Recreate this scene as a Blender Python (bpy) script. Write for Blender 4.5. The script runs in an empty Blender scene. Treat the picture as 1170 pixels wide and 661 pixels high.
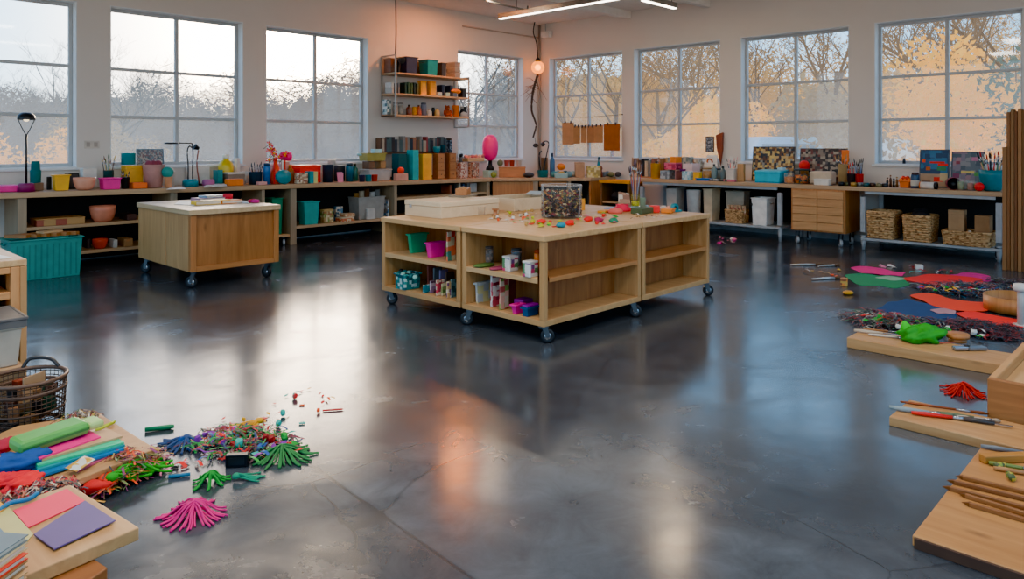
import bpy, math, random
from mathutils import Vector, Matrix, Euler
R = random.Random(7)
F = 834.0; CX = 585.0; HY = 165.0; CH = 1.5
CA, SA = 0.6949, 0.7191
YF, YW = 9.94, 10.65          # left run of desks: front edge, wall
XF, XW = 10.97, 11.88         # right run of desks: front edge, wall
ZC = 4.1
col = bpy.context.scene.collection

# ---------- photograph geometry -> world ----------
def ray(px, py):
    a = (px-CX)/F; b = (HY-py)/F
    return Vector((a*CA+SA, -SA*a+CA, b))
def Pz(px, py, z=0.0):
    r = ray(px, py); t = (z-CH)/r.z
    return Vector((r.x*t, r.y*t, z))
def Py_(px, Y):
    r = ray(px, HY); t = Y/r.y
    return r.x*t, t
def Px_(px, X):
    r = ray(px, HY); t = X/r.x
    return r.y*t, t
def zL(X): return 0.947-0.0112*(X-1.92)
ZR = 0.895
class Spot:
    def __init__(s, loc, rz, d, a, side):
        s.loc = Vector(loc); s.rz = rz; s.d = d; s.a = a; s.side = side; s.m = d/F
        if side == 'L': s.ff = CA-SA*a; s.sf = SA+CA*a
        else: s.ff = SA+CA*a; s.sf = CA-SA*a
    def up(s, px):
        return Spot(s.loc+Vector((0, 0, px*s.m)), s.rz, s.d, s.a, s.side)
    def upm(s, m):
        return Spot(s.loc+Vector((0, 0, m)), s.rz, s.d, s.a, s.side)
def SL(px, off=0.2, z=None):
    X, d = Py_(px, YF+off)
    return Spot((X, YF+off, zL(X)+.004 if z is None else z), 0.0, d, (px-CX)/F, 'L')
def SR(px, off=0.25, z=None):
    Y, d = Px_(px, XF+off)
    return Spot((XF+off, Y, ZR if z is None else z), -math.pi/2, d, (px-CX)/F, 'R')
def SF(px, py, z=0.0, rz=0.0):
    p = Pz(px, py, z); d = SA*p.x+CA*p.y
    s = Spot(p, rz, d, (px-CX)/F, 'L'); s.ff = s.sf = 0.72
    return s

# ---------- materials ----------
def lin(c):
    return c/12.92 if c <= 0.04045 else ((c+0.055)/1.055)**2.4
def hx(h):
    h = h.lstrip('#')
    return tuple(lin(int(h[i:i+2], 16)/255) for i in (0, 2, 4))
_mc = {}
def new_mat(name):
    m = bpy.data.materials.new(name); m.use_nodes = True
    return m, m.node_tree.nodes, m.node_tree.links, m.node_tree.nodes['Principled BSDF']
def mat(h, rough=0.5, metal=0.0, var=0.12, sss=0.0):
    k = ('m', h, rough, metal, var)
    if k in _mc: return _mc[k]
    m, N, L, B = new_mat('paint_'+h.strip('#'))
    c = hx(h); lm = .3*c[0]+.59*c[1]+.11*c[2]; sv = [int(h.strip('#')[i:i+2], 16) for i in (0, 2, 4)]; kf = 1.3 if max(sv)-min(sv) > .66*max(sv) else 1.0; c = tuple(max(0, lm+(x-lm)*kf) for x in c)
    tc = N.new('ShaderNodeTexCoord'); no = N.new('ShaderNodeTexNoise'); no.inputs['Scale'].default_value = 9
    no.inputs['Detail'].default_value = 4
    L.new(tc.outputs['Object'], no.inputs['Vector'])
    rp = N.new('ShaderNodeValToRGB')
    rp.color_ramp.elements[0].position = .3; rp.color_ramp.elements[1].position = .7
    rp.color_ramp.elements[0].color = tuple(x*(1-var) for x in c)+(1,)
    rp.color_ramp.elements[1].color = tuple(min(1, x*(1+var)) for x in c)+(1,)
    L.new(no.outputs['Fac'], rp.inputs['Fac']); L.new(rp.outputs['Color'], B.inputs['Base Color'])
    B.inputs['Roughness'].default_value = rough; B.inputs['Metallic'].default_value = metal
    _mc[k] = m; return m
def wood(h1, h2, axis='x', rough=0.45, scale=1.0, knots=True):
    k = ('w', h1, h2, axis, rough, scale)
    if k in _mc: return _mc[k]
    m, N, L, B = new_mat('wood_'+h1.strip('#'))
    tc = N.new('ShaderNodeTexCoord'); mp = N.new('ShaderNodeMapping')
    s = {'x': (1.2, 14, 14), 'y': (14, 1.2, 14), 'z': (14, 14, 1.2)}[axis]
    mp.inputs['Scale'].default_value = tuple(v*scale for v in s)
    L.new(tc.outputs['Object'], mp.inputs['Vector'])
    n1 = N.new('ShaderNodeTexNoise'); n1.inputs['Scale'].default_value = 1.0; n1.inputs['Detail'].default_value = 6
    n1.inputs['Distortion'].default_value = 1.2; n1.inputs['Roughness'].default_value = .6
    L.new(mp.outputs['Vector'], n1.inputs['Vector'])
    n2 = N.new('ShaderNodeTexNoise'); n2.inputs['Scale'].default_value = 2.2; n2.inputs['Detail'].default_value = 2
    L.new(tc.outputs['Object'], n2.inputs['Vector'])
    mx = N.new('ShaderNodeMath'); mx.operation = 'MULTIPLY_ADD'; mx.inputs[1].default_value = .75
    ad = N.new('ShaderNodeMath'); ad.operation = 'MULTIPLY'; ad.inputs[1].default_value = .25
    L.new(n2.outputs['Fac'], ad.inputs[0]); L.new(n1.outputs['Fac'], mx.inputs[0]); L.new(ad.outputs[0], mx.inputs[2])
    rp = N.new('ShaderNodeValToRGB'); e = rp.color_ramp.elements
    e[0].position = .32; e[1].position = .66
    wc = lambda q: tuple(a_*b_ for a_, b_ in zip(hx(q), (.97, .86, .70)))+(1,)
    e[0].color = wc(h2); e[1].color = wc(h1)
    L.new(mx.outputs[0], rp.inputs['Fac'])
    out = rp.outputs['Color']
    if knots:
        vo = N.new('ShaderNodeTexVoronoi'); vo.inputs['Scale'].default_value = 2.3
        m2 = N.new('ShaderNodeMapping'); m2.inputs['Scale'].default_value = {'x': (.6, 1.6, 1.6), 'y': (1.6, .6, 1.6), 'z': (1.6, 1.6, .6)}[axis]
        L.new(tc.outputs['Object'], m2.inputs['Vector']); L.new(m2.outputs['Vector'], vo.inputs['Vector'])
        r2 = N.new('ShaderNodeValToRGB'); r2.color_ramp.elements[0].color = (.35, .3, .25, 1); r2.color_ramp.elements[1].color = (1, 1, 1, 1)
        r2.color_ramp.elements[0].position = .02; r2.color_ramp.elements[1].position = .09
        L.new(vo.outputs['Distance'], r2.inputs['Fac'])
        mm = N.new('ShaderNodeMix'); mm.data_type = 'RGBA'; mm.blend_type = 'MULTIPLY'; mm.inputs[0].default_value = .7
        L.new(out, mm.inputs[6]); L.new(r2.outputs['Color'], mm.inputs[7]); out = mm.outputs[2]
    L.new(out, B.inputs['Base Color']); B.inputs['Roughness'].default_value = rough
    bu = N.new('ShaderNodeBump'); bu.inputs['Strength'].default_value = .12; bu.inputs['Distance'].default_value = .004
    L.new(n1.outputs['Fac'], bu.inputs['Height']); L.new(bu.outputs['Normal'], B.inputs['Normal'])
    _mc[k] = m; return m
def pmat(cols, scale=30, rough=.5, metric='CHEBYCHEV', stretch=(1, 1, 1)):
    """printed / patchwork surface: cells of the given colours"""
    k = ('p', tuple(cols), scale, metric, stretch)
    if k in _mc: return _mc[k]
    m, N, L, B = new_mat('print')
    tc = N.new('ShaderNodeTexCoord'); mp = N.new('ShaderNodeMapping'); mp.inputs['Scale'].default_value = stretch
    mp.inputs['Location'].default_value = (len(_mc)*.37, len(_mc)*.13, len(_mc)*.71)
    vo = N.new('ShaderNodeTexVoronoi'); vo.distance = metric; vo.inputs['Scale'].default_value = scale*1.7
    vo.inputs['Randomness'].default_value = .45
    L.new(tc.outputs['Object'], mp.inputs['Vector']); L.new(mp.outputs['Vector'], vo.inputs['Vector'])
    sp = N.new('ShaderNodeSeparateColor'); L.new(vo.outputs['Color'], sp.inputs[0])
    rp = N.new('ShaderNodeValToRGB'); rp.color_ramp.interpolation = 'CONSTANT'
    n = len(cols); el = rp.color_ramp.elements
    while len(el) < n: el.new(.5)
    for i, c in enumerate(cols): el[i].position = i/n; el[i].color = hx(c)+(1,)
    L.new(sp.outputs[0], rp.inputs['Fac'])
    L.new(rp.outputs['Color'], B.inputs['Base Color']); B.inputs['Roughness'].default_value = rough
    _mc[k] = m; return m
def clear(h='#dfe8ea', alpha=.35, rough=.15):
    """clear plastic / thin glass: see-through with a sheen"""
    k = ('c', h, alpha, rough)
    if k in _mc: return _mc[k]
    m, N, L, B = new_mat('clear_plastic')
    B.inputs['Base Color'].default_value = hx(h)+(1,); B.inputs['Roughness'].default_value = rough
    tr = N.new('ShaderNodeBsdfTransparent'); lw = N.new('ShaderNodeLayerWeight'); lw.inputs[0].default_value = .06
    ma = N.new('ShaderNodeMath'); ma.operation = 'MULTIPLY_ADD'; ma.inputs[1].default_value = .4; ma.inputs[2].default_value = alpha*.25; L.new(lw.outputs['Fresnel'], ma.inputs[0])
    mx = N.new('ShaderNodeMixShader'); L.new(ma.outputs[0], mx.inputs[0]); L.new(tr.outputs[0], mx.inputs[1]); L.new(B.outputs[0], mx.inputs[2])
    L.new(mx.outputs[0], N['Material Output'].inputs[0])
    _mc[k] = m; return m
def glow(h, strength):
    k = ('g', h, strength)
    if k in _mc: return _mc[k]
    m, N, L, B = new_mat('glowing')
    B.inputs['Base Color'].default_value = hx(h)+(1,)
    B.inputs['Emission Color'].default_value = hx(h)+(1,); B.inputs['Emission Strength'].default_value = strength
    _mc[k] = m; return m

# ---------- mesh builder ----------
class MB:
    def __init__(s): s.v = []; s.f = []; s.sm = []
    def add(s, vs, fs, smooth=False, M=None):
        o = len(s.v)
        if M is not None: vs = [M @ Vector(p) for p in vs]
        s.v += [tuple(p) for p in vs]; s.f += [tuple(i+o for i in f) for f in fs]; s.sm += [smooth]*len(fs)
        return s
    def box(s, c, d, rz=0, M=None):
        x, y, z = (k/2 for k in d)
        vs = [(i*x, j*y, k*z) for k in (-1, 1) for j in (-1, 1) for i in (-1, 1)]
        T = Matrix.Translation(c) @ Matrix.Rotation(rz, 4, 'Z')
        if M is not None: T = M @ T
        return s.add(vs, [(0, 2, 3, 1), (4, 5, 7, 6), (0, 1, 5, 4), (2, 6, 7, 3), (0, 4, 6, 2), (1, 3, 7, 5)], M=T)
    def b2(s, x0, x1, y0, y1, z0, z1):
        return s.box(((x0+x1)/2, (y0+y1)/2, (z0+z1)/2), (abs(x1-x0), abs(y1-y0), abs(z1-z0)))
    def prism(s, poly, z0, z1):
        """poly: (x, y) counter-clockwise; z0 / z1 numbers or functions of (x, y)"""
        n = len(poly); g = lambda z, p: z(*p) if callable(z) else z
        vs = [(p[0], p[1], g(z0, p)) for p in poly]+[(p[0], p[1], g(z1, p)) for p in poly]
        fs = [tuple(range(n-1, -1, -1)), tuple(range(n, 2*n))]+[(i, (i+1) % n, n+(i+1) % n, n+i) for i in range(n)]
        return s.add(vs, fs)
    def lathe(s, prof, n=20, c=(0, 0, 0), M=None, sx=1, sy=1):
        vs = []; fs = []; rows = []
        for r, z in prof:
            if r < 1e-6: rows.append([len(vs)]); vs.append((c[0], c[1], c[2]+z))
            else:
                rows.append(list(range(len(vs), len(vs)+n)))
                vs += [(c[0]+sx*r*math.cos(2*math.pi*i/n), c[1]+sy*r*math.sin(2*math.pi*i/n), c[2]+z) for i in range(n)]
        for a, b in zip(rows, rows[1:]):
            for i in range(n):
                j = (i+1) % n
                if len(a) == 1 and len(b) == 1: continue
                if len(a) == 1: fs.append((a[0], b[j], b[i]))
                elif len(b) == 1: fs.append((a[i], a[j], b[0]))
                else: fs.append((a[i], a[j], b[j], b[i]))
        return s.add(vs, fs, True, M)
    def tube(s, pts, r, n=6, closed=False, r2=None):
        P = [Vector(p) for p in pts]; m = len(P)
        vs = []; fs = []
        up = Vector((0, 0, 1))
        for i, p in enumerate(P):
            if closed: t = P[(i+1) % m]-P[i-1]
            else: t = P[min(i+1, m-1)]-P[max(i-1, 0)]
            if t.length < 1e-9: t = Vector((0, 0, 1))
            t.normalize()
            a = t.cross(up)
            if a.length < .05: a = t.cross(Vector((1, 0, 0)))
            a.normalize(); b = t.cross(a)
            rr = r if r2 is None else r+(r2-r)*i/(m-1)
            vs += [p+(a*math.cos(2*math.pi*k/n)+b*math.sin(2*math.pi*k/n))*rr for k in range(n)]
        for i in range(m if closed else m-1):
            j = (i+1) % m
            for k in range(n):
                l = (k+1) % n
                fs.append((i*n+k, i*n+l, j*n+l, j*n+k))
        if not closed:
            fs += [tuple(range(n-1, -1, -1)), tuple((m-1)*n+k for k in range(n))]
        return s.add(vs, fs, True)
    def ball(s, c, r, n=14, sx=1, sy=1, sz=1):
        pr = [(r*math.sin(math.pi*i/(n//2)), -r*sz*math.cos(math.pi*i/(n//2))) for i in range(n//2+1)]
        pr[0] = (0, -r*sz); pr[-1] = (0, r*sz)
        return s.lathe(pr, n, c, sx=sx, sy=sy)
    def xf(s, M):
        s.v = [tuple(M @ Vector(p)) for p in s.v]; return s
    def mesh(s, name, m):
        me = bpy.data.meshes.new(name); me.from_pydata(s.v, [], s.f)
        me.polygons.foreach_set('use_smooth', s.sm); me.update()
        for x in (m if isinstance(m, (list, tuple)) else [m]): me.materials.append(x)
        return me
def obj(name, mb, m, parent=None, bevel=0, loc=None, rz=None):
    me = mb.mesh(name, m) if isinstance(mb, MB) else mb
    o = bpy.data.objects.new(name, me); col.objects.link(o)
    if parent is not None: o.parent = parent
    if loc is not None: o.location = loc
    if rz is not None: o.rotation_euler = (0, 0, rz)
    if bevel:
        b = o.modifiers.new('bevel', 'BEVEL'); b.width = bevel; b.segments = 2; b.limit_method = 'ANGLE'; b.angle_limit = .7
    return o
def tag(o, label=None, cat=None, group=None, kind=None):
    if label: o['label'] = label
    if cat: o['category'] = cat
    if group: o['group'] = group
    if kind: o['kind'] = kind
    return o
def thing(name, label, cat, loc=(0, 0, 0), rz=0, group=None):
    o = bpy.data.objects.new(name, None); col.objects.link(o); o.location = loc; o.rotation_euler = (0, 0, rz)
    o.empty_display_size = .05
    return tag(o, label, cat, group)
def one(name, label, cat, mb, m, loc=(0, 0, 0), rz=0, group=None, bevel=0, kind=None):
    return tag(obj(name, mb, m, None, bevel, loc, rz), label, cat, group, kind)
def struct(name, mb, m, parent=None, bevel=0, loc=None):
    o = obj(name, mb, m, parent, bevel, loc)
    if parent is None: o['kind'] = 'structure'
    return o
def dup(root, loc, rz=None, label=None, group=None, rot=None, scale=None):
    r = root.copy(); col.objects.link(r); r.location = loc
    if rz is not None: r.rotation_euler = (0, 0, rz)
    if rot is not None: r.rotation_euler = rot
    if scale is not None: r.scale = (scale,)*3
    if label: r['label'] = label
    if group: r['group'] = group
    for ch in list(root.children):
        c = ch.copy(); col.objects.link(c); c.parent = r
        for g in ch.children:
            d = g.copy(); col.objects.link(d); d.parent = c
    return r

# common materials
PLY = wood('#c59360', '#a67040', 'x'); PLYY = wood('#d9b78e', '#bf9468', 'y'); PLYZ = wood('#ab7444', '#84512a', 'z')
PALE = wood('#dcbf97', '#c29d70', 'x', knots=False); PALEY = wood('#dcbf97', '#c29d70', 'y', knots=False)
PALEZ = wood('#cfaa7c', '#b08554', 'z', knots=False)
DESKX = wood('#cdb294', '#b0906c', 'x', knots=False); DESKY = wood('#cdb294', '#b0906c', 'y', knots=False)
OAKZ = wood('#c98f58', '#a76c38', 'z'); OAKX = wood('#c98f58', '#a76c38', 'x')
STEEL = mat('#8d9094', .35, .6); GREY = mat('#a9adb0', .45, .1); DARK = mat('#1d1a19', .6); BLACK = mat('#0f0f11', .4)
WHITE = mat('#e6e2da', .5); RUB = mat('#17181b', .55); CHROME = mat('#a9adb2', .25, .9); FORK = mat('#55585c', .35, .7)
KRAFT = mat('#a9794c', .8); CARD = mat('#b08a62', .8); IVORY = mat('#e9dcc6', .5)
TEAL = '#0aa89a'; MAG = '#e0128f'; YEL = '#f0b81c'; ORG = '#ee6a26'; RED = '#d3242c'; NAVY = '#1c3152'; PEACH = '#e79f80'
# ================= camera =================
cam = bpy.data.cameras.new('camera'); co = bpy.data.objects.new('camera', cam); col.objects.link(co)
cam.sensor_width = 36; cam.lens = F/1170*36; cam.shift_y = -(330.5-HY)/1170; cam.clip_end = 400
co.location = (0, 0, CH); co.rotation_euler = (math.pi/2, 0, -math.atan2(SA, CA))
bpy.context.scene.camera = co

# ================= room shell =================
def wall_mat():
    m, N, L, B = new_mat('painted_plaster')
    tc = N.new('ShaderNodeTexCoord'); n = N.new('ShaderNodeTexNoise'); n.inputs['Scale'].default_value = 1.1; n.inputs['Detail'].default_value = 5
    L.new(tc.outputs['Object'], n.inputs['Vector'])
    r = N.new('ShaderNodeValToRGB'); r.color_ramp.elements[0].color = hx('#d6ccc2')+(1,); r.color_ramp.elements[1].color = hx('#e2dad1')+(1,)
    L.new(n.outputs['Fac'], r.inputs['Fac']); L.new(r.outputs['Color'], B.inputs['Base Color']); B.inputs['Roughness'].default_value = .75
    n2 = N.new('ShaderNodeTexNoise'); n2.inputs['Scale'].default_value = 60; L.new(tc.outputs['Object'], n2.inputs['Vector'])
    bu = N.new('ShaderNodeBump'); bu.inputs['Strength'].default_value = .05; L.new(n2.outputs['Fac'], bu.inputs['Height']); L.new(bu.outputs['Normal'], B.inputs['Normal'])
    return m
WALL = wall_mat(); CEIL = mat('#e4ded6', .8, 0, .04)
REVEAL = mat('#dfe2e3', .5, 0, .03); FRAME = mat('#b4b6b6', .4, .1, .04)

def floor_mat():
    m, N, L, B = new_mat('polished_concrete')
    tc = N.new('ShaderNodeTexCoord'); P = tc.outputs['Object']
    def noise(sc, det=6, dist=0, vec=P, rough=.55):
        n = N.new('ShaderNodeTexNoise'); n.inputs['Scale'].default_value = sc; n.inputs['Detail'].default_value = det
        n.inputs['Distortion'].default_value = dist; n.inputs['Roughness'].default_value = rough; L.new(vec, n.inputs['Vector']); return n.outputs['Fac']
    def ramp(f, stops):
        r = N.new('ShaderNodeValToRGB'); e = r.color_ramp.elements
        while len(e) < len(stops): e.new(.5)
        for i, (p, c) in enumerate(stops): e[i].position = p; e[i].color = c if len(c) == 4 else tuple(c)+(1,)
        L.new(f, r.inputs['Fac']); return r.outputs['Color']
    def mix(t, a, b, f=1.0):
        x = N.new('ShaderNodeMix'); x.data_type = 'RGBA'; x.blend_type = t
        if isinstance(f, float): x.inputs[0].default_value = f
        else: L.new(f, x.inputs[0])
        L.new(a, x.inputs[6]); L.new(b, x.inputs[7]); return x.outputs[2]
    big = noise(.42, 3, 1.1); base = ramp(big, [(.3, (.044, .056, .070)), (.5, (.070, .084, .100)), (.7, (.106, .118, .132))])
    fine = ramp(noise(5, 9, .6, rough=.7), [(.25, (.62, .62, .62)), (.75, (1.3, 1.3, 1.3))])
    c = mix('MULTIPLY', base, fine)
    # worn slab patches with sharp borders
    pt = ramp(noise(.33, 4, .5, rough=.5), [(.49, (.80, .80, .81)), (.52, (1.1, 1.1, 1.09))])
    c = mix('MULTIPLY', c, pt)
    # a paler slab pour with straight joints
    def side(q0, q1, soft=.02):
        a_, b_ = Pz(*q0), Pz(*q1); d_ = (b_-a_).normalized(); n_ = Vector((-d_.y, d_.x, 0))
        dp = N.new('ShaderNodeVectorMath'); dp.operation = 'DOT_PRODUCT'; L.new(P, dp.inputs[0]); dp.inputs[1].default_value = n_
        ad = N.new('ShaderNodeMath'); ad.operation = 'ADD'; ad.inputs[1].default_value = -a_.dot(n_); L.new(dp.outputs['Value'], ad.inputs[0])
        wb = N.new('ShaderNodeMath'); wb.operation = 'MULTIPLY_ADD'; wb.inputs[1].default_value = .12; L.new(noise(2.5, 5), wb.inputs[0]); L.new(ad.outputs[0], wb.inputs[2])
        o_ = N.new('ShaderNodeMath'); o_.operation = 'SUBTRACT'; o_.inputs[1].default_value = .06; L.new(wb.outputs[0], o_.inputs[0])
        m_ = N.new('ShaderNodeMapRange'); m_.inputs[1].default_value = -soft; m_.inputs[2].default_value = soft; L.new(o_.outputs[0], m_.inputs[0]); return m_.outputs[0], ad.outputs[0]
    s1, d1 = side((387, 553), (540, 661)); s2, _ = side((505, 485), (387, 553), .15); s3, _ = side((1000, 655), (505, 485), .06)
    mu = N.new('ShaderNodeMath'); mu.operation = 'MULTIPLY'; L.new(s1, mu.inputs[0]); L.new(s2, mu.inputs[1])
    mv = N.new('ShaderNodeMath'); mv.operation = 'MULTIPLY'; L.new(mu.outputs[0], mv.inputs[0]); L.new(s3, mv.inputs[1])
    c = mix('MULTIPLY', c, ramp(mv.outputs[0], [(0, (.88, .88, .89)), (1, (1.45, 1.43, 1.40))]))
    ab = N.new('ShaderNodeMath'); ab.operation = 'ABSOLUTE'; L.new(d1, ab.inputs[0])
    jl = ramp(ab.outputs[0], [(0, (.35, .35, .35)), (.012, (1, 1, 1))]); c = mix('MULTIPLY', c, jl, .8)
    # hairline cracks
    mp = N.new('ShaderNodeMapping'); L.new(P, mp.inputs['Vector']); mp.inputs['Location'].default_value = (.9, 1.7, 0); mp.inputs['Rotation'].default_value = (0, 0, .35)
    nd = N.new('ShaderNodeTexNoise'); nd.inputs['Scale'].default_value = 1.6; nd.inputs['Detail'].default_value = 5; L.new(mp.outputs['Vector'], nd.inputs['Vector'])
    av = N.new('ShaderNodeMix'); av.data_type = 'VECTOR'; av.inputs[0].default_value = .16; L.new(mp.outputs['Vector'], av.inputs[4]); L.new(nd.outputs['Color'], av.inputs[5])
    vo = N.new('ShaderNodeTexVoronoi'); vo.feature = 'DISTANCE_TO_EDGE'; vo.inputs['Scale'].default_value = .62; L.new(av.outputs[1], vo.inputs['Vector'])
    cr = ramp(vo.outputs['Distance'], [(.0, (.3, .3, .3)), (.004, (1, 1, 1))])
    c = mix('MULTIPLY', c, cr, .5)
    L.new(c, B.inputs['Base Color'])
    rr = ramp(noise(1.3, 7, .8, rough=.65), [(.3, (.13,)*3), (.55, (.21,)*3), (.72, (.34,)*3)])
    L.new(rr, B.inputs['Roughness'])
    B.inputs['IOR'].default_value = 1.75
    bu = N.new('ShaderNodeBump'); bu.inputs['Strength'].default_value = .06; bu.inputs['Distance'].default_value = .01
    L.new(noise(7, 6, .4), bu.inputs['Height']); L.new(bu.outputs['Normal'], B.inputs['Normal'])
    return m
struct('floor', MB().b2(-3.2, XW+.25, -4.2, YW+.25, -.12, 0), floor_mat())
struct('ceiling', MB().b2(-3.2, XW+.25, -4.2, YW+.25, ZC, ZC+.15), CEIL)

ZS, ZT, TH = 1.2, 3.36, .24
def px2X(px): return Py_(px, YW)[0]
def px2Y(px): return Px_(px, XW)[0]
LW = [(1.04, px2X(88)), (px2X(126), px2X(278)), (px2X(304), px2X(421)), (px2X(523), px2X(598))]
RW = [(px2Y(711), px2Y(627)), (px2Y(823), px2Y(724)), (px2Y(970), px2Y(846)), (1.88, px2Y(999))]
RW = sorted(RW)
w = MB(); x = -3.2
for a, b in LW:
    w.b2(x, a, YW, YW+TH, 0, ZC); w.b2(a, b, YW, YW+TH, 0, ZS); w.b2(a, b, YW, YW+TH, ZT, ZC); x = b
w.b2(x, XW+TH, YW, YW+TH, 0, ZC); struct('wall_left', w, WALL)
w = MB(); y = -4.2
for a, b in RW:
    w.b2(XW, XW+TH, y, a, 0, ZC); w.b2(XW, XW+TH, a, b, 0, ZS); w.b2(XW, XW+TH, a, b, ZT, ZC); y = b
w.b2(XW, XW+TH, y, YW-.002, 0, ZC); struct('wall_right', w, WALL)

def glass_mat():
    """window glass, outdoor haze tinted in more strongly towards the sill"""
    m = bpy.data.materials.new('hazed_glass'); m.use_nodes = True; N = m.node_tree.nodes; L = m.node_tree.links; N.clear()
    out = N.new('ShaderNodeOutputMaterial'); tr = N.new('ShaderNodeBsdfTransparent'); gl = N.new('ShaderNodeBsdfGlossy'); gl.inputs['Roughness'].default_value = .03
    df = N.new('ShaderNodeBsdfTranslucent'); df.inputs['Color'].default_value = (.45, .56, .64, 1)
    tc = N.new('ShaderNodeTexCoord'); sx = N.new('ShaderNodeSeparateXYZ'); L.new(tc.outputs['Object'], sx.inputs[0])
    mr = N.new('ShaderNodeMapRange'); mr.inputs[1].default_value = 0; mr.inputs[2].default_value = 1.5; mr.inputs[3].default_value = .16; mr.inputs[4].default_value = .02
    no = N.new('ShaderNodeTexNoise'); no.inputs['Scale'].default_value = 2.5; no.inputs['Detail'].default_value = 5; L.new(tc.outputs['Object'], no.inputs['Vector'])
    ad = N.new('ShaderNodeMath'); ad.operation = 'MULTIPLY_ADD'; ad.inputs[1].default_value = .9; ad.inputs[2].default_value = -.45
    L.new(no.outputs['Fac'], ad.inputs[0]); a2 = N.new('ShaderNodeMath'); L.new(sx.outputs['Z'], a2.inputs[0]); L.new(ad.outputs[0], a2.inputs[1])
    L.new(a2.outputs[0], mr.inputs[0])
    m1 = N.new('ShaderNodeMixShader'); L.new(mr.outputs[0], m1.inputs[0]); L.new(tr.outputs[0], m1.inputs[1]); L.new(df.outputs[0], m1.inputs[2])
    m2 = N.new('ShaderNodeMixShader'); m2.inputs[0].default_value = .04; L.new(m1.outputs[0], m2.inputs[1]); L.new(gl.outputs[0], m2.inputs[2])
    L.new(m2.outputs[0], out.inputs[0]); return m
GLASS = glass_mat()
def window(i, a, b, side):
    """local x along the wall, y outwards, z up from the sill"""
    W = b-a; H = ZT-ZS
    if side == 'L': loc = (a, YW, ZS); rz = 0
    else: loc = (XW, b, ZS); rz = -math.pi/2
    rev = MB()
    t = .012
    rev.b2(0, t, .002, TH-.01, 0, H); rev.b2(W-t, W, .002, TH-.01, 0, H); rev.b2(t, W-t, .002, TH-.01, H-t, H); rev.b2(t, W-t, .002, TH-.01, 0, t)
    root = obj('window_%d' % i, rev, REVEAL, None, 0, loc, rz); root['kind'] = 'structure'
    f = MB(); y0, y1 = .15, .2; fw = .045
    f.b2(t, t+fw, y0, y1, t, H-t); f.b2(W-t-fw, W-t, y0, y1, t, H-t); f.b2(t+fw, W-t-fw, y0, y1, t, t+fw); f.b2(t+fw, W-t-fw, y0, y1, H-t-fw, H-t)
    f.b2(W/2-.026, W/2+.026, y0-.005, y1, t+fw, H-t-fw)
    for z in (.68, 1.33):
        for xa, xb in ((t+fw, W/2-.026), (W/2+.026, W-t-fw)): f.b2(xa, xb, y0, y1, z-.021, z+.021)
    obj('window_frame', f, FRAME, root, .004)
    obj('glass_pane', MB().b2(t+.01, W-t-.01, .172, .178, t+.01, H-t-.01), GLASS, root)
    obj('sill', MB().b2(-.03, W+.03, -.035, .02, -.03, .0), REVEAL, root, .004)
    # light portal in the opening
    la = bpy.data.lights.new('window_portal', 'AREA'); la.shape = 'RECTANGLE'; la.size = W-.1; la.size_y = H-.1; la.cycles.is_portal = True
    lo = bpy.data.objects.new('window_portal', la); col.objects.link(lo)
    p = Vector((W/2, .23, H/2)); p.rotate(Euler((0, 0, rz))); lo.location = Vector(loc)+p
    lo.rotation_euler = (-math.pi/2, 0, rz)
for i, (a, b) in enumerate(LW): window(i+1, a, b, 'L')
for i, (a, b) in enumerate(reversed(RW)): window(i+5, a, b, 'R')

bb = MB().b2(-3.2, XW-.02, YW-.015, YW-.001, .001, .1); struct('baseboard_left', bb, GREY)
bb = MB().b2(XW-.015, XW-.001, -4.2, YW-.02, .001, .1); struct('baseboard_right', bb, GREY)

# ================= ceiling fittings =================
LEDM = glow('#fff1dd', 9.0); ALU = mat('#8d8880', .4, .4)
def led(name, label, p0, p1, z):
    p0 = Vector(p0); p1 = Vector(p1); L_ = (p1-p0).length; rz = math.atan2(p1.y-p0.y, p1.x-p0.x)
    t = thing(name, label, 'ceiling light', (p0.x, p0.y, z), rz)
    obj('housing', MB().b2(0, L_, -.045, .045, .012, .1), ALU, t, .004)
    obj('diffuser', MB().b2(.02, L_-.02, -.034, .034, 0, .014), LEDM, t)
    for u in (.12, .5, .88):
        obj('hanger', MB().tube([(L_*u, 0, .1), (L_*u, 0, ZC-z)], .008), ALU, t)
led('linear_light', 'long grey linear light hanging from the ceiling, its glowing underside towards the room corner', (9.5, 9.5), (9.5, 5.9), 3.8)
led('linear_light', 'short end of a grey linear light pointing at the window wall with planks', (10.85, 6.62), (9.85, 6.62), 3.8)
def pipe(name, label, pts, r, m, cat='pipe'):
    return one(name, label, cat, MB().tube(pts, r, 8), m)
pa = Pz(556, 1, ZC-.1); pb = Pz(603, 12, ZC-.1)
pipe('ceiling_pipe', 'thin grey conduit running under the ceiling towards the linear light', [pa, pb, pb+Vector((.05, .05, .1))], .018, ALU)
pipe('ceiling_pipe', 'pale conduit along the top of the wall beside the glowing globe', [(9.6, YW-.03, 3.82), (11.8, YW-.03, 3.82)], .016, mat('#b5a596', .6))
pipe('corner_pipe', 'vertical grey conduit in the room corner behind the globe lamp', [(XW-.04, YW-.04, .9), (XW-.04, YW-.04, ZC-.01)], .022, mat('#a3958a', .6))
for k, (px, py) in enumerate(((627, 31),)):
    t = thing('wall_sensor', 'small white sensor box on a bracket high beside the room corner', 'sensor', (XW-.02, Px_(px, XW)[0], 3.86), 0)
    obj('housing', MB().b2(-.12, 0, -.12, .12, -.07, .07), WHITE, t, .01); obj('bracket', MB().tube([(-.06, .02, .07), (-.06, .02, .235)], .012), GREY, t)
t = thing('smoke_detector', 'flat round detector on the ceiling above the linear light', 'detector', (9.1, 9.25, ZC), 0)
obj('base', MB().lathe([(0, 0), (.09, 0), (.1, -.02), (.08, -.045), (0, -.05)][::-1]), WHITE, t)
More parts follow.
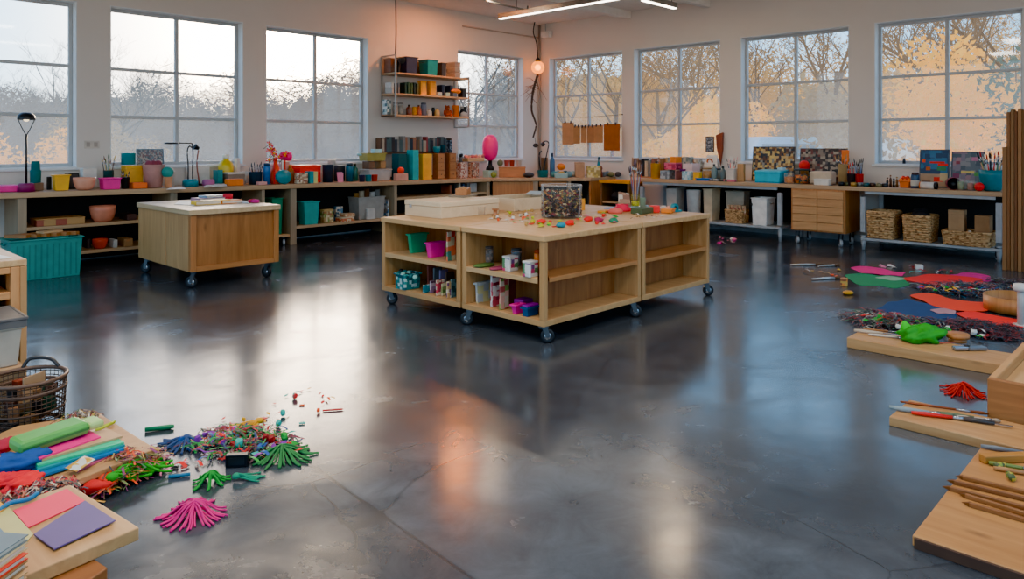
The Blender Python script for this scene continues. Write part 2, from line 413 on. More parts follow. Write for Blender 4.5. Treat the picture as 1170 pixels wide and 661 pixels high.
# beams of the ceiling
for k, y in enumerate((8.3, 6.6, 4.9)):
    struct('trim_%d' % (k+1), MB().b2(-3.2, XW-.002, y-.06, y+.06, ZC-.14, ZC-.001), CEIL)

# ================= desks along the walls =================
SHADE_BACK = mat('#2a2420', .8); POST = wood('#b3a38f', '#9a8a76', 'z', knots=False)  # near-black back stands in for the shadow below the worktops
def pxX(px, off=0): return Py_(px, YF+off)[0]
def pxY(px, off=0): return Px_(px, XF+off)[0]
XC = 9.72
wt = MB().prism([(.6, YF), (XC, YF), (XC, YW-.01), (.6, YW-.01)], lambda x, y: zL(x)-.065, lambda x, y: zL(x))
one('worktop', 'long pale wood worktop under the sunny windows, crowded with craft supplies', 'worktop', wt, DESKX, bevel=.005)
def unit_L(label, x0, x1, shelves, name='shelf_unit', posts=(1, 1), pw=.09):
    y0 = YF+.03; D = YW-.02-y0
    t = thing(name, label, 'shelf unit', (x0, y0, 0)); W = x1-x0
    zt = lambda x, y: zL(x0+x)-.067
    for k, xx in enumerate((0, W-pw)):
        if posts[k]: obj('side_panel', MB().prism([(xx, 0), (xx+pw, 0), (xx+pw, D), (xx, D)], 0, zt), POST, t, .003)
    a = pw if posts[0] else 0; b = W-pw if posts[1] else W
    obj('back_panel', MB().prism([(a, D-.02), (b, D-.02), (b, D), (a, D)], .02, zt), SHADE_BACK, t)  # dark sheet added where the wall lies in shadow
    for z in shelves: obj('shelf', MB().b2(a+.001, b-.001, .01, D-.021, z-.04, z), DESKX, t, .003)
    return t
ZLS = (.20, .53)
unit_L('open wooden shelving below the worktop behind the teal floor crate', pxX(21), pxX(21)+1.8, ZLS)
unit_L('narrow wooden shelf unit behind the small wooden cart on casters', pxX(21)+1.8, pxX(304), ZLS, posts=(0, 1), pw=.05)
unit_L('narrow dark bay holding the green tub beside the small wooden cart', pxX(304), pxX(340), (), posts=(0, 1), pw=.1)
unit_L('open shelf bay under the worktop with the turquoise bin', pxX(340), pxX(455), (.27, ), posts=(0, 1), pw=.06)
unit_L('open shelf bay of the worktop just before the angled corner desk', pxX(455), XC-.01, (.27, .6), posts=(0, 1), pw=.08)

# angled corner desk
t = thing('corner_desk', 'angled wooden corner desk joining the two window walls', 'desk', (0, 0, 0))
P0, P1, P2, P3, P4 = (XC+.005, YF), (11.06, 8.6), (XW-.02, 8.6), (XW-.02, YW-.02), (XC+.005, YW-.02)
zc = .862
obj('worktop', MB().prism([P0, P1, P2, P3, P4], zc-.06, zc), DESKX, t, .005)
dv = Vector((P1[0]-P0[0], P1[1]-P0[1])); dl = dv.length; du = dv/dl; dn = Vector((-du.y, du.x))
def diag(u0, u1, n0, n1, z0, z1):
    c = [Vector(P0)+du*u+dn*n for u, n in ((u0, n0), (u1, n0), (u1, n1), (u0, n1))]
    return MB().prism([tuple(p) for p in c], z0, z1)
obj('door', diag(.02, dl*.42, .03, .055, .03, zc-.07), OAKZ, t, .003)
obj('post', diag(dl*.42, dl*.47, .02, .3, 0, zc-.062), POST, t, .003)
obj('drawer', diag(dl*.48, dl*.76, .03, .055, zc-.16, zc-.07), OAKX, t, .003)
obj('post', diag(dl*.77, dl*.8, .02, .3, 0, zc-.062), POST, t, .003)
obj('shelf', diag(dl*.48, dl*.97, .05, .5, .3, .33), DESKX, t)
obj('back_panel', diag(.05, dl*.97, .52, .54, .02, zc-.07), SHADE_BACK, t)  # shade behind the openings, built as a dark sheet
obj('side_panel', MB().b2(P1[0]+.01, P2[0], 8.61, 8.65, 0, zc-.062), OAKZ, t, .003)

# right run
yA, yB = pxY(745)+.28, 1.96
one('worktop', 'long pale worktop under the windows on the plank side, lined with jars', 'worktop',
    MB().b2(XF, XW-.01, yB, yA, ZR-.06, ZR), DESKY, bevel=.005)
def frame_R(label, ya, yb, zs, caster_end=False, back=True):
    """steel under-frame; ya far end, yb near end"""
    t = thing('table_frame', label, 'table frame', (XF, (ya+yb)/2, 0)); h = abs(ya-yb)/2; D = XW-.04-XF
    for sy in (1, -1):
        for xx in (.03, D-.06):
            obj('leg', MB().lathe([(0, .0), (.018, 0), (.032, .1), (.034, .2)], 10).box((0, 0, .5), (.062, .062, ZR-.062-.33)).xf(Matrix.Translation((xx+.03, sy*(h-.035), (.11 if caster_end and sy < 0 else 0)*0))), GREY, t)
    obj('shelf', MB().b2(.02, D-.02, -h+.01, h-.01, zs-.035, zs), GREY, t, .003)
    obj('rail', MB().b2(.02, .05, -h+.07, h-.07, ZR-.1, ZR-.062), GREY, t)
    if back: obj('back_panel', MB().b2(D-.03, D-.01, -h+.07, h-.07, zs+.001, ZR-.07), SHADE_BACK, t)  # dark sheet painting in the shadow under the table
    if caster_end: caster(t, .06, -h+.04, .05, .5, GREY, z0=.02)
    return t
def caster(parent, x, y, r, rot, m=None, z0=0.0, top=None):
    """z0: wheel bottom height; top: mounting height"""
    m = m or RUB; top = top or z0+2*r+.045
    M = Matrix.Translation((x, y, z0)) @ Matrix.Rotation(rot, 4, 'Z')
    f = MB()
    f.box((0, 0, top-.006), (.075, .06, .012))
    for s in (-1, 1): f.add([(-.015, s*.021, top-.01), (.03, s*.021, top-.01), (.05, s*.021, r), (.02, s*.021, r-.012), (-.015, s*.026, top-.01), (.03, s*.026, top-.01), (.05, s*.026, r), (.02, s*.026, r-.012)],
                            [(0, 1, 2, 3), (7, 6, 5, 4), (0, 4, 5, 1), (1, 5, 6, 2), (2, 6, 7, 3), (3, 7, 4, 0)])
    c = obj('caster', f.xf(M), FORK, parent)
    RM = M @ Matrix.Translation((.03, 0, r)) @ Matrix.Rotation(math.pi/2, 4, 'X')
    wmb = MB().lathe([(0, -.016), (r*.55, -.016), (r*.6, -.018), (r*.92, -.018), (r, -.012), (r, .012), (r*.92, .018), (r*.6, .018), (r*.55, .016), (0, .016)], 22, M=RM)
    wl = obj('wheel', wmb, m, c)
    obj('hub_cap', MB().lathe([(0, -.0195), (r*.5, -.0195), (r*.52, -.017), (r*.52, .017), (r*.5, .0195), (0, .0195)], 16, M=RM), CHROME, c)
    return c
frame_R('grey steel under-frame with a low shelf holding the white tubs', yA, pxY(892), .22)
frame_R('grey steel table frame with a low shelf of wicker baskets', pxY(982), yB+.01, .17, True)

# drawer cabinet under the right worktop
ya, yb = pxY(904), pxY(966)
t = thing('drawer_cabinet', 'light oak drawer cabinet on small casters below the worktop', 'cabinet', (XF-.02, (ya+yb)/2, 0))
W = ya-yb; zb, zt = .2, ZR-.062; D = .62
obj('carcass', MB().b2(.02, D, -W/2, W/2, zb, zt), OAKZ, t, .004)
rows = 5; hh = (zt-zb-.04)/rows
for cx in (-1, 1):
    for k in range(rows):
        y0, y1 = (-W/2+.03, -.005) if cx < 0 else (.005, W/2-.03)
        dr = obj('drawer', MB().b2(0, .02, y0, y1, zb+.02+hh*k+.004, zb+.02+hh*(k+1)-.004), wood('#dcae7c', '#c18f5c', 'y', scale=1+.1*k, knots=False), t, .003)
for yy in (-W/2+.08, W/2-.08):
    for xx in (.08, D-.1): caster(t, xx, yy, .055, .7, GREY, 0, zb)

# ================= island of four rolling shelf units =================
IX0, IXM, IX1 = 4.09, 5.40, 6.6
IY0, IYM, IY1 = 3.62, 4.56, 5.69
IB, IT, TT = .128, .815, .045
def island_unit(label, x0, x1, y0, y1, openx, openy, cas):
    """openx: shelves open towards -x ; openy: open towards -y"""
    g = .014; x0 += g; x1 -= g; y0 += g; y1 -= g
    t = thing('shelf_cart', label, 'shelf cart', (x0, y0, 0)); W = x1-x0; D = y1-y0; p = .045; zt = IT-TT
    obj('worktop', MB().b2(-.012, W, -.012, D, zt, IT), wood('#dcbb8f', '#c49a68', 'y'), t, .006)
    obj('bottom_board', MB().b2(0, W, 0, D, IB, IB+.045), wood('#d2ae80', '#b98d5c', 'y'), t, .003)
    zb = IB+.046
    if openx and openy:
        dx, dy = .43, .25
        obj('post', MB().prism([(0, 0), (p, 0), (p+.015, p), (p, p+.015), (0, p)], zb, zt), PALEZ, t, .003)
        obj('divider', MB().prism([(p, p*.4), (dy+p, dy), (dy, dy+.03), (p*.4, p)], zb, zt), PLYZ, t)
        obj('back_panel', MB().b2(dy+p+.01, W-p, dy, dy+.02, zb, zt), PLYZ, t)
        obj('back_panel', MB().b2(dx, dx+.02, dy+.04, D-p, zb, zt), PLYZ, t)
        obj('side_panel', MB().b2(0, W, D-p, D, zb, zt), PALEZ, t, .003)
        obj('side_panel', MB().b2(W-p, W, 0, D-p-.001, zb, zt), PALEZ, t, .003)
        obj('shelf', MB().prism([(.003, p+.02), (dy, dy+.035), (dx, dy+.035), (dx, D-p-.001), (.003, D-p-.001)], .445, .485), PALEY, t, .003)
        obj('shelf', MB().prism([(p+.02, .003), (W-p-.001, .003), (W-p-.001, dy), (dy+.035, dy)], .455, .49), PLY, t, .003)
    elif openx:
        dx = .43
        obj('side_panel', MB().b2(0, W, 0, p, zb, zt), PALEZ, t, .003)
        obj('side_panel', MB().b2(0, W, D-p, D, zb, zt), PALEZ, t, .003)
        obj('back_panel', MB().b2(dx, dx+.02, p+.001, D-p-.001, zb, zt), PLYZ, t)
        obj('shelf', MB().b2(.003, dx-.001, p+.001, D-p-.001, .445, .485), PALEY, t, .003)
    elif openy:
        dy = .27
        obj('side_panel', MB().b2(0, p, 0, D, zb, zt), PALEZ, t, .003)
        obj('side_panel', MB().b2(W-p, W, 0, D, zb, zt), PALEZ, t, .003)
        obj('back_panel', MB().b2(p+.001, W-p-.001, dy, dy+.02, zb, zt), PLYZ, t)
        obj('shelf', MB().b2(p+.001, W-p-.001, .003, dy-.001, .455, .49), PLY, t, .003)
    else:
        obj('cabinet_body', MB().b2(.005, W-.005, .005, D-.005, zb, zt-.001), PALEZ, t)
    for (cx, cy, rot) in cas: caster(t, cx, cy, .054, rot, RUB, 0, IB)
U1 = IXM-IX0; V1 = IYM-IY0; U2 = IX1-IXM; V2 = IY1-IYM
island_unit('corner unit of the big rolling island, shelves open on two sides', IX0, IXM, IY0, IYM, 1, 1, [(.035, .035, -.75), (U1-.12, .03, -.9), (.03, V1-.1, 2.4), (U1-.12, V1-.12, .3)])
island_unit('island shelf unit below the white storage case, green and pink tubs inside', IX0, IXM, IYM, IY1, 1, 0, [(.03, V2-.1, -.7), (U1-.1, V2-.1, .2), (U1-.1, .1, 1.2)])
island_unit('empty shelf unit of the island towards the drawer cabinet side', IXM, IX1, IY0, IYM, 0, 1, [(U2-.06, .03, -.8), (U2-.1, V1-.1, 1.4), (.1, V1-.1, .5)])
island_unit('plain back unit of the island behind the jar of scraps', IXM, IX1, IYM, IY1, 0, 0, [(U2-.1, V2-.1, .4), (.1, V2-.1, .4)])

# ================= small cart by the left worktop =================
x0, x1, y0, y1 = 3.12, 4.11, 7.64, 9.13
t = thing('rolling_cart', 'closed wooden cart on black casters with a pale top', 'cart', (x0, y0, 0)); W = x1-x0; D = y1-y0
zb, zt = .175, .82
obj('worktop', MB().b2(-.02, W+.01, -.02, D, zt-.055, zt), wood('#d9c6a8', '#c2aa86', 'y', knots=False), t, .006)
obj('front_panel', MB().b2(.06, W-.06, .035, .055, zb+.05, zt-.057), wood('#b87f48', '#93602f', 'z'), t)
for xx in (0, W-.06): obj('post', MB().b2(xx, xx+.06, 0, .06, zb, zt-.057), OAKZ, t, .004)
obj('rail', MB().b2(.061, W-.061, .0, .06, zb, zb+.05), OAKX, t, .004)
for k, (a, b) in enumerate(((.062, D*.44-.009), (D*.44+.009, D-.003))):
    obj('side_panel', MB().b2(0, .03, a, b, zb, zt-.057), wood('#d8b080', '#bc9060', 'z', scale=1+.2*k, knots=False), t, .004)
obj('side_panel', MB().b2(W-.03, W, .062, D-.003, zb, zt-.057), PALEZ, t, .004)
obj('back_panel', MB().b2(.031, W-.031, D-.03, D-.003, zb, zt-.057), PALEZ, t)
obj('bottom_board', MB().b2(.031, W-.031, .062, D-.031, zb, zb+.04), DESKY, t)
for cx, cy, rr in ((.07, .07, 2.4), (W-.09, .07, 1.9), (.07, D-.12, 2.2), (W-.09, D-.12, 1.0)): caster(t, cx, cy, .062, rr, RUB, 0, zb)

# ================= foreground shelf cabinet at the left =================
x0, x1, y0, y1 = .2, 1.15, 5.24, 6.32
t = thing('shelf_cabinet', 'low wooden cabinet with open slots beside the teal floor crate', 'cabinet', (x0, y0, 0)); W = x1-x0; D = y1-y0
CHH = .8
obj('worktop', MB().b2(0, W, 0, D, CHH-.04, CHH), PALEY, t, .005)
obj('side_panel', MB().b2(W-.035, W, .001, D, 0, CHH-.041), PALEZ, t, .004)
obj('side_panel', MB().b2(0, .035, .001, D, 0, CHH-.041), PALEZ, t, .004)
obj('back_panel', MB().b2(.036, W-.036, D-.03, D-.002, .02, CHH-.041), PALEZ, t)
for z0, z1 in ((.72, .758), (.565, .61), (.37, .45)): obj('shelf', MB().b2(.036, W-.086, .0, D-.04, z0, z1), wood('#d8a470', '#bd8450', 'x'), t, .004)
obj('post', MB().b2(W-.085, W-.036, .0, .12, .37, .758), wood('#d8a470', '#bd8450', 'z'), t, .004)
obj('bottom_board', MB().b2(.036, W-.036, .005, D-.04, .02, .06), PALEY, t)

def fill_light(label, x, y, e, z=ZC-.14):  # invented fixture out of view, added to brighten the room
    t = thing('fill_panel', label, 'ceiling light', (x, y, z))
    obj('frame', MB().b2(-.62, .62, -.32, -.3, 0, .05).b2(-.62, .62, .3, .32, 0, .05).b2(-.62, -.6, -.3, .3, 0, .05).b2(.6, .62, -.3, .3, 0, .05).b2(-.62, .62, -.32, .32, .05, .06), ALU, t)
    obj('diffuser', MB().b2(-.599, .599, -.299, .299, .03, .04), glow('#fff3e4', 1.5), t)
    for s in (-.4, .4): obj('hanger', MB().tube([(s, 0, .06), (s, 0, ZC-z)], .01), ALU, t)
    la = bpy.data.lights.new('fill_lamp', 'AREA'); la.shape = 'RECTANGLE'; la.size = 1.18; la.size_y = .58; la.energy = e; la.color = (1, .93, .85)
    lo = bpy.data.objects.new('fill_lamp', la); col.objects.link(lo); lo.location = (x, y, z+.025)
for k, (x, y) in enumerate(((1.0, 1.2), (4.6, .6), (.6, 4.2), (3.2, 3.4))):
    fill_light(('added fill light panel above the viewer', 'added fill light panel above the wooden tray box', 'added fill light panel above the slotted cabinet', 'added fill light panel in front of the island')[k], x, y, 45)
def downlight(label, px, d, r, c, e):
    q = ray(px, HY); t = thing('ceiling_downlight', label, 'ceiling light', (q.x*d, q.y*d, ZC))
    obj('trim_ring', MB().lathe([(r, -.012), (r+.03, -.012), (r+.035, -.001), (r, -.001)], 28), WHITE, t); obj('diffuser', MB().lathe([(0, -.006), (r, -.006), (r, -.002), (0, -.002)], 28), glow(c, e), t)
downlight('round amber downlight set in the ceiling beyond the island', 524, 12.8, .18, '#ff8a30', 110)
downlight('round warm white downlight set in the ceiling over the island', 768, 10.5, .16, '#ffdcae', 80)
downlight('round warm white downlight next to the amber one', 560, 12.6, .13, '#ffe0bc', 70)
# ================= light and world =================
def world():
    w = bpy.data.worlds.new('sky'); bpy.context.scene.world = w; w.use_nodes = True; N = w.node_tree.nodes; L = w.node_tree.links; N.clear()
    out = N.new('ShaderNodeOutputWorld'); bg = N.new('ShaderNodeBackground'); tc = N.new('ShaderNodeTexCoord')
    nz = N.new('ShaderNodeVectorMath'); nz.operation = 'NORMALIZE'; L.new(tc.outputs['Generated'], nz.inputs[0])
    sx = N.new('ShaderNodeSeparateXYZ'); L.new(nz.outputs[0], sx.inputs[0])
    rp = N.new('ShaderNodeValToRGB'); e = rp.color_ramp.elements
    for _ in range(3): e.new(.5)
    for i, (p, c) in enumerate(((.0, (.20, .19, .18)), (.495, (.62, .60, .58)), (.54, (.44, .74, 1.0)), (.61, (.22, .60, 1.02)), (.85, (.24, .46, .9)))):
        e[i].position = p; e[i].color = c+(1,)
    mr = N.new('ShaderNodeMapRange'); mr.inputs[1].default_value = -1; mr.inputs[2].default_value = 1; L.new(sx.outputs['Z'], mr.inputs[0]); L.new(mr.outputs[0], rp.inputs['Fac'])
    dt = N.new('ShaderNodeVectorMath'); dt.operation = 'DOT_PRODUCT'; L.new(nz.outputs[0], dt.inputs[0]); dt.inputs[1].default_value = GLOWDIR
    def lobe(pw, colr, base):
        mx = N.new('ShaderNodeMath'); mx.operation = 'MAXIMUM'; mx.inputs[1].default_value = 0; L.new(dt.outputs['Value'], mx.inputs[0])
        po = N.new('ShaderNodeMath'); po.operation = 'POWER'; po.inputs[1].default_value = pw; L.new(mx.outputs[0], po.inputs[0])
        mm = N.new('ShaderNodeMix'); mm.data_type = 'RGBA'; mm.blend_type = 'MIX'; L.new(po.outputs[0], mm.inputs[0])
        mm.inputs[6].default_value = (0, 0, 0, 1); mm.inputs[7].default_value = colr+(1,)
        ad = N.new('ShaderNodeMix'); ad.data_type = 'RGBA'; ad.blend_type = 'ADD'; ad.inputs[0].default_value = 1; L.new(base, ad.inputs[6]); L.new(mm.outputs[2], ad.inputs[7]); return ad.outputs[2]
    c = lobe(25, (.7, .56, .38), rp.outputs['Color']); c = lobe(80, (9.0, 6.4, 3.8), c); c = lobe(300, (14, 10.5, 7.0), c)
    # dimmer, bluer sky away from the sun
    m3 = N.new('ShaderNodeMapRange'); m3.inputs[1].default_value = .66; m3.inputs[2].default_value = .985; m3.inputs[3].default_value = .5; m3.inputs[4].default_value = 1.0; L.new(dt.outputs['Value'], m3.inputs[0])
    L.new(c, bg.inputs['Color'])
    ms = N.new('ShaderNodeMath'); ms.operation = 'MULTIPLY'; ms.inputs[1].default_value = WORLD_STRENGTH; L.new(m3.outputs[0], ms.inputs[0]); L.new(ms.outputs[0], bg.inputs['Strength'])
    L.new(bg.outputs[0], out.inputs[0])
    w.cycles.sampling_method = 'MANUAL'; w.cycles.sample_map_resolution = 512
GLOWDIR = tuple(ray(338, 15).normalized())
WORLD_STRENGTH = 3.4
_s = ray(338, 62); SUN = tuple(_s.normalized())
world()
sl = bpy.data.lights.new('sun', 'SUN'); sl.energy = 2.5; sl.angle = math.radians(3); sl.color = (1, .78, .52)
so = bpy.data.objects.new('sun', sl); col.objects.link(so); so.rotation_euler = Vector(SUN).to_track_quat('Z', 'Y').to_euler(); so.location = (8, 20, 6)

sc = bpy.context.scene
sc.view_settings.view_transform = 'AgX'; sc.view_settings.look = 'AgX - Punchy'; sc.view_settings.exposure = 1.2
sc.cycles.use_denoising = True; sc.cycles.max_bounces = 8; sc.cycles.diffuse_bounces = 4; sc.cycles.glossy_bounces = 4
sc.cycles.transparent_max_bounces = 16; sc.cycles.transmission_bounces = 4
sc.cycles.caustics_reflective = False; sc.cycles.caustics_refractive = False; sc.cycles.sample_clamp_indirect = 4
sc.cycles.use_adaptive_sampling = True
HZ = .9  # strength of the haze glow painted into the outdoor materials
# ================= outside =================
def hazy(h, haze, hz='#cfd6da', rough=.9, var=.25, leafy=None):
    """distant outdoor things, haze painted in as emitted light"""
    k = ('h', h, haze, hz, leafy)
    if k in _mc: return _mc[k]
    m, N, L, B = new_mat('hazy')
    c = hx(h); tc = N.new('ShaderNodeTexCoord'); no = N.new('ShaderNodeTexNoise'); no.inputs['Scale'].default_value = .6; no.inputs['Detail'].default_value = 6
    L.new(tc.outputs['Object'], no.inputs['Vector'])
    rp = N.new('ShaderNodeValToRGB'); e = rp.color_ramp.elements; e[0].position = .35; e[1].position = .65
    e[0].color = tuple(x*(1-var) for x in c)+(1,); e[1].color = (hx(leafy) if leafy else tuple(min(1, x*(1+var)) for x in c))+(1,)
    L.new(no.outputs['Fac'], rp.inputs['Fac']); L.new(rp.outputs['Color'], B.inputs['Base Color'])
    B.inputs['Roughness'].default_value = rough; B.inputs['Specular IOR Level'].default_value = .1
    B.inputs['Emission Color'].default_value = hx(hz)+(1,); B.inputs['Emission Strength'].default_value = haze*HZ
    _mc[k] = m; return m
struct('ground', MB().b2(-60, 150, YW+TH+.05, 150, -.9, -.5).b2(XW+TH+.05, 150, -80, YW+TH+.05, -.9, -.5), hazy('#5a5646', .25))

def grow(rr, h, spread=.55, depth=5, r0=.11, droop=0.0, lean=.06):
    mb = MB()
    def br(p, d, ln, r, k):
        pts = [p]; q = p
        n = 3 if k < 3 else 2
        for i in range(n):
            d = (d+Vector((rr.uniform(-1, 1), rr.uniform(-1, 1), rr.uniform(-.3, .7)))*(.10+.05*k)).normalized()
            q = q+d*(ln/n); pts.append(q)
        mb.tube(pts, r, 5 if k < 2 else 3, r2=r*.6)
        if k >= depth: return
        nb = 3 if k else 6
        for i in range(nb+(1 if k >= 2 else 0)):
            t = rr.uniform(.35, 1) if k else rr.uniform(.3, 1)
            base = p+(q-p)*t
            az = rr.uniform(0, 2*math.pi); up = rr.uniform(.35, 1.0)-droop*k
            nd = (d*(.75 if k else .5)+Vector((math.cos(az), math.sin(az), up*.6))*spread*1.2).normalized()
            br(base, nd, ln*rr.uniform(.5, .78), r*.52, k+1)
    br(Vector((0, 0, 0)), Vector((rr.uniform(-lean, lean), rr.uniform(-lean, lean), 1)).normalized(), h*.42, r0, 0)
    return mb
rt = random.Random(11)
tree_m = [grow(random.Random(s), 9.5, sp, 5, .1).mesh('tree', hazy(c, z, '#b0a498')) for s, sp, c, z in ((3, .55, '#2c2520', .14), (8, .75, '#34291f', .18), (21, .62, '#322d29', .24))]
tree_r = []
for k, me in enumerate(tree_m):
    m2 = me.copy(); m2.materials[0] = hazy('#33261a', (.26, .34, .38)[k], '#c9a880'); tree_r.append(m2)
def atpx(px, dist, z=-.5):
    r = ray(px, HY); return Vector((r.x*dist, r.y*dist, z))
n_tree = 0
def tree(px, dist, k, sc_, label, group=None):
    o = obj('tree', tree_m[k], None, None, 0, atpx(px, dist), rt.uniform(0, 6.28)) if False else bpy.data.objects.new('tree', (tree_m if px < 600 else tree_r)[k])
    col.objects.link(o); o.location = atpx(px, dist); o.rotation_euler = (0, 0, rt.uniform(0, 6.28)); o.scale = (sc_,)*3
    tag(o, label, 'tree', group)
tree(56, 42, 0, .95, 'tall bare tree standing alone behind the first window, beside the desk lamp')
tree(16, 44, 1, .8, 'low spreading bare tree behind the golden bush of the first window')
tree(172, 45, 2, .8, 'slender bare tree in the middle of the second window of the sunny wall')
tree(222, 46, 0, .64, 'small pale bare tree low in the second window, beside its mullion')
tree(128, 37, 1, .9, 'bare tree half hidden by the white pier before the second window')
tree(318, 46, 2, .62, 'faint bare tree lost in the sun glare of the third window')
tree(398, 44, 1, .72, 'bare tree at the shaded edge of the third sunny window')
tree(540, 40, 0, 1.15, 'bare tree behind the pink mannequin head window')
tree(585, 42, 2, 1.05, 'thin bare tree at the corner side of the window behind the pink head')
tree(650, 27, 1, .95, 'pale bare tree behind the window with hanging kraft sheets')
tree(700, 33, 0, 1.0, 'bare tree above the largest hanging kraft sheet')
tree(755, 26, 2, 1.0, 'bare tree in the window above the book rack and craft boxes')
tree(812, 29, 1, 1.05, 'bare tree with arching twigs at the side of the crossed window above the leather pouch')
tree(870, 28, 0, .95, 'bare tree behind the pane over the pale van')
tree(955, 24, 1, 1.15, 'large bare tree with dark arching boughs above the mosaic boards')
tree(1048, 29, 2, 1.35, 'bare tree with long sideways boughs above the white shed')
tree(1105, 27, 1, 1.3, 'dark crooked bare tree in the big window above the art boards')
tree(1152, 28, 0, 1.25, 'bare tree rising behind the upright wooden planks')

def leafcloud(rr, n, rx, ry, rz, s, lumps=7, thin=.5):
    mb = MB(); cs = [(Vector((rr.uniform(-.7, .7)*rx, rr.uniform(-.7, .7)*ry, rr.uniform(.3, .75)*rz)), rr.uniform(.35, .6)) for _ in range(lumps)]
    vs = []; fs = []
    for i in range(n):
        c, q = rr.choice(cs)
        while True:
            p = Vector((rr.uniform(-1, 1), rr.uniform(-1, 1), rr.uniform(-1, 1)))
            if p.length < 1: break
        p = c+Vector((p.x*rx*q, p.y*ry*q, p.z*rz*q)); p.z = max(p.z, .02)
        a = Vector((rr.uniform(-1, 1), rr.uniform(-1, 1), rr.uniform(-1, 1))).normalized(); b = a.orthogonal().normalized()
        w = s*rr.uniform(.5, 1.2); o = len(vs)
        vs += [p-a*w, p+b*w*thin, p+a*w, p-b*w*thin]; fs.append((o, o+1, o+2, o+3))
    mb.add(vs, fs); return mb
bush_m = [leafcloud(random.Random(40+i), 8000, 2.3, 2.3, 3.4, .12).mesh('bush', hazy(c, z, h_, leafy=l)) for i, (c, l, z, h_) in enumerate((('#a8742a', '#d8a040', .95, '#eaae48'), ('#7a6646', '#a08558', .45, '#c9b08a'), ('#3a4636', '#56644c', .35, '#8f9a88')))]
def bush(px, dist, k, sc_, label):
    o = bpy.data.objects.new('bush', bush_m[k]); col.objects.link(o); o.location = atpx(px, dist); o.rotation_euler = (0, 0, rt.uniform(0, 6)); o.scale = (sc_,)*3
    tag(o, label, 'bush')
bush(34, 17, 0, .68, 'golden bush glowing behind the lamp in the first window')
bush(120, 26, 1, .8, 'tan bush low behind the white pier and second window')
bush(1065, 25, 0, .95, 'golden leafy bush beside the white shed')
bush(1122, 23, 2, 1.3, 'dark green bush behind the art boards window')
bush(1160, 22, 0, 1.3, 'yellow bush behind the upright planks')
bush(880, 27, 0, 1.0, 'yellowed bush behind the pale van')
bush(800, 25, 0, .95, 'golden bush low behind the crossed window above the craft boxes')
bush(955, 24, 1, 1.1, 'tan bush behind the second mosaic board')
# hazy woods all round, nobody could count the stems
def woods(rr, pxs, dist, top, colr, n, leaf, hz, nm):
    mb = MB()
    for px in pxs:
        d = dist*rr.uniform(.85, 1.2); c = atpx(px, d); h = top(px)*rr.uniform(.8, 1.15)*d/dist
        cl = leafcloud(rr, n, d*.075, d*.075, h, .5 if px < 600 else .17, 6, .06 if px < 600 else .3)
        mb.add([Vector(p)+c for p in cl.v], cl.f)
        for k in range(0):
            b = c+Vector((rr.uniform(-2, 2), rr.uniform(-2, 2), 0)); mb.tube([b, b+Vector((rr.uniform(-.5, .5), rr.uniform(-.5, .5), h*1.15))], .09, 4, r2=.02)
    o = obj('treeline', mb, hazy(colr, hz[0], hz[1], leafy=leaf)); tag(o, nm, 'woods', None, 'stuff')
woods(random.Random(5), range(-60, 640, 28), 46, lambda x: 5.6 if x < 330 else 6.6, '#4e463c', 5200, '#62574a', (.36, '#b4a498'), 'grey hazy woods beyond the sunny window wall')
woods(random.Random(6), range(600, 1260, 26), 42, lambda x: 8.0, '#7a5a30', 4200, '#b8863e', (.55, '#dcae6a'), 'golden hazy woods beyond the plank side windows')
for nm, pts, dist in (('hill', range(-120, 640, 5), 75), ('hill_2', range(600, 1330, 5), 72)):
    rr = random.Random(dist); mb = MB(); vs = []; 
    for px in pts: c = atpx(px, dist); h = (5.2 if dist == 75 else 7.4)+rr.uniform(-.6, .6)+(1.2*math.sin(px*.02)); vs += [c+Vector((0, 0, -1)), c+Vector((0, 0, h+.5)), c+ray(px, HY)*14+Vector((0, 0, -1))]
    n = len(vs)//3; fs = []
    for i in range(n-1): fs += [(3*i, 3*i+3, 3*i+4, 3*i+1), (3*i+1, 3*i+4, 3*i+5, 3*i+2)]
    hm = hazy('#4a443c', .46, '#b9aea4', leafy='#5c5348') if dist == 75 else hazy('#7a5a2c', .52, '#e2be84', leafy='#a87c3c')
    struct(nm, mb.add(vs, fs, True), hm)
# shed and van
p = atpx(1018, 22, -.15); t = thing('garden_shed', 'small white shed with a gabled roof seen low in the big window', 'shed', p, .75)
obj('wall', MB().b2(-.75, .75, -.6, .6, 0, 1.95).add([(-.75, -.6, 1.95), (.75, -.6, 1.95), (0, -.6, 2.35), (-.75, .6, 1.95), (.75, .6, 1.95), (0, .6, 2.35)], [(0, 1, 2), (5, 4, 3)]), hazy('#dfe6ea', .5), t)
obj('roof', MB().add([(-.9, -.75, 1.88), (0, -.75, 2.42), (.9, -.75, 1.88), (-.9, .75, 1.88), (0, .75, 2.42), (.9, .75, 1.88)], [(0, 1, 4, 3), (1, 2, 5, 4), (0, 3, 4, 1), (1, 4, 5, 2)]), hazy('#c7d6e2', .6), t)
obj('door', MB().b2(-.3, .3, -.64, -.602, 0, 1.5), hazy('#8d9aa3', .3), t)
t.scale = (.75,)*3
p = atpx(896, 24, -.2); t = thing('van', 'pale blue van parked outside, roof just above the mosaic board', 'van', p, math.atan2(-CA, SA))
VB = hazy('#a9c9e0', .35, '#c9dcea')
obj('body', MB().prism([(-1.9, -.8), (1.9, -.8), (1.9, .8), (-1.9, .8)], .35, 1.2), VB, t, .08)
obj('cabin', MB().add([(-1.5, -.75, 1.2), (1.2, -.75, 1.2), (1.2, .75, 1.2), (-1.5, .75, 1.2), (-1.0, -.6, 1.95), (.8, -.6, 1.95), (.8, .6, 1.95), (-1.0, .6, 1.95)], [(0, 1, 5, 4), (1, 2, 6, 5), (2, 3, 7, 6), (3, 0, 4, 7), (4, 5, 6, 7)]), VB, t, .05)
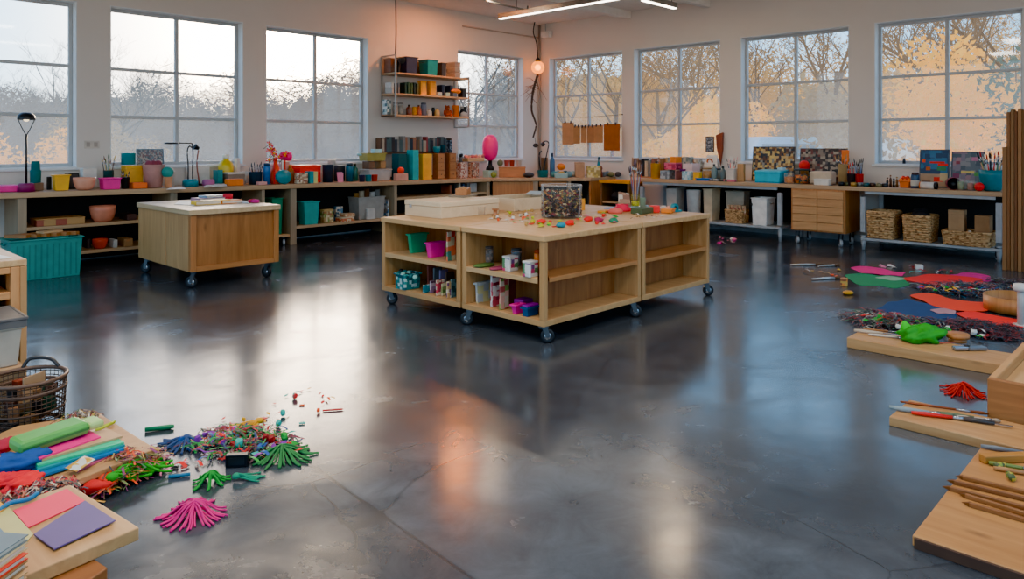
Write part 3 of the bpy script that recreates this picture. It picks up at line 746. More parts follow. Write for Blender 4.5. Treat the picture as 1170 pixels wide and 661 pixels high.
obj('window', MB().b2(-1.0, .75, -.735, -.70, 1.32, 1.72), hazy('#5f7482', .3), t)
for sx in (-1.2, 1.2):
    for sy in (-.75, .75): obj('wheel', MB().lathe([(0, -.1), (.33, -.1), (.35, 0), (.33, .1), (0, .1)], 16, M=Matrix.Translation((sx, sy, .35)) @ Matrix.Rotation(math.pi/2, 4, 'X')), DARK, t)
# ================= kinds of small things =================
def rbox(w, d, h, z0=0): return MB().b2(-w/2, w/2, -d/2, d/2, z0, z0+h)
def dims(S, w, h, ratio=1.0, D=None):
    """pixel width and height of a wall-aligned box -> metres (width, depth, height)"""
    tot = w*S.m
    if D is None:
        s = tot/(S.ff+abs(S.sf)*ratio); D = s*ratio
    else: s = max(.02, (tot-D*abs(S.sf))/S.ff)
    return s, D, h*S.m
def box(name, label, cat, S, w, h, m, ratio=.8, D=None, lid=None, group=None, rz=0, bevel=.006, tape=None):
    s, D, H = dims(S, w, h, ratio, D)
    if isinstance(m, str): m = mat(m)
    if lid is None and tape is None:
        return one(name, label, cat, rbox(s, D, H), m, S.loc, S.rz+rz, group, min(bevel, H*.2))
    t = thing(name, label, cat, S.loc, S.rz+rz, group)
    lh = max(.012, H*.14)
    obj('body', rbox(s*.98, D*.98, H-lh), m, t, min(bevel, H*.1))
    if lid is not None: obj('lid', rbox(s, D, lh, H-lh), mat(lid) if isinstance(lid, str) else lid, t, min(.004, lh*.3))
    else: obj('lid', rbox(s*.98, D*.98, lh, H-lh), m, t); obj('tape', MB().b2(-s*.08, s*.08, -D*.495, D*.495, H, H+.002), mat(tape), t)
    return t
def bin_mb(w, d, h, taper=.82, t=.008, rim=.012):
    """open tapered box-shaped container, base at z=0"""
    mb = MB(); a, b = w/2, d/2; p = taper
    def ring(x, y, z): return [(-x, -y, z), (x, -y, z), (x, y, z), (-x, y, z)]
    rs = [ring(a*p, b*p, 0), ring(a, b, h-.015), ring(a+rim, b+rim, h-.015), ring(a+rim, b+rim, h), ring(a-t, b-t, h), ring(a*p-t, b*p-t, t)]
    vs = sum(rs, []); fs = [(3, 2, 1, 0)]
    for k in range(5):
        for i in range(4):
            j = (i+1) % 4; fs.append((k*4+i, k*4+j, k*4+4+j, k*4+4+i))
    fs.append((20, 21, 22, 23)); return mb.add(vs, fs)
def tub(name, label, cat, S, w, h, m, taper=.82, ratio=.8, D=None, handle=None, group=None, rz=0, lid=None):
    s, D, H = dims(S, w, h, ratio, D)
    if isinstance(m, str): m = mat(m, .4)
    if handle is None and lid is None: return one(name, label, cat, bin_mb(s, D, H, taper), m, S.loc, S.rz+rz, group, .004)
    t = thing(name, label, cat, S.loc, S.rz+rz, group); obj('body', bin_mb(s, D, H, taper), m, t, .004)
    if handle:
        for k in (-1, 1):
            obj('handle', MB().tube([(k*(s/2+.01), -D*.18, H*.82), (k*(s/2+.03), -D*.12, H*.8), (k*(s/2+.03), D*.12, H*.8), (k*(s/2+.01), D*.18, H*.82)], .008), mat(handle), t)
    if lid: obj('lid', rbox(s+.03, D+.03, .03, H), mat(lid), t, .008)
    return t
def cup_prof(rt, rb, h, t=.004): return [(0, 0), (rb, 0), (rt, h), (rt+.002, h+.002), (rt-t, h+.001), (rb-t, t), (0, t)]
def cup(name, label, cat, S, w, h, m, taper=.78, group=None, n=24, rimc=None):
    if isinstance(m, str): m = mat(m, .4)
    r = w*S.m/2; H = h*S.m
    return one(name, label, cat, MB().lathe(cup_prof(r, r*taper, H), n), m, S.loc, S.rz, group)
def bowl(name, label, cat, S, w, h, m, group=None):
    if isinstance(m, str): m = mat(m, .4)
    r = w*S.m/2; H = h*S.m; pr = [(0, 0), (r*.5, 0)]+[(r*(.5+.5*math.sin(a*math.pi/12)), H*(1-math.cos(a*math.pi/12))) for a in range(1, 7)]
    pr += [(r-.006, H)]+[(r*(.47+.5*math.sin(a*math.pi/12))-.006, H*(1-math.cos(a*math.pi/12))+.008) for a in range(5, 0, -1)]+[(0, .009)]
    return one(name, label, cat, MB().lathe(pr, 28), m, S.loc, S.rz, group)
def bottle(name, label, cat, S, w, h, m, cap, group=None, shape=0, band=None):
    if isinstance(m, str): m = mat(m, .3)
    r = w*S.m/2; H = h*S.m; t = thing(name, label, cat, S.loc, S.rz, group)
    if shape == 0: pr = [(0, 0), (r*.95, 0), (r, H*.03), (r, H*.62), (r*.85, H*.72), (r*.4, H*.82), (r*.38, H*.88), (0, H*.88)]
    elif shape == 1: pr = [(0, 0), (r, 0), (r, H*.8), (r*.9, H*.85), (r*.8, H*.86), (0, H*.86)]
    else: pr = [(0, 0), (r*.9, 0), (r, H*.15), (r*.9, H*.45), (r*.55, H*.7), (r*.32, H*.8), (r*.3, H*.88), (0, H*.88)]
    obj('body', MB().lathe(pr, 18), m, t)
    cr = r*(.42 if shape != 1 else .86)
    obj('cap', MB().lathe([(0, H*.85), (cr, H*.85), (cr, H*.98), (cr*.8, H), (0, H)], 16), mat(cap), t)
    if band: obj('band', MB().lathe([(r*1.01, H*.15), (r*1.02, H*.16), (r*1.02, H*.5), (r*1.01, H*.51)], 18), band if not isinstance(band, str) else mat(band), t)
    return t
def jar(name, label, cat, S, w, h, fill, lid=None, group=None, level=.75, glassc='#dfe8ea'):
    r = w*S.m/2; H = h*S.m; t = thing(name, label, cat, S.loc, S.rz, group)
    obj('glass_body', MB().lathe([(0, 0), (r*.96, 0), (r, .01), (r, H*.84), (r*.9, H*.92), (r*.88, H*.98), (r*.84, H*.98), (r*.86, H*.9), (r*.95, H*.82), (r*.95, .012), (0, .012)], 20), clear(glassc, .3), t)
    if fill: f = obj('contents', MB().lathe([(0, .014), (r*.92, .014), (r*.92, H*level), (r*.5, H*(level+.03)), (0, H*level)], 16), fill if not isinstance(fill, str) else mat(fill, .7, 0, .4), t); f['kind'] = 'stuff'
    if lid: obj('lid', MB().lathe([(0, H*.9), (r*.98, H*.9), (r*.98, H), (0, H+.002)], 20), mat(lid), t)
    return t
def ball(name, label, cat, S, w, m, group=None, sz=1.0, knot=None):
    if isinstance(m, str): m = mat(m, .6)
    r = w*S.m/2; return one(name, label, cat, MB().ball((0, 0, r*sz), r, 16, sz=sz), m, S.loc, S.rz, group)
def sheetbox(w, d, h): return MB().b2(-w/2, w/2, -d/2, d/2, 0, h)
def book(label, loc, rz, w, d, h, c, group=None, flat=True, name='book', cat='book'):
    """flat: lies, h thick; otherwise stands with its spine (w thick) to the room, h tall"""
    t = thing(name, label, cat, loc, rz, group); M_ = mat(c, .5) if isinstance(c, str) else c
    if flat:
        th = min(.006, h*.15)
        obj('cover', MB().b2(-w/2, w/2, -d/2, d/2, 0, th).b2(-w/2, w/2, -d/2, d/2, h-th, h).b2(-w/2, -w/2+th, -d/2, d/2, th, h-th), M_, t)
        obj('pages', MB().b2(-w/2+th, w/2-.008, -d/2+.006, d/2-.006, th, h-th), IVORY, t)
    else:
        th = min(.004, w*.15)
        obj('cover', MB().b2(-w/2, -w/2+th, -d/2, d/2, 0, h).b2(w/2-th, w/2, -d/2, d/2, 0, h).b2(-w/2+th, w/2-th, -d/2, -d/2+th, 0, h), M_, t)
        obj('pages', MB().b2(-w/2+th, w/2-th, -d/2+th, d/2-.006, .005, h-.006), IVORY, t)
    return t
_brush = {}
def brush(label, loc, tilt, az, L_, hc, tipc, group, name='paintbrush', cat='paintbrush', r=.006):
    k = (hc, tipc, round(L_, 2), r)
    rot = (-tilt*math.sin(az), tilt*math.cos(az), 0)
    if k in _brush: return dup(_brush[k], loc, label=label, group=group, rot=rot)
    t = thing(name, label, cat, loc, 0, group)
    obj('handle', MB().lathe([(0, 0), (r*.5, 0), (r*.9, L_*.2), (r, L_*.5), (r*.7, L_*.72), (0, L_*.72)], 8), mat(hc, .4), t)
    obj('ferrule', MB().lathe([(0, L_*.71), (r*.85, L_*.71), (r*1.0, L_*.84), (0, L_*.84)], 8), CHROME, t)
    obj('bristles', MB().lathe([(0, L_*.835), (r*1.0, L_*.835), (r*1.25, L_*.91), (r*.5, L_), (0, L_*1.01)], 8), mat(tipc, .8), t)
    _brush[k] = t; t.rotation_euler = rot; return t
def brushes_in(S, w, n, lpx, where, cols, tips, seed=0, base=.01, tilt=.28, r=.006, thing_name='paintbrush'):
    """paintbrushes standing in a cup of width w px at spot S"""
    rr = random.Random(seed); rad = w*S.m/2*.6
    for i in range(n):
        a = 6.28*i/n+rr.uniform(-.1, .1); q = (.3, .75)[i % 2]*rad; hc = cols[i % len(cols)]; nm = CN[hc]
        g = '%s %ss in %s' % (nm, thing_name, where)
        t = min(tilt, rr.uniform(.35, 1)*(w*S.m*.40-q)/(13*S.m)); L2_ = lpx*S.m*rr.uniform(.8, 1.05)
        brush('%s-handled %s standing in %s' % (nm, thing_name, where), S.loc+Vector((q*math.cos(a), q*math.sin(a), base)), t, a, L2_, hc, tips[i % len(tips)], g, thing_name, thing_name, r)
CN = {'#c9a26a': 'wooden', '#d3242c': 'red', '#20242c': 'black', '#3f78b5': 'blue', '#6f5a86': 'purple', '#e6dfd2': 'white', '#3b7f5c': 'green', '#e0128f': 'magenta', '#6b4a33': 'brown', '#f0b81c': 'yellow', '#8e9aa5': 'grey'}
def wicker_mb(w, d, h, taper=.92, rows=9):
    rows = int(rows*1.3); mb = MB(); r = h/rows/2
    def rr_(x, y, z, k=5):
        pts = []; c = min(x, y)*.25
        for (sx, sy, a0) in ((1, 1, 0), (-1, 1, 90), (-1, -1, 180), (1, -1, 270)):
            for i in range(k):
                a = math.radians(a0+90*i/(k-1)); pts.append((sx*(x-c)+c*math.cos(a), sy*(y-c)+c*math.sin(a), z))
        return pts
    for i in range(rows):
        f = taper+(1-taper)*i/(rows-1); mb.tube(rr_(w/2*f, d/2*f, r+i*h/rows), r*1.12, 6, True)
    q = rr_(w/2*.98, d/2*.98, 0, 4)
    for (x, y, z) in q: mb.tube([(x*taper*1.01, y*taper*1.01, 0), (x*1.03, y*1.03, h)], r*.55, 4)
    mb.b2(-w/2*taper, w/2*taper, -d/2*taper, d/2*taper, 0.001, .012)
    return mb
WICK = pmat(['#d3ab78', '#bd9260', '#cba06c', '#aa804e', '#8a6238'], 22, .7, 'CHEBYCHEV', (1, 1, 1.8))
def basket(label, S, w, h, ratio=.8, D=None, handles=True, m=None, rows=9, name='wicker_basket', group=None):
    s, D, H = dims(S, w, h, ratio, D); t = thing(name, label, 'basket', S.loc, S.rz, group); m = m or WICK
    obj('woven_body', wicker_mb(s, D, H, rows=rows), m, t)
    rim = []
    for i in range(28):
        a = 2*math.pi*i/28; cx, cy = math.cos(a), math.sin(a); e = .35
        rim.append((s/2*1.02*math.copysign(abs(cx)**e, cx), D/2*1.02*math.copysign(abs(cy)**e, cy), H))
    obj('rim', MB().tube(rim, H*.045, 6, True), m, t)
    if handles:
        obj('handle', MB().tube([(-s*.12, -D/2*1.03, H*.75), (-s*.06, -D/2*1.1, H*.8), (s*.06, -D/2*1.1, H*.8), (s*.12, -D/2*1.03, H*.75)], .008), mat('#6d4a2a', .7), t)
    return t
def panel(name, label, cat, S, w, h, art, frame='#333a40', lean=.16, fw=.012, t_=.016, group=None):
    """flat framed panel leaning back"""
    s = w*S.m/S.ff; H = h*S.m; t = thing(name, label, cat, S.loc, S.rz, group); t.rotation_euler = (-lean, 0, S.rz)
    fm = mat(frame) if isinstance(frame, str) else frame
    obj('frame', MB().b2(-s/2, s/2, 0, t_, 0, fw).b2(-s/2, s/2, 0, t_, H-fw, H).b2(-s/2, -s/2+fw, 0, t_, fw, H-fw).b2(s/2-fw, s/2, 0, t_, fw, H-fw), fm, t)
    obj('picture', MB().b2(-s/2+fw, s/2-fw, t_*.3, t_*.9, fw, H-fw), art, t); return t
def scrap_mesh(k, rr):
    """crumpled scrap / strip shapes"""
    mb = MB()
    if k == 0:   # curled strip
        n = 6; vs = []; fs = []
        for i in range(n):
            a = i/(n-1)*2.4; x = (i/(n-1)-.5)*.12; z = .012+.022*abs(math.sin(a*1.3)); vs += [(x, -.014, z), (x, .014, z+.004)]
        for i in range(n-1): fs.append((2*i, 2*i+2, 2*i+3, 2*i+1))
        return mb.add(vs, fs, True)
    if k == 1:   # folded square
        return mb.add([(-.04, -.03, .002), (.03, -.04, .006), (.045, .03, .02), (-.02, .04, .004), (.0, .0, .03)], [(0, 1, 4), (1, 2, 4), (2, 3, 4), (3, 0, 4)])
    if k == 2:   # small bead
        return mb.ball((0, 0, .014), .016, 8, sz=.85)
    if k == 3:   # chip
        return mb.box((0, 0, .006), (.055, .03, .01))
    if k == 4:   # crumpled ball
        b = MB().ball((0, 0, .025), .03, 8); b.v = [tuple(Vector(p)*(1+rr.uniform(-.25, .25))) for p in b.v]; b.sm = [False]*len(b.sm); return b
    if k == 5:   # long strip
        n = 7; vs = []; fs = []
        for i in range(n):
            x = (i/(n-1)-.5)*.24; y = .02*math.sin(i*1.1); z = .006+.012*abs(math.sin(i*.9)); vs += [(x, y-.008, z), (x, y+.008, z+.003)]
        for i in range(n-1): fs.append((2*i, 2*i+2, 2*i+3, 2*i+1))
        return mb.add(vs, fs, True)
    if k == 6:   # leafy petal
        return mb.add([(-.045, 0, .004), (0, -.02, .012), (.045, 0, .02), (0, .02, .012), (0, 0, .022)], [(0, 1, 4), (1, 2, 4), (2, 3, 4), (3, 0, 4)], True)
SN = ['curled paper strip', 'folded paper scrap', 'round bead', 'flat chip', 'crumpled paper ball', 'long paper ribbon', 'leaf-shaped scrap']
SNN = ['paper_strip', 'paper_scrap', 'bead', 'craft_chip', 'paper_ball', 'paper_ribbon', 'petal_scrap']
SCN = {'#d3242c': 'red', '#e0128f': 'magenta', '#2f9a4a': 'green', '#0aa89a': 'teal', '#ee6a26': 'orange', '#f0b81c': 'yellow', '#27508f': 'blue', '#7a2f8f': 'purple', '#e8e2d6': 'white', '#7b4a2a': 'brown', '#1c1c20': 'black', '#f08aa8': 'pink', '#8f1d24': 'dark red', '#b9c23a': 'lime', '#c79a52': 'tan', '#1c3152': 'navy'}
_sm = {}
def scrap(k, h, loc, where, rr, sc_=1.0):
    key = (k, h)
    if key not in _sm: _sm[key] = scrap_mesh(k, random.Random(k)).mesh(SNN[k], mat(h, .55))
    o = bpy.data.objects.new(SNN[k], _sm[key]); col.objects.link(o); o.location = loc; o.rotation_euler = (0, 0, rr.uniform(0, 6.28)); o.scale = (sc_*.6*rr.uniform(.7, 1.25),)*3
    lb = '%s %s %s' % (SCN[h], SN[k], where)
    tag(o, lb, SNN[k].replace('_', ' '), 'every '+lb); return o
def scatter(n, poly, z, where, kinds, cols, seed, sc_=1.0):
    """n scraps inside a polygon given in photograph pixels, lying on the plane z"""
    rr = random.Random(seed); P = [Pz(x, y, z) for x, y in poly]
    x0, x1 = min(p.x for p in P), max(p.x for p in P); y0, y1 = min(p.y for p in P), max(p.y for p in P)
    def inside(x, y):
        c = False
        for a, b in zip(P, P[1:]+P[:1]):
            if (a.y > y) != (b.y > y) and x < (b.x-a.x)*(y-a.y)/(b.y-a.y)+a.x: c = not c
        return c
    out = []
    while len(out) < n:
        x, y = rr.uniform(x0, x1), rr.uniform(y0, y1)
        if inside(x, y): out.append(scrap(rr.choice(kinds), rr.choice(cols), (x, y, z+rr.uniform(0, .004)), where, rr, sc_))
    return out
def shreds(name, label, poly, z, n, cols, seed, h=.05, ln=.09, cat='paper shreds'):
    """uncountable heap of fine shredded paper, one object"""
    rr = random.Random(seed); P = [Pz(x, y, z) for x, y in poly]; c = sum(P, Vector())/len(P); mb = MB(); mids = []
    for i in range(n):
        a, b = rr.sample(P, 2); t1, t2 = rr.random(), rr.random(); p = c*(1-t2**.6)+(a*t1+b*(1-t1))*t2**.6
        if rr.random() < .5: i0 = rr.randrange(len(P)); q = P[i0]*t1+P[(i0+1) % len(P)]*(1-t1); s = math.sqrt(rr.random()); p = c*(1-s)+q*s
        k = 1-min(1, (p-c).length/max((q_-c).length for q_ in P)); hh = z+.003+rr.random()*h*(.25+k)
        az = rr.uniform(0, 3.14); l = ln*rr.uniform(.4, 1.2); w = rr.uniform(.0015, .005); d = Vector((math.cos(az), math.sin(az), rr.uniform(-.2, .2))); s = Vector((-d.y, d.x, rr.uniform(-.4, .4)))
        o = len(mb.v); q0 = Vector((p.x, p.y, hh)); m_ = q0+Vector((0, 0, rr.uniform(0, .02)))
        vs = [q0-d*l/2-s*w, q0-d*l/2+s*w, m_+s*w, m_-s*w, q0+d*l/2+s*w, q0+d*l/2-s*w]
        for v in vs: v.z = max(v.z, z+.002)
        k_ = rr.randrange(len(cols)); mb.add(vs, [(0, 3, 2, 1), (3, 5, 4, 2)]); mids += [k_, k_]
    me = mb.mesh(name, [mat(x, .6) for x in cols]); me.polygons.foreach_set('material_index', mids)
    o = bpy.data.objects.new(name, me); col.objects.link(o); return tag(o, label, cat, None, 'stuff')
def sheet(name, label, cat, pts, z, m, th=.003, wave=0, group=None, seed=0):
    """flat sheet whose outline is given in photograph pixels on the plane z"""
    P = [Pz(x, y, z) for x, y in pts]
    c = sum(P, Vector())/len(P); poly = [((p-c).x, (p-c).y) for p in P]
    ar = sum(a[0]*b[1]-b[0]*a[1] for a, b in zip(poly, poly[1:]+poly[:1]))
    if ar < 0: poly = poly[::-1]
    if isinstance(m, str): m = mat(m, .55, 0, .04)
    return one(name, label, cat, MB().prism(poly, 0, th), m, c, 0, group)
def slab(name, label, cat, pts, z0, z1, m, parts=None):
    """thick board: outline pixels of its top face at height z1"""
    P = [Pz(x, y, z1) for x, y in pts]; c = sum(P, Vector())/len(P); c.z = z0; poly = [((p-c).x, (p-c).y) for p in P]
    ar = sum(a[0]*b[1]-b[0]*a[1] for a, b in zip(poly, poly[1:]+poly[:1]))
    if ar < 0: poly = poly[::-1]
    return one(name, label, cat, MB().prism(poly, 0, z1-z0), m, c, 0, None, .004)
def crumple(r, seed, sx=1, sy=1, sz=.5, amp=.3, n=22):
    from mathutils import noise
    b = MB().ball((0, 0, 0), 1, n); o = Vector((seed*3.1, seed*1.7, seed)); out = []
    for p in b.v:
        p = Vector(p); q = p*(1+amp*noise.noise(p*2.1+o)+amp*.7*abs(noise.noise(p*4.5+o))); out.append((q.x*r*sx, q.y*r*sy, max(q.z, -.75)*r*sz+r*sz*.75))
    b.v = out; return b
def loop_smooth(pts, k=3):
    q_ = random.Random(int(pts[0][0]*7)); p2 = []
    for a_, b_ in zip(pts, list(pts[1:])+[pts[0]]):
        f_ = q_.uniform(-.16, .16); p2 += [a_, ((a_[0]+b_[0])/2-(b_[1]-a_[1])*f_*1.5, (a_[1]+b_[1])/2+(b_[0]-a_[0])*f_*.35)]
    pts = p2; n = len(pts); out = []
    for i in range(n):
        p0, p1, p2, p3 = (Vector(pts[(i+j-1) % n]) for j in range(4))
        for j in range(k):
            t = j/k; out.append(tuple(.5*((2*p1)+(p2-p0)*t+(2*p0-5*p1+4*p2-p3)*t*t+(3*p1-p0-3*p2+p3)*t**3)))
    return out
def smooth(pts, k=4):
    P = [Vector(p) for p in pts]; out = []
    for i in range(len(P)-1):
        p0, p1, p2, p3 = P[max(i-1, 0)], P[i], P[i+1], P[min(i+2, len(P)-1)]
        for j in range(k):
            t = j/k; out.append(.5*((2*p1)+(p2-p0)*t+(2*p0-5*p1+4*p2-p3)*t*t+(3*p1-p0-3*p2+p3)*t**3))
    return out+[P[-1]]
def yarn(label, loc, n, ln, h, r, seed, az0=0, spread=6.28, hump=.06, tie=None):
    rr = random.Random(seed); mb = MB()
    for i in range(n):
        a = az0+spread*(i/n+rr.uniform(-.03, .03)); l = ln*rr.uniform(.6, 1.1); hh = hump*rr.uniform(.5, 1.1); d = Vector((math.cos(a), math.sin(a), 0)); s = Vector((-d.y, d.x, 0))*rr.uniform(-.25, .25)*l
        pts = [(-d*l*.12+Vector((0, 0, r+hh*.5))), Vector((0, 0, hh+r)), d*l*.35+s*.3+Vector((0, 0, hh*.8+r)), d*l*.7+s*.8+Vector((0, 0, hh*.15+r)), d*l+s+Vector((0, 0, r))]
        mb.tube(smooth(pts, 3), r, 5)
    t = thing('yarn_bundle', label, 'yarn', loc); obj('strands', mb, mat(h, .8), t)
    if tie: obj('tie', MB().tube([(.03*math.cos(k), .03*math.sin(k), hump*.9) for k in [i*.7 for i in range(9)]], r*1.2, 5, True), mat(tie, .8), t)
    else: obj('knot', MB().ball((0, 0, hump*.75+r), r*4.5, 10, sz=.7), mat(h, .8), t)
    return t
# ================= things on the left worktop =================
# tray, lamp, cups
box('tray', 'flat magenta tray at the very end of the worktop by the desk lamp', 'tray', SL(2, .3), 44, 7, MAG, D=.3)
S = SL(30, .12); t = thing('desk_lamp', 'black dome desk lamp on a forked pole with a plum pedestal', 'lamp', S.loc, 0); m = S.m
obj('pedestal', MB().lathe([(0, 0), (9*m, 0), (8*m, 8*m), (7*m, 9.5*m), (0, 9.5*m)], 20), mat('#7c2a56', .5), t)
obj('pole', MB().tube([(0, 0, 9*m), (0, 0, 65*m)], 1.1*m, 8), BLACK, t)
for k in (-1, 1): obj('fork_arm', MB().tube([(0, 0, 64*m), (k*4*m, 0, 72*m), (k*8*m, 0, 82*m)], .55*m, 6), BLACK, t)
obj('lamp_shade', MB().lathe([(9*m, 82*m), (9.2*m, 83*m), (8.4*m, 87*m), (5*m, 90*m), (0, 90.6*m), (0, 89.8*m), (5*m, 89.2*m), (8*m, 86.3*m), (8.8*m, 82.4*m)], 24), BLACK, t)
obj('bulb', MB().ball((0, 0, 83*m), 3*m, 12), glow('#ffe2b0', 2.0), t)
box('small_box', 'brown cardboard box under the stacked teal tumblers', 'box', SL(43, .3), 14, 9, '#7d5636')
S = SL(40.5, .3).up(9)
cup('tumbler', 'lower teal tumbler of the pair stacked on the brown box', 'tumbler', S, 11.5, 14, '#0b7f80', .92); cup('tumbler', 'upper teal tumbler of the pair stacked on the brown box', 'tumbler', S.up(14), 8.5, 10.5, '#0b7f80', 1.1)
box('speaker', 'small black upright box between the tumblers and yellow bin', 'box', SL(56, .38), 6, 15, '#191819')
tub('bin', 'bright yellow open bin on the worktop', 'bin', SL(69.5, .18), 21, 18, YEL, .84)
panel('tablet', 'dark propped tablet behind the yellow bin', 'tablet', SL(85, .45), 16, 20, mat('#4c4440', .3), '#2b2826', .5)
bowl('bowl', 'peach round bowl on the worktop beside the yellow bin', 'bowl', SL(96.5, .15), 23, 14, PEACH)
box('white_carton', 'white carton behind the peach bowl on the worktop', 'box', SL(101, .5), 20, 23, '#d9d2c6')
tub('bin', 'slanted magenta open bin between the peach bowl and orange box', 'bin', SL(125.5, .12), 25, 13, MAG, .92)
cup('pencil_cup', 'dark teal cup of dried stalks behind the magenta bin', 'cup', SL(124, .42), 11, 20, '#2f5552', .9)
brushes_in(SL(124, .42), 11, 7, 34, 'the dark teal cup behind the magenta bin', ['#6b4a33', '#c9a26a', '#3b7f5c'], ['#c9a84e', '#7b4a2a', '#3d5a34'], 3, .05, .45)
cup('pencil_cup', 'charcoal pencil cup beside the orange box on the worktop', 'cup', SL(143, .12), 9.5, 13, '#24272a', .85)
brushes_in(SL(143, .12), 9.5, 4, 19, 'the charcoal cup by the orange box', ['#20242c', '#6b4a33'], ['#2a2a2a'], 5)
box('orange_box', 'flat orange box below the yellow carton', 'box', SL(157.5, .14), 22, 6.5, '#ef7a1c', D=.18)
box('yellow_carton', 'yellow ribbed carton standing behind the flat orange box', 'box', SL(151, .42), 26, 25, '#d9a71c', D=.2, lid='#e3b42c')
cup('canister', 'teal round canister standing on the yellow carton', 'canister', SL(146.5, .42).up(26), 15, 13, '#12919a', 1.0)
cup('flower_pot', 'large dusty pink pot under the framed picture', 'pot', SL(175.5, .22), 24, 26, '#cf9a92', .72)
for k, (dx, hh) in enumerate(((-6, 30), (0, 33), (6, 29))):
    ball('pom_pom', 'maroon pom-pom resting in the dusty pink pot', 'pom-pom', SL(175.5+dx*.9, .2).up(23), 8, '#8a3346', 'maroon pom-poms in the pink pot')
ART1 = pmat(['#7c8c96', '#a8a8a4', '#5e6d78', '#b4a8a0', '#8a6a70'], 34, .6, 'EUCLIDEAN')
panel('framed_picture', 'blue-framed grey landscape picture leaning in the second window', 'picture', SL(172.5, .55).upm(.2), 31, 26, ART1, '#5f7e95', .12)
cup('cup', 'peach cup under the teal pom-pom ball', 'cup', SL(192.5, .08), 9, 12, '#e8a070', .8)
ball('pom_pom', 'teal fluffy ball on the peach cup', 'pom-pom', SL(191.5, .08).up(11), 13, '#0b8f86')
cup('glass', 'small white candle glass behind the teal pom-pom', 'glass', SL(196, .35), 7, 17, '#e9ddd4', .9)
sheet('paper_sheet', 'white paper lying by the worktop edge under the bent black lamp', 'paper', [(190, 216.5), (213, 215.6), (206, 213.6), (195, 214)], zL(pxX(200))+.001, WHITE)
# bent lamp pair
S = SL(217.5, .22); m = S.m; t = thing('desk_lamp', 'thin black bent lamp with a flat head on a teal pedestal', 'lamp', S.loc, 0)
obj('pedestal', MB().lathe([(0, 0), (8.5*m, 0), (8.5*m, 6*m), (7*m, 8*m), (0, 8*m)], 20), mat('#147f8c', .4), t)
obj('pole', MB().tube(smooth([(-2.5*m, 0, 8*m), (-2.5*m, 0, 24*m), (-3.5*m, 0, 40*m), (-1*m, 0, 46*m), (1.5*m, 0, 44*m)]), .7*m, 6), BLACK, t)
obj('pole', MB().tube(smooth([(2.5*m, 0, 8*m), (2.5*m, 0, 24*m), (3*m, 0, 36*m), (2*m, 0, 49*m)]), .7*m, 6), BLACK, t)
obj('arm', MB().tube([(2*m, 0, 49*m), (-14*m, 0, 49.5*m), (-23*m, 0, 49.5*m)], .7*m, 6), BLACK, t)
obj('lamp_head', MB().lathe([(0, 48*m), (8*m, 48.3*m), (7*m, 50*m), (0, 50.5*m)], 20, c=(-21*m, 0, 0)), BLACK, t)
S = SL(228, .4); t = thing('clip_lamp', 'small black spot lamp on a stalk behind the bent lamp', 'lamp', S.loc, 0); m = S.m
obj('base', MB().lathe([(0, 0), (5*m, 0), (5*m, 2*m), (0, 2*m)], 14), DARK, t)
obj('stalk', MB().tube(smooth([(0, 0, 2*m), (-3*m, 0, 22*m), (-2*m, 0, 36*m), (-1*m, 0, 40*m)]), .8*m, 6), mat('#9c5a4a', .5), t)
obj('lamp_head', MB().lathe([(0, 0), (2*m, 0), (3.6*m, 5*m), (3.2*m, 5.4*m), (0, 3*m)], 14, M=Matrix.Translation((-1*m, 0, 42*m)) @ Matrix.Rotation(-1.1, 4, 'Y')), BLACK, t)
box('white_carton', 'low white carton behind the bent black lamp', 'box', SL(226, .62), 28, 22, '#dcd5cb', D=.12)
one('fabric_roll', 'mauve fabric roll lying beside the teal lamp pedestal', 'fabric roll', MB().lathe([(0, -.07), (.045, -.07), (.045, .07), (0, .07)], 16, M=Matrix.Translation((0, 0, .045)) @ Matrix.Rotation(math.pi/2, 4, 'Y')), mat('#b7679b', .8), SL(238, .2).loc)
sheet('paper_pad', 'grey-white paper pad near the mauve fabric roll', 'paper pad', [(233, 214.4), (259, 212.8), (258, 210.8), (237, 212)], zL(pxX(246))+.001, mat('#cfc4b8', .7), .02)
book('teal standing book behind the mauve fabric roll', SL(249, .4).loc, 0, .07, .16, 17*SL(249, .4).m, '#0f7f80', flat=False)
box('print_box', 'white-edged brown keepsake box above the orange box', 'box', SL(267, .35), 27, 14, '#8a7462', D=.2, lid='#d8cdbd')
box('orange_box', 'flat orange box below the brown keepsake box', 'box', SL(267.5, .1), 22, 7.5, '#e8861e', D=.14)
S = SL(258, .52); bottle('jug', 'yellow sloped jug standing behind the keepsake box', 'jug', S, 17, 34, '#d8bf35', '#e9e4cf', shape=0)
box('sponge', 'white sponge block beside the yellow jug', 'sponge', SL(271, .6), 7, 29, '#e6e1d6', rz=.4)
cup('pencil_cup', 'dark blue cup crammed with brushes before the red flowers', 'cup', SL(292, .25), 15, 14, '#1d3f52', .9)
brushes_in(SL(292, .25), 15, 10, 25, 'the dark blue cup before the red flowers', ['#20242c', '#3f78b5', '#6b4a33'], ['#27384a', '#1d2a36'], 8, .02, .35)
S = SL(279, .45); t = thing('paper_fan', 'white paper fan standing behind the dark blue brush cup', 'paper fan', S.loc, 0)
fan = MB()
for i in range(9):
    a0, a1 = math.pi*(.1+.8*i/9), math.pi*(.1+.8*(i+1)/9); r_ = 15*S.m
    fan.add([(0, .01*(i % 2), 0.0), (-r_*math.cos(a0), .02*(i % 2), r_*math.sin(a0)), (-r_*math.cos(a1), .02*((i+1) % 2), r_*math.sin(a1))], [(0, 1, 2)])
obj('folds', fan, WHITE, t); obj('clip', MB().b2(-.02, .02, -.01, .02, 0, .04), GREY, t)
bottle('bottle', 'tall blue bottle beside the red paper flowers', 'bottle', SL(305, .2), 8, 24, '#1d64a0', '#123a5a', shape=1)
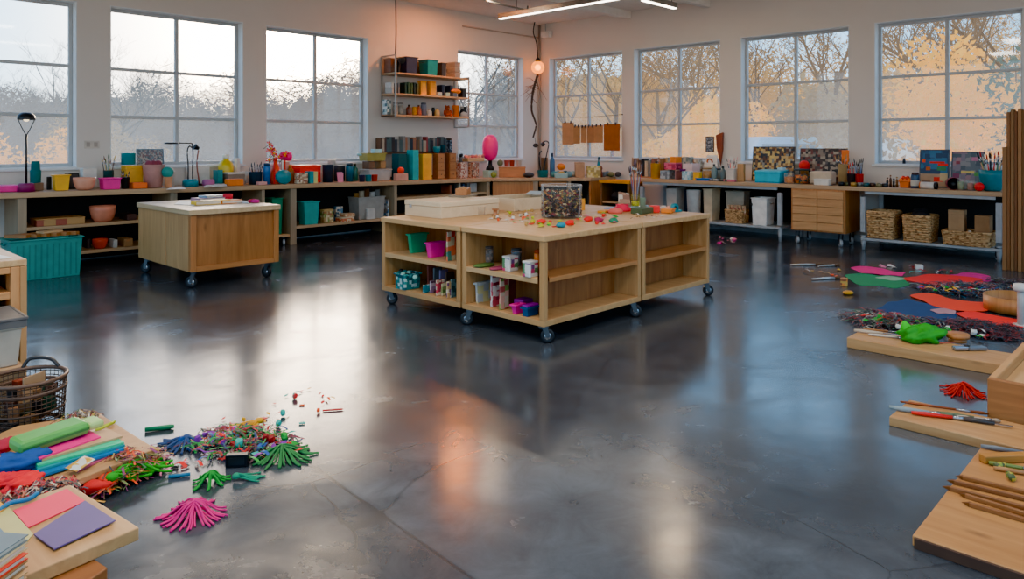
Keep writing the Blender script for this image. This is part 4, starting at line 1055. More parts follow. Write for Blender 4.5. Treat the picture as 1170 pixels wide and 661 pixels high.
box('small_box', 'flat pink box at the worktop edge before the red flowers', 'box', SL(299, .06), 13, 3.5, '#e0a39a', D=.08)
# red paper flowers in a coral cone vase
S = SL(315, .22); bottle('cone_vase', 'coral cone vase holding red paper flowers', 'vase', S, 12, 30, '#e8604e', '#c9483c', shape=2)
rr = random.Random(4)
fm = MB()
for k in range(5):
    a = k*1.257; fm.add([(0, 0, 0), (.045*math.cos(a-.4), .045*math.sin(a-.4), .02), (.06*math.cos(a), .06*math.sin(a), .01), (.045*math.cos(a+.4), .045*math.sin(a+.4), .02)], [(0, 1, 2, 3)])
for k in range(11):
    p = S.loc+Vector((rr.uniform(-.13, .13), rr.uniform(-.1, .1), S.m*rr.uniform(26, 45)))
    f = thing('paper_flower', 'red paper flower in the coral cone vase', 'paper flower', p, rr.uniform(0, 6), 'red paper flowers in the coral vase')
    f.rotation_euler = (rr.uniform(.4, 1.3), 0, rr.uniform(-1, 1))
    obj('petals', fm, mat(rr.choice(['#d02433', '#e2404a', '#c21a4a']), .6), f); obj('flower_center', MB().ball((0, 0, .012), .016, 8), mat('#e8b23a', .7), f)
    obj('stem', MB().tube([(0, 0, 0), (0, 0, -.12)], .004, 5), mat('#4b5a2a', .8), f)
for k, (dx, c) in enumerate(((-5, '#d3242c'), (5, '#e6dfd2'), (8, '#d3242c'))):
    one('ribbon', 'hanging %s ribbon tied to the coral cone vase' % CN[c], 'ribbon', MB().b2(-.012, .012, -.004, 0, 0, 27*S.m), mat(c, .5), S.loc+Vector((dx*S.m, -.08, 0)), group='ribbons by the coral vase')
one('fabric_roll', 'magenta fabric roll leaning above the teal dome', 'fabric roll', MB().lathe([(0, -5*S.m), (5*S.m, -5*S.m), (5.5*S.m, 6*S.m), (0, 6*S.m)], 16, M=Matrix.Rotation(math.pi/2, 4, 'Y')), mat('#e02a86', .7), SL(326, .45).up(30).loc)
box('carton', 'pink carton holding up the magenta fabric roll', 'box', SL(326, .45), 10, 24.5, '#d8a090', D=.1)
S = SL(323, .12); one('dome_case', 'teal half-dome case at the worktop edge below the red flowers', 'case', MB().lathe([(0, -.07), (8*S.m, -.07), (8*S.m, .07), (0, .07)], 24, M=Matrix.Translation((0, 0, 8.05*S.m)) @ Matrix.Rotation(math.pi/2, 4, 'X')), mat('#0c8a94', .4), S.loc)
S2 = SL(331.5, .3); bottle('bottle', 'brown and orange bottle beside the teal dome case', 'bottle', S2, 9, 21, '#8c5a2e', '#c98a3e', shape=0)
box('red_box', 'bright red storage box under the third sunny window', 'box', SL(350, .4), 34, 20, '#e2382c', D=.25, lid='#ee5240')
box('photo_box', 'cream box of small cards standing before the red storage box', 'box', SL(344, .12), 16, 12, pmat(['#d9c7a4', '#8a5a44', '#b58c6a', '#e6dcc6'], 22), D=.1)
book('teal upright book before the red storage box', SL(353.5, .14).loc, 0, 5*S.m, .14, 14*S.m, '#0f8f92', flat=False); book('lemon upright book next to the teal one before the red storage box', SL(358, .14).loc, 0, 5*S.m, .14, 13.5*S.m, '#d9cf7e', flat=False)
cup('canister', 'dark slate canister next to the red storage box', 'canister', SL(374.5, .25), 12, 20, '#22384a', .95)
box('small_box', 'black box between the slate canister and pink tag', 'box', SL(388, .42), 13, 18, '#23272b', D=.12)
one('gift_tag', 'pink paper tag leaning on the black box', 'tag', MB().add([(-.05, 0, 0), (.05, 0, 0), (.05, .03, .16), (-.05, .03, .16)], [(0, 1, 2, 3)]).b2(-.05, .05, -.004, 0, 0, .15), mat('#e48aa6', .6), SL(389, .12).loc, 0)
bottle('bottle', 'deep teal bottle third from the grey basket on the worktop', 'bottle', SL(399.5, .3), 9, 21, '#0f5d70', '#1b2f3a', shape=1)
bottle('bottle', 'green bottle between the deep teal bottle and the grey basket', 'bottle', SL(405.5, .42), 7, 20, '#2c6f5a', '#20352c', shape=0)
cup('cup', 'white ribbed cup behind the slate canister', 'cup', SL(379, .58), 9, 24, '#d8d2c8', .9)
# stacked baskets
tub('basket', 'pale grey storage basket under the brown cartons', 'basket', SL(429, .33), 37, 13, '#b9b4ad', .9, D=.3)
for k, (px_, c, n) in enumerate(((421, '#7b5435', 'brown'), (434, '#a87a45', 'tan'))):
    box('carton', '%s carton sitting on the pale grey basket' % n, 'box', SL(px_, .36).up(13.5), 14, 8.5, c, D=.2)
tub('tray', 'yellow-green tray of tubes on top of the stacked basket', 'tray', SL(425.5, .36).up(22.5), 32, 9, '#b0a04a', .9, D=.26)
for k in range(6):
    c = ['#9fd3d6', '#d8d4c8', '#7e8a86', '#b8d6d0', '#e8e2d6', '#6f8f94'][k]
    one('paint_tube', 'small paint tube lying in the yellow-green tray', 'paint tube', MB().lathe([(0, -.07), (.022, -.07), (.02, .04), (.008, .06), (.008, .08), (0, .08)], 10, M=Matrix.Rotation(math.pi/2, 4, 'Y')), mat(c, .4), SL(415+k*4, .36).up(30).loc+Vector((0, (-1)**k*.05, 0)), rr.uniform(-.5, .5), 'paint tubes in the yellow-green tray')
box('foil_pack', 'pale cyan packet topping the yellow-green tray', 'packet', SL(430, .3).up(31.5), 13, 4.5, '#9fd6da', D=.12)
for px_, c, n in ((413.5, '#27304f', 'navy'), (421, '#1f8a94', 'teal'), (428, '#c94a44', 'red')):
    cup('cup', 'small %s cup standing before the grey basket' % n, 'cup', SL(px_, .08), 7.5, 7.5, c, .8)
# shelf of books against the wall
S = SL(471, .62); x0 = pxX(432, .62); x1 = pxX(513, .62)
t = thing('book_rack', 'dark wooden rack of magazines against the wall below the wall shelf', 'rack', ((x0+x1)/2, S.loc.y, zL(S.loc.x)+.009)); hw = (x1-x0)/2; m = S.m
obj('side_panel', MB().b2(-hw, -hw+.02, -.08, .07, 0, 46*m), wood('#6a4a30', '#4a3020', 'z'), t); obj('side_panel', MB().b2(hw-.02, hw, -.08, .07, 0, 46*m), wood('#6a4a30', '#4a3020', 'z'), t)
for z in (1, 28): obj('shelf', MB().b2(-hw+.02, hw-.02, -.08, .07, z*m, (z+1.5)*m), wood('#6a4a30', '#4a3020', 'x'), t)
x = x0+.035; rr = random.Random(9); k = 0
bc = ['#5a3a30', '#8a8078', '#3a2a28', '#a86a48', '#6f3a3a', '#c0a890', '#30343c', '#7a5a3a', '#a03a3c', '#4a5a5a']; bn = ['umber', 'grey', 'dark', 'rust', 'maroon', 'cream', 'slate', 'tan', 'red', 'green-grey']
while x < x1-.11:
    w_ = rr.uniform(.03, .075); i = rr.randrange(10)
    book('%s magazine file in the wooden rack below the wall shelf' % bn[i], (x+w_/2, YF+.61, zL(x)+30*m+.013), 0, w_, .12, rr.uniform(13, 18)*m, bc[i], '%s magazine files in the rack' % bn[i], False, 'magazine_file', 'magazine file'); x += w_+.004
box('file_box', 'dark green file box on the worktop beside the turquoise one', 'box', SL(456.5, .3), 18, 30, '#0d4a4c', D=.2)
box('file_box', 'turquoise upright file box next to the yellow one', 'box', SL(471.5, .22), 14, 34, '#0aa5a5', D=.18)
box('file_box', 'yellow upright file box between the turquoise box and oak drawers', 'box', SL(486, .22), 15.5, 29, '#eab01e', D=.12, lid='#f2bd34')
for px_, n, nm in ((501, '#b07c4c', 'first'), (514.5, '#a06c3e', 'second')):
    S = SL(px_, .24); s, D, H = dims(S, 13.5, 29, D=.14); t = thing('drawer_box', '%s small oak drawer box after the yellow file box' % nm, 'drawer box', S.loc, 0)
    obj('body', rbox(s, D, H), wood(n, '#8a5a30', 'x'), t, .004)
    for k in range(3): dr = obj('drawer', MB().b2(-s/2+.01, s/2-.01, -D/2-.012, -D/2, H*(.04+.32*k), H*(.04+.32*k)+H*.28), wood('#bd8a58', n, 'x'), t, .003); obj('knob', MB().ball((0, -D/2-.018, H*(.18+.32*k)), .009, 8), DARK, dr)
bowl('bowl', 'teal bowl on the first oak drawer box', 'bowl', SL(499, .26).up(29.5), 8.5, 7.5, '#0b7884'); cup('cup', 'dark teal pot beside the bowl on the oak drawers', 'cup', SL(506, .3).up(29.5), 6, 9, '#0e5a66', .85)
box('crate', 'navy gridded crate standing on the second oak drawer box', 'crate', SL(513.5, .33).up(29.5), 7, 14, pmat(['#27405a', '#6f8a9a', '#1c2c3c'], 30), D=.1)
box('carton', 'pale pink carton under the coral clay before the file boxes', 'box', SL(458, .06), 17, 8, '#d99a84', D=.08)
ball('clay_lump', 'neon coral clay lump on the pale pink carton', 'clay', SL(458, .07).up(7.5), 8, '#ff5a34', sz=1.0)
for px_, c, n in ((527, ['#c9a894', '#a86a5a', '#d8c8b8'], 'rosy'), (541, ['#a8644e', '#c9b09a', '#7a6a60'], 'brick-coloured')):
    box('organizer', '%s see-through bead organizer beside the oak drawers' % n, 'organizer', SL(px_, .25), 13, 18, pmat(c, 26, .2), D=.14)
box('tray', 'long wooden tray laid across the bead organizers', 'tray', SL(541, .36).up(18.5), 25, 4, PALE, D=.16)
for k in range(6): ball('yarn_ball', 'small pink yarn ball in the wooden tray', 'yarn ball', SL(532+k*4, .36).up(22), 4.4, ['#d98a80', '#e0a898', '#c96a70'][k % 3], 'pink yarn balls in the wooden tray')
bottle('bottle', 'tiny grey bottle at the wall beside the pink head window', 'bottle', SL(527, .62), 5, 27, '#6a7078', '#2a2c30', shape=1)
# pink head on a stand
S = SL(560, .28); m = S.m
box('carton', 'pale aqua carton below the pink head', 'box', SL(560, .28), 17, 8, '#a9cfc4', D=.16)
t = thing('display_head', 'bright pink featureless mannequin head on a black stand', 'mannequin head', S.up(8.2).loc, 0)
obj('stand', MB().lathe([(0, 0), (5*m, 0), (4.6*m, 3*m), (2.6*m, 5*m), (2.2*m, 12*m), (0, 12*m)], 18), BLACK, t)
hd = MB().lathe([(0, 11*m), (3*m, 11*m), (6*m, 13.5*m), (8.2*m, 18*m), (9*m, 25*m), (8.6*m, 32*m), (6.6*m, 37.5*m), (3.5*m, 40*m), (0, 40.6*m)], 24, sy=1.05)
obj('head', hd, mat('#f0188c', .5, 0, .04), t)
ball('ball', 'yellow-green ball before the pink head carton', 'ball', SL(564, .06), 7, '#8c9a3a')

# ================= corner desk things =================
def SC(px, py=203.5, z=.862, back=.25):
    """spot behind the angled front edge"""
    r = ray(px, HY); n = Vector((dn.x, dn.y)); P = Vector(P0)
    tt = ((P+n*back).dot(n))/(r.x*n.x+r.y*n.y)
    s = Spot((r.x*tt, r.y*tt, z), math.atan2(du.y, du.x), tt, (px-CX)/F, 'L'); s.ff = .95; s.sf = .15; return s
box('keepsake_box', 'long wooden keepsake box on the corner desk by the pink head', 'box', SC(585, back=.38), 31, 12, OAKX, D=.2, lid=OAKX)
ball('dome', 'grey-green dome on the long keepsake box beside the pink head', 'dome', SC(571.5, back=.42).up(12.3), 7, '#6f7a58', sz=1.1)
for k, (px_, c) in enumerate(((579, '#d65a56'), (585, '#b5472e'), (593, '#d8d0c0'))): cup('cup', 'little %s cup on the long keepsake box' % ('coral', 'brick', 'white')[k], 'cup', SC(px_, back=.38).up(12.3), 6, 7, c, .8)
S = SC(604, back=.2); one('sculpture', 'dark pebble-like piece near the desk edge beside the lamp', 'sculpture', MB().ball((0, 0, .05), .11, 14, sz=.5), mat('#2b2c2e', .4), S.loc)
S = SC(620, back=.3); m = S.m; t = thing('task_lamp', 'black jointed task lamp on a teal pot at the corner desk', 'lamp', S.loc, 0)
obj('pot', MB().lathe(cup_prof(6.5*m, 5.5*m, 8*m)), mat('#137a80', .4), t)
obj('arm', MB().tube(smooth([(-2*m, 0, 4*m), (-5*m, 0, 14*m), (-6*m, 0, 26*m), (-2*m, 0, 30*m)]), .7*m, 6), BLACK, t)
obj('arm', MB().tube(smooth([(0, 0, 4*m), (5*m, 0, 20*m), (9*m, 0, 32*m), (10.5*m, 0, 39*m), (6*m, 0, 41.5*m), (0, 0, 40*m)]), .7*m, 6), BLACK, t)
obj('lamp_head', MB().lathe([(0, 0), (2*m, 0), (2.6*m, 3*m), (0, 4*m)], 14, M=Matrix.Translation((-1*m, 0, 39*m)) @ Matrix.Rotation(2.3, 4, 'Y')), BLACK, t)
cup('canister', 'brown ribbed canister beside the jointed lamp', 'canister', SC(622, back=.5), 8, 22, '#8d6b4c', 1.0)
bottle('bottle', 'slim blue bottle behind the brown canister', 'bottle', SC(631, back=.55), 6, 27, '#3f6f9a', '#203a52', shape=0)
for k in range(6):
    c = ['#3f8f96', '#8fb0b0', '#c9a24a', '#2c6a70', '#5f8f9a', '#a8c0bc'][k]
    o = ball('fabric_bundle', '%s fabric bundle heaped beside the jointed lamp' % ['teal', 'pale aqua', 'mustard', 'deep teal', 'sky teal', 'mist'][k], 'fabric', SC(633+k*4.3, back=(.22, .46)[k % 2]), 8.2, c, sz=.9)
ball('fabric_bundle', 'orange fabric bundle topping the teal heap', 'fabric', SC(641, back=.35).up(8), 10, '#d9852e', sz=.8)
box('carton', 'flat pale carton before the teal fabric heap', 'box', SC(641, back=.06), 15, 5, '#9fbcb4', D=.12)
box('carton', 'tan carton with a seam on the corner desk', 'box', SC(662, back=.4), 12, 17, '#b58a62', D=.2, tape='#8a6442')
box('carton', 'yellow window-front carton beside the tan one', 'box', SC(678, back=.3), 16, 13, pmat(['#c9b45a', '#a8924a', '#e0d29a'], 16), D=.2)
bottle('bottle', 'tall teal bottle beside the yellow carton', 'bottle', SC(684, back=.45), 5.5, 23, '#1f6f80', '#153f4a', shape=2)
for k in range(5): ball('fabric_bundle', '%s crumpled cloth at the end of the corner desk' % ['grey', 'blue-grey', 'olive', 'taupe', 'charcoal'][k], 'fabric', SC(690+k*4.0, back=(.45, .7)[k % 2]), 7.6, ['#7a7f82', '#6a8494', '#7a7a52', '#8a7a6a', '#4a4c50'][k], sz=.8)
one('figurine', 'small red-brown figurine by the pier at the corner desk end', 'figurine', MB().lathe([(0, 0), (.05, 0), (.04, .08), (.03, .13), (.045, .17), (.03, .21), (0, .23)], 14), mat('#8a4a34', .5), SR(686, .5, .864).loc)
# kraft sheets hung in the window
yA_, yB_ = px2Y(640), px2Y(713); XX = XW-.06
t = thing('hanging_line', 'thin dark line strung across the window holding kraft sheets', 'line', (XX, yA_, 2.06)); obj('cord', MB().tube([(0, 0, .02), (0, (yB_-yA_)*.5, 0), (0, yB_-yA_, .03)], .005, 5), DARK, t)
obj('hook', MB().ball((0, 0, .02), .015, 8), DARK, t); obj('hook', MB().ball((0, yB_-yA_, .03), .015, 8), DARK, t)
for k, (a, b, t0, b0, n) in enumerate(((643.5, 656, 140, 165, 'first and widest kraft sheet hanging from the line, towards the room corner'), (656.3, 664, 144, 164, 'second kraft sheet on the line in the corner-side window'), (665.5, 671.5, 144.5, 163, 'third, narrow kraft sheet on the hanging line'), (672.5, 681, 144, 163, 'fourth kraft sheet on the hanging line'), (681.5, 691, 143, 163, 'kraft sheet just before the longest one on the line'), (692.5, 711, 141.5, 172, 'longest kraft board hanging low at the pier end of the line'))):
    y0_, d0 = Px_(a, XX); y1_, d1 = Px_(b, XX); mm_ = (d0+d1)/2/F
    zt_ = CH+(HY-t0)*mm_; zb_ = CH+(HY-b0)*mm_; c = (y0_+y1_)/2; h_ = abs(y0_-y1_)/2; H = zt_-zb_
    o = thing('hanging_kraft_sheet', n, 'kraft sheet', (XX-.02-.012*k, c, zb_)); o.rotation_euler = (0, 0, (.06, -.05, .08, -.06, .05, -.03)[k])
    obj('sheet', MB().b2(-.006, .006, -h_, h_, 0, H), mat(('#b5814f', '#a8753f', '#b07a48', '#a46f3e', '#b07a46', '#94592c')[k], .8), o, .002)
    for q in (-.5, .5): obj('clip', MB().b2(-.012, .012, h_*q-.012, h_*q+.012, H-.03, H+.03), DARK, o)

# ================= under the left worktop =================
def UL(px, off, z): return SL(px, off, z+.0015)
box('flat_box', 'flat brown board-game box on the middle shelf under the worktop', 'box', UL(66, .2, .53), 64, 8, pmat(['#a8763e', '#b98a50', '#9a4a34', '#c09a60'], 5), D=.3, lid='#b5854c')
bowl('bowl', 'terracotta bowl on the middle shelf under the worktop', 'bowl', UL(117.5, .15, .53), 27, 18, '#d98060')
box('flat_box', 'dark flat box next to the terracotta bowl under the worktop', 'box', UL(146, .2, .53), 20, 7, '#4a2f26', D=.3)
bowl('bowl', 'small red bowl on the lowest shelf behind the teal crate', 'bowl', UL(114, .12, .2), 16, 11, '#c9503c')
box('carton', 'white carton next to the small red bowl', 'box', UL(129, .15, .2), 11, 9, '#cbc4b8', D=.2)
box('carton', 'brown carton on the lowest shelf near the small cart', 'box', UL(143, .15, .2), 18, 9, '#a87a4a', D=.25, tape='#8a6038')
box('carton', 'dark carton on the lowest shelf behind the teal crate', 'box', UL(99, .3, .2), 10, 11, '#3a2c28', D=.2)
# green tub on a wheeled base
S = SL(312, .16, 0); t = thing('dolly', 'low wooden dolly on casters under the green tub', 'dolly', S.loc, 0)
obj('platform', MB().b2(-.19, .19, -.15, .3, .13, .165), PALE, t, .004); caster(t, .12, -.1, .045, 1.1, GREY, 0, .13); caster(t, -.12, -.1, .045, .4, GREY, 0, .13); caster(t, .12, .22, .045, 1.1, GREY, 0, .13); caster(t, -.12, .22, .045, 2.1, GREY, 0, .13)
tub('storage_tub', 'tall dark green tub on the wheeled dolly in the narrow bay', 'tub', UL(312.5, .2, .167), 21, 41, '#0e7a58', .86, D=.24)
tub('storage_bin', 'turquoise bin on the shelf beside the wooden post', 'bin', UL(352.5, .15, .272), 25, 26, '#07a39a', .84, D=.2)
box('game_box', 'patterned brown game box beside the turquoise bin', 'box', UL(373.5, .15, .272), 16, 15, pmat(['#b5905a', '#7a8a3a', '#d9c79a', '#a86a3c'], 18), D=.12, lid='#c9a060')
box('game_box', 'blue and cream game box standing behind the patterned brown one', 'box', UL(386, .3, .272), 12, 16, pmat(['#5a86a0', '#d8cdb8', '#34566a'], 14), D=.1)
box('game_box', 'flat orange-striped game box lying before the clear tub', 'box', UL(394, .12, .272), 22, 4.5, pmat(['#d87a3c', '#e0cda8', '#c9583a'], 24), D=.18, lid='#e0cda8')
box('game_box', 'cream game box stacked on the flat orange-striped one', 'box', UL(397, .14, .272).up(4.7), 17, 4, pmat(['#d8c4a0', '#c98a5a'], 24), D=.14)
tub('storage_tub', 'large clear grey tub of supplies under the worktop', 'tub', UL(419, .26, .272), 42, 25, mat('#a39c92', .35), .92, D=.3, lid=None)
for k in range(5): cup('canister', '%s jar poking from the large clear grey tub' % ('tan', 'cream', 'brown', 'white', 'grey')[k], 'jar', UL(407+k*6, .3, .29), 6.5, 28+k % 3*2, ('#a8763e', '#d0bfa0', '#7a5030', '#d6d0c6', '#8a8680')[k], .9)
box('label_box', 'small white labelled box leaning on the clear grey tub', 'box', UL(423, .08, .272), 11, 12, '#cfc8be', D=.05)
box('print_box', 'white and blue packet beside the clear grey tub', 'box', UL(441, .2, .272), 6, 20, pmat(['#d0d2d2', '#5f86a8', '#a89c90'], 18), D=.14)
for k in range(5): book(('rust', 'black', 'cream', 'blue', 'grey')[k]+' folder standing in the bay before the corner desk', (pxX(510+k*5, .3), YF+.3, .602), 0, .05, .25, .16+.02*(k % 3), ('#a05a3c', '#26262a', '#d0c4ae', '#46688a', '#8a8a88')[k], None, False, 'folder', 'folder')
box('white_carton', 'white carton in the bay before the corner desk', 'box', UL(537, .3, .602), 16, 10, '#c6c2bc', D=.2)
box('carton', 'grey carton deep in the bay before the corner desk', 'box', UL(500, .4, .272), 20, 16, '#57504a', D=.2)
# teal floor crate
S = SF(67, 320); xr = Pz(96, 314.5, 0)
t = thing('storage_crate', 'teal ribbed plastic crate on the floor before the worktop', 'crate', (2.26, 9.64, 0)); cw, cd, ch = .70, .46, .45
obj('body', bin_mb(cw, cd, ch, .93, .012, .018), mat('#0a8f86', .45), t, .004)
rb = MB()
for k in range(11): x = -cw/2*.93+.04+k*.0575; rb.add([(x-.008, -cd/2*.935-.004, .02), (x+.008, -cd/2*.935-.004, .02), (x+.008, -cd/2*.99-.004, ch-.06), (x-.008, -cd/2*.99-.004, ch-.06), (x-.008, -cd/2*.93+.01, .02), (x+.008, -cd/2*.93+.01, .02), (x+.008, -cd/2*.98+.01, ch-.06), (x-.008, -cd/2*.98+.01, ch-.06)], [(0, 1, 2, 3), (0, 3, 7, 4), (1, 5, 6, 2), (3, 2, 6, 7)])
obj('rib', rb, mat('#087a74', .45), t)
for sx in (-1, 1): obj('handle', MB().tube([(sx*(cw/2+.015), -.08, ch-.05), (sx*(cw/2+.04), -.06, ch-.05), (sx*(cw/2+.04), .06, ch-.05), (sx*(cw/2+.015), .08, ch-.05)], .01), mat('#087a74', .45), t)
rr = random.Random(31)
for k in range(6): one('wood_offcut', 'wood offcut sticking out of the teal floor crate', 'wood offcut', MB().box((0, 0, 0), (.06, .26+.02*k, .035)), wood('#b5804a', '#8a5a30', 'y'), (2.02+.09*k, 9.64, .475), .7, 'wood offcuts in the teal floor crate')
one('box_board', 'pale board lying across the offcuts in the teal crate', 'board', MB().box((0, 0, 0), (.22, .14, .02)), PALE, (2.33, 9.62, .505), .3)

# ================= wall shelf =================
x0, x1 = 7.67, 9.41; y0 = 10.21; PF = mat('#a39c94', .4, .3)
t = thing('wall_shelf', 'grey metal wall shelf with three pale boards between two windows', 'shelf', (x0, y0, 0)); W = x1-x0; D = YW-.012-y0
zz = (2.02, 2.39, 2.754)
for z in zz: obj('shelf', MB().b2(0, W, 0, D, z-.03, z), DESKX, t, .003)
for x, ztop, zbot in ((.0, 3.06, 1.99), (W-.025, 2.78, 1.82)):
    for y in (0, D-.025): obj('post', MB().b2(x-.001, x+.025, y-.002, y+.023, zbot, ztop), PF, t, .002)
    for z in (ztop-.02, zbot): obj('rail', MB().b2(x, x+.024, .024, D-.026, z, z+.02), PF, t)
obj('rail', MB().b2(.026, W*.85, D-.025, D-.005, 3.03, 3.05), PF, t)
obj('back_panel', MB().b2(.03, W*.55, D-.022, D-.012, 2.76, 3.02), mat('#8a6f5c', .7), t)
one('power_cord', 'thin black cord dropping from the ceiling to the wall shelf', 'cord', MB().tube([(0, 0, 3.06), (.01, 0, 3.5), (0, 0, ZC-.001)], .012, 6), BLACK, (x0+.012, y0+.012, 0))
def WS(px, lv, back=.22): S = SL(px, y0+back-YF, zz[lv]+.002); return S
S = WS(456, 2, .06); t = thing('clip_lamp', 'small dark spot lamp clipped to the top of the wall shelf', 'lamp', S.loc+Vector((0, 0, .24)))
obj('clip', MB().b2(-.02, .02, -.01, .03, -.24, .0), DARK, t); obj('lamp_head', MB().lathe([(0, 0), (.04, .01), (.065, .1), (.06, .11), (0, .06)], 14, M=Matrix.Rotation(2.0, 4, 'X')), mat('#3a3e40', .4), t)
box('wood_crate', 'dark wooden box at the window end of the top wall shelf', 'box', WS(445, 2), 13, 16, wood('#7d5540', '#5a3a2a', 'x'), D=.2)
tub('storage_bin', 'navy bin on the top board of the wall shelf', 'bin', WS(465.5, 2, .2), 24, 19, '#2b3150', .9, D=.28)
tub('storage_bin', 'teal handled bin on the top board of the wall shelf', 'bin', WS(489.5, 2, .18), 22, 18, '#0b8086', .88, D=.26, handle='#0a5c62')
tub('storage_bin', 'charcoal bin tucked between the teal bin and grey boxes', 'bin', WS(503.5, 2, .22), 13, 16, '#34373e', .9, D=.2)
for k, z in enumerate((0, 6, 12)): box('archive_box', '%s flat grey archive box on the top wall shelf' % ('lowest', 'middle', 'uppermost')[k], 'box', WS(518, 2, .2).up(z), 17, 5.8, '#8f8780', D=.26, lid='#a19990')
for k, (px_, h_, c, n) in enumerate(((445, 6, '#b5b0a8', 'pale grey'), (452, 12, '#6a6c6e', 'slate'))): box('carton', '%s carton at the post end of the middle wall shelf' % n, 'box', WS(px_, 1, .2), 10, h_, c, D=.2)
box('carton', 'white carton stacked on the pale grey one of the wall shelf', 'box', WS(445, 1, .2).up(6.2), 10, 6, '#cfcac2', D=.18)
for k in range(5): book(('dark green', 'forest', 'moss', 'black-green', 'olive')[k]+' binder on the middle wall shelf', (pxX(459.5+k*3.4, y0+.2-YF), y0+.2, zz[1]+.001), 0, .045, .22, .2+.012*(k % 2), ('#1f3a2a', '#2c4a2c', '#4a5a2a', '#1a2a22', '#5a5a2c')[k], None, False, 'binder', 'binder')
for k, px_ in enumerate((482.3, 493)): box('file_box', ('first', 'second')[k]+' yellow file box on the middle wall shelf', 'box', WS(px_, 1, .16), 10.5, 16.5, '#efac22', D=.1, lid='#e39c18')
for k, px_ in enumerate((503.5, 513)): box('file_box', ('navy file box beside the yellow ones on the wall shelf', 'dark blue file box before the orange pouch')[k], 'box', WS(px_, 1, .18), 9.5, 13, ('#222c44', '#29344c')[k], D=.16); 
for k, px_ in enumerate((502, 511, 519)): box('label_box', 'small pale card box in front of the %s' % ('navy file box', 'dark blue file box', 'orange pouch')[k], 'box', WS(px_, 1, .04), 6.5, 4, ('#b9c4c0', '#9fc0b4', '#5a6c80')[k], D=.05)
box('file_box', 'black file box at the window end of the middle wall shelf', 'box', WS(528, 1, .22), 10, 11, '#3a3632', D=.14)
one('pouch', 'orange pouch lying on the middle wall shelf', 'pouch', MB().ball((0, 0, .05), .12, 12, sy=.5, sz=.4), mat('#e08c1e', .6), WS(521, 1, .08).loc+Vector((0, 0, .055)))
box('print_box', 'white and teal poster box at the post end of the lowest wall shelf', 'box', WS(442, 0, .2), 10, 17, pmat(['#d5d6d0', '#a8bcb6', '#4a6a70'], 12), D=.12)
for k, px_ in enumerate((452, 458)): jar('jar', ('first', 'second')[k]+' pale glass jar on the lowest wall shelf', 'jar', WS(px_, 0, .2), 6, 14, '#b0a595', '#8a8078')
for k, (px_, w_, h_, c) in enumerate(((467.5, 7, 12, '#6a3f2a'), (473.5, 6, 10, '#e0a820'), (478.5, 6, 12, '#a0522d'), (484, 7, 15, '#7c7f92'), (490.5, 6, 8, '#cfc8ba'), (495, 4, 10, '#23262a'), (499.5, 6, 9, '#c9a860'))):
    bottle('bottle', '%s craft paint bottle on the lowest wall shelf' % ('brown', 'yellow', 'rust', 'lavender-grey', 'cream', 'black', 'tan')[k], 'bottle', WS(px_, 0, .14+.05*(k % 2)), w_, h_, c, ('#3a2a20', '#e0a820', '#50301c', '#5a5c68', '#a8a090', '#111', '#8a6a30')[k] if k != 5 else '#111111', shape=1 if k % 2 else 0)
S = WS(511, 0, .18); m = S.m; t = thing('teddy_bear', 'reddish-brown toy bear sitting on the lowest wall shelf', 'toy bear', S.loc, 0); TB = mat('#9a4a2a', .9)
obj('body', MB().ball((0, 0, 4*m), 4.2*m, 12, sz=1.0).ball((0, -.01, 9.5*m), 3*m, 12).ball((-2.2*m, 0, 12*m), 1.1*m, 8).ball((2.2*m, 0, 12*m), 1.1*m, 8), TB, t)
for sx in (-1, 1): obj('leg', MB().ball((sx*3*m, -3*m, 1.6*m), 1.8*m, 10, sy=1.5), TB, t); obj('arm', MB().ball((sx*4.2*m, -1*m, 5.5*m), 1.5*m, 10, sz=1.5), TB, t)
obj('snout', MB().ball((0, -2.8*m, 9*m), 1.2*m, 8), mat('#c98a5a', .9), t)
cup('cup', 'orange cup next to the toy bear on the wall shelf', 'cup', WS(521, 0, .16), 8, 13, '#e8871c', .85)
S = WS(530, 0, .2); one('paper_bag', 'white and black crumpled bag at the end of the lowest wall shelf', 'bag', MB().lathe([(0, 0), (5*S.m, 0), (5.5*S.m, 4*S.m), (4*S.m, 9*S.m), (4.6*S.m, 12*S.m), (0, 10*S.m)], 8), pmat(['#d6d2ca', '#c0bcb4', '#2a2c30'], 9), S.loc)
# outlet by the second window
S = SL(105, YW-YF-.004); t = thing('wall_outlet', 'pale double wall outlet on the pier between the first two windows', 'outlet', (S.loc.x, YW-.001, 1.5)); obj('plate', MB().b2(-.09, .09, -.008, 0, -.05, .05), mat('#c9bdb0', .5), t, .002)
for sx in (-.045, .045): obj('socket', MB().b2(sx-.022, sx+.022, -.011, -.008, -.03, .03), mat('#a89c90', .5), t)
# globe pendant and driftwood
S = SL(614.5, .45); d_ = S.d; m = d_/F
gx = Vector((S.loc.x, S.loc.y, 0))
def gp(px, py, dx=0): r = ray(px, py); return Vector((r.x*d_, r.y*d_, CH+r.z*d_))-gx
t = thing('globe_pendant', 'glowing amber globe pendant in the room corner', 'pendant lamp', gx)
gm, N_, L_, B_ = new_mat('amber_glass'); tb = N_.new('ShaderNodeBsdfTransparent'); tb.inputs[0].default_value = (1, .62, .18, 1); mx_ = N_.new('ShaderNodeMixShader'); mx_.inputs[0].default_value = .55
B_.inputs['Base Color'].default_value = (.9, .4, .05, 1); B_.inputs['Emission Color'].default_value = (1, .38, .03, 1); B_.inputs['Emission Strength'].default_value = 1.3; B_.inputs['Roughness'].default_value = .2
L_.new(tb.outputs[0], mx_.inputs[1]); L_.new(B_.outputs[0], mx_.inputs[2]); L_.new(mx_.outputs[0], N_['Material Output'].inputs[0])
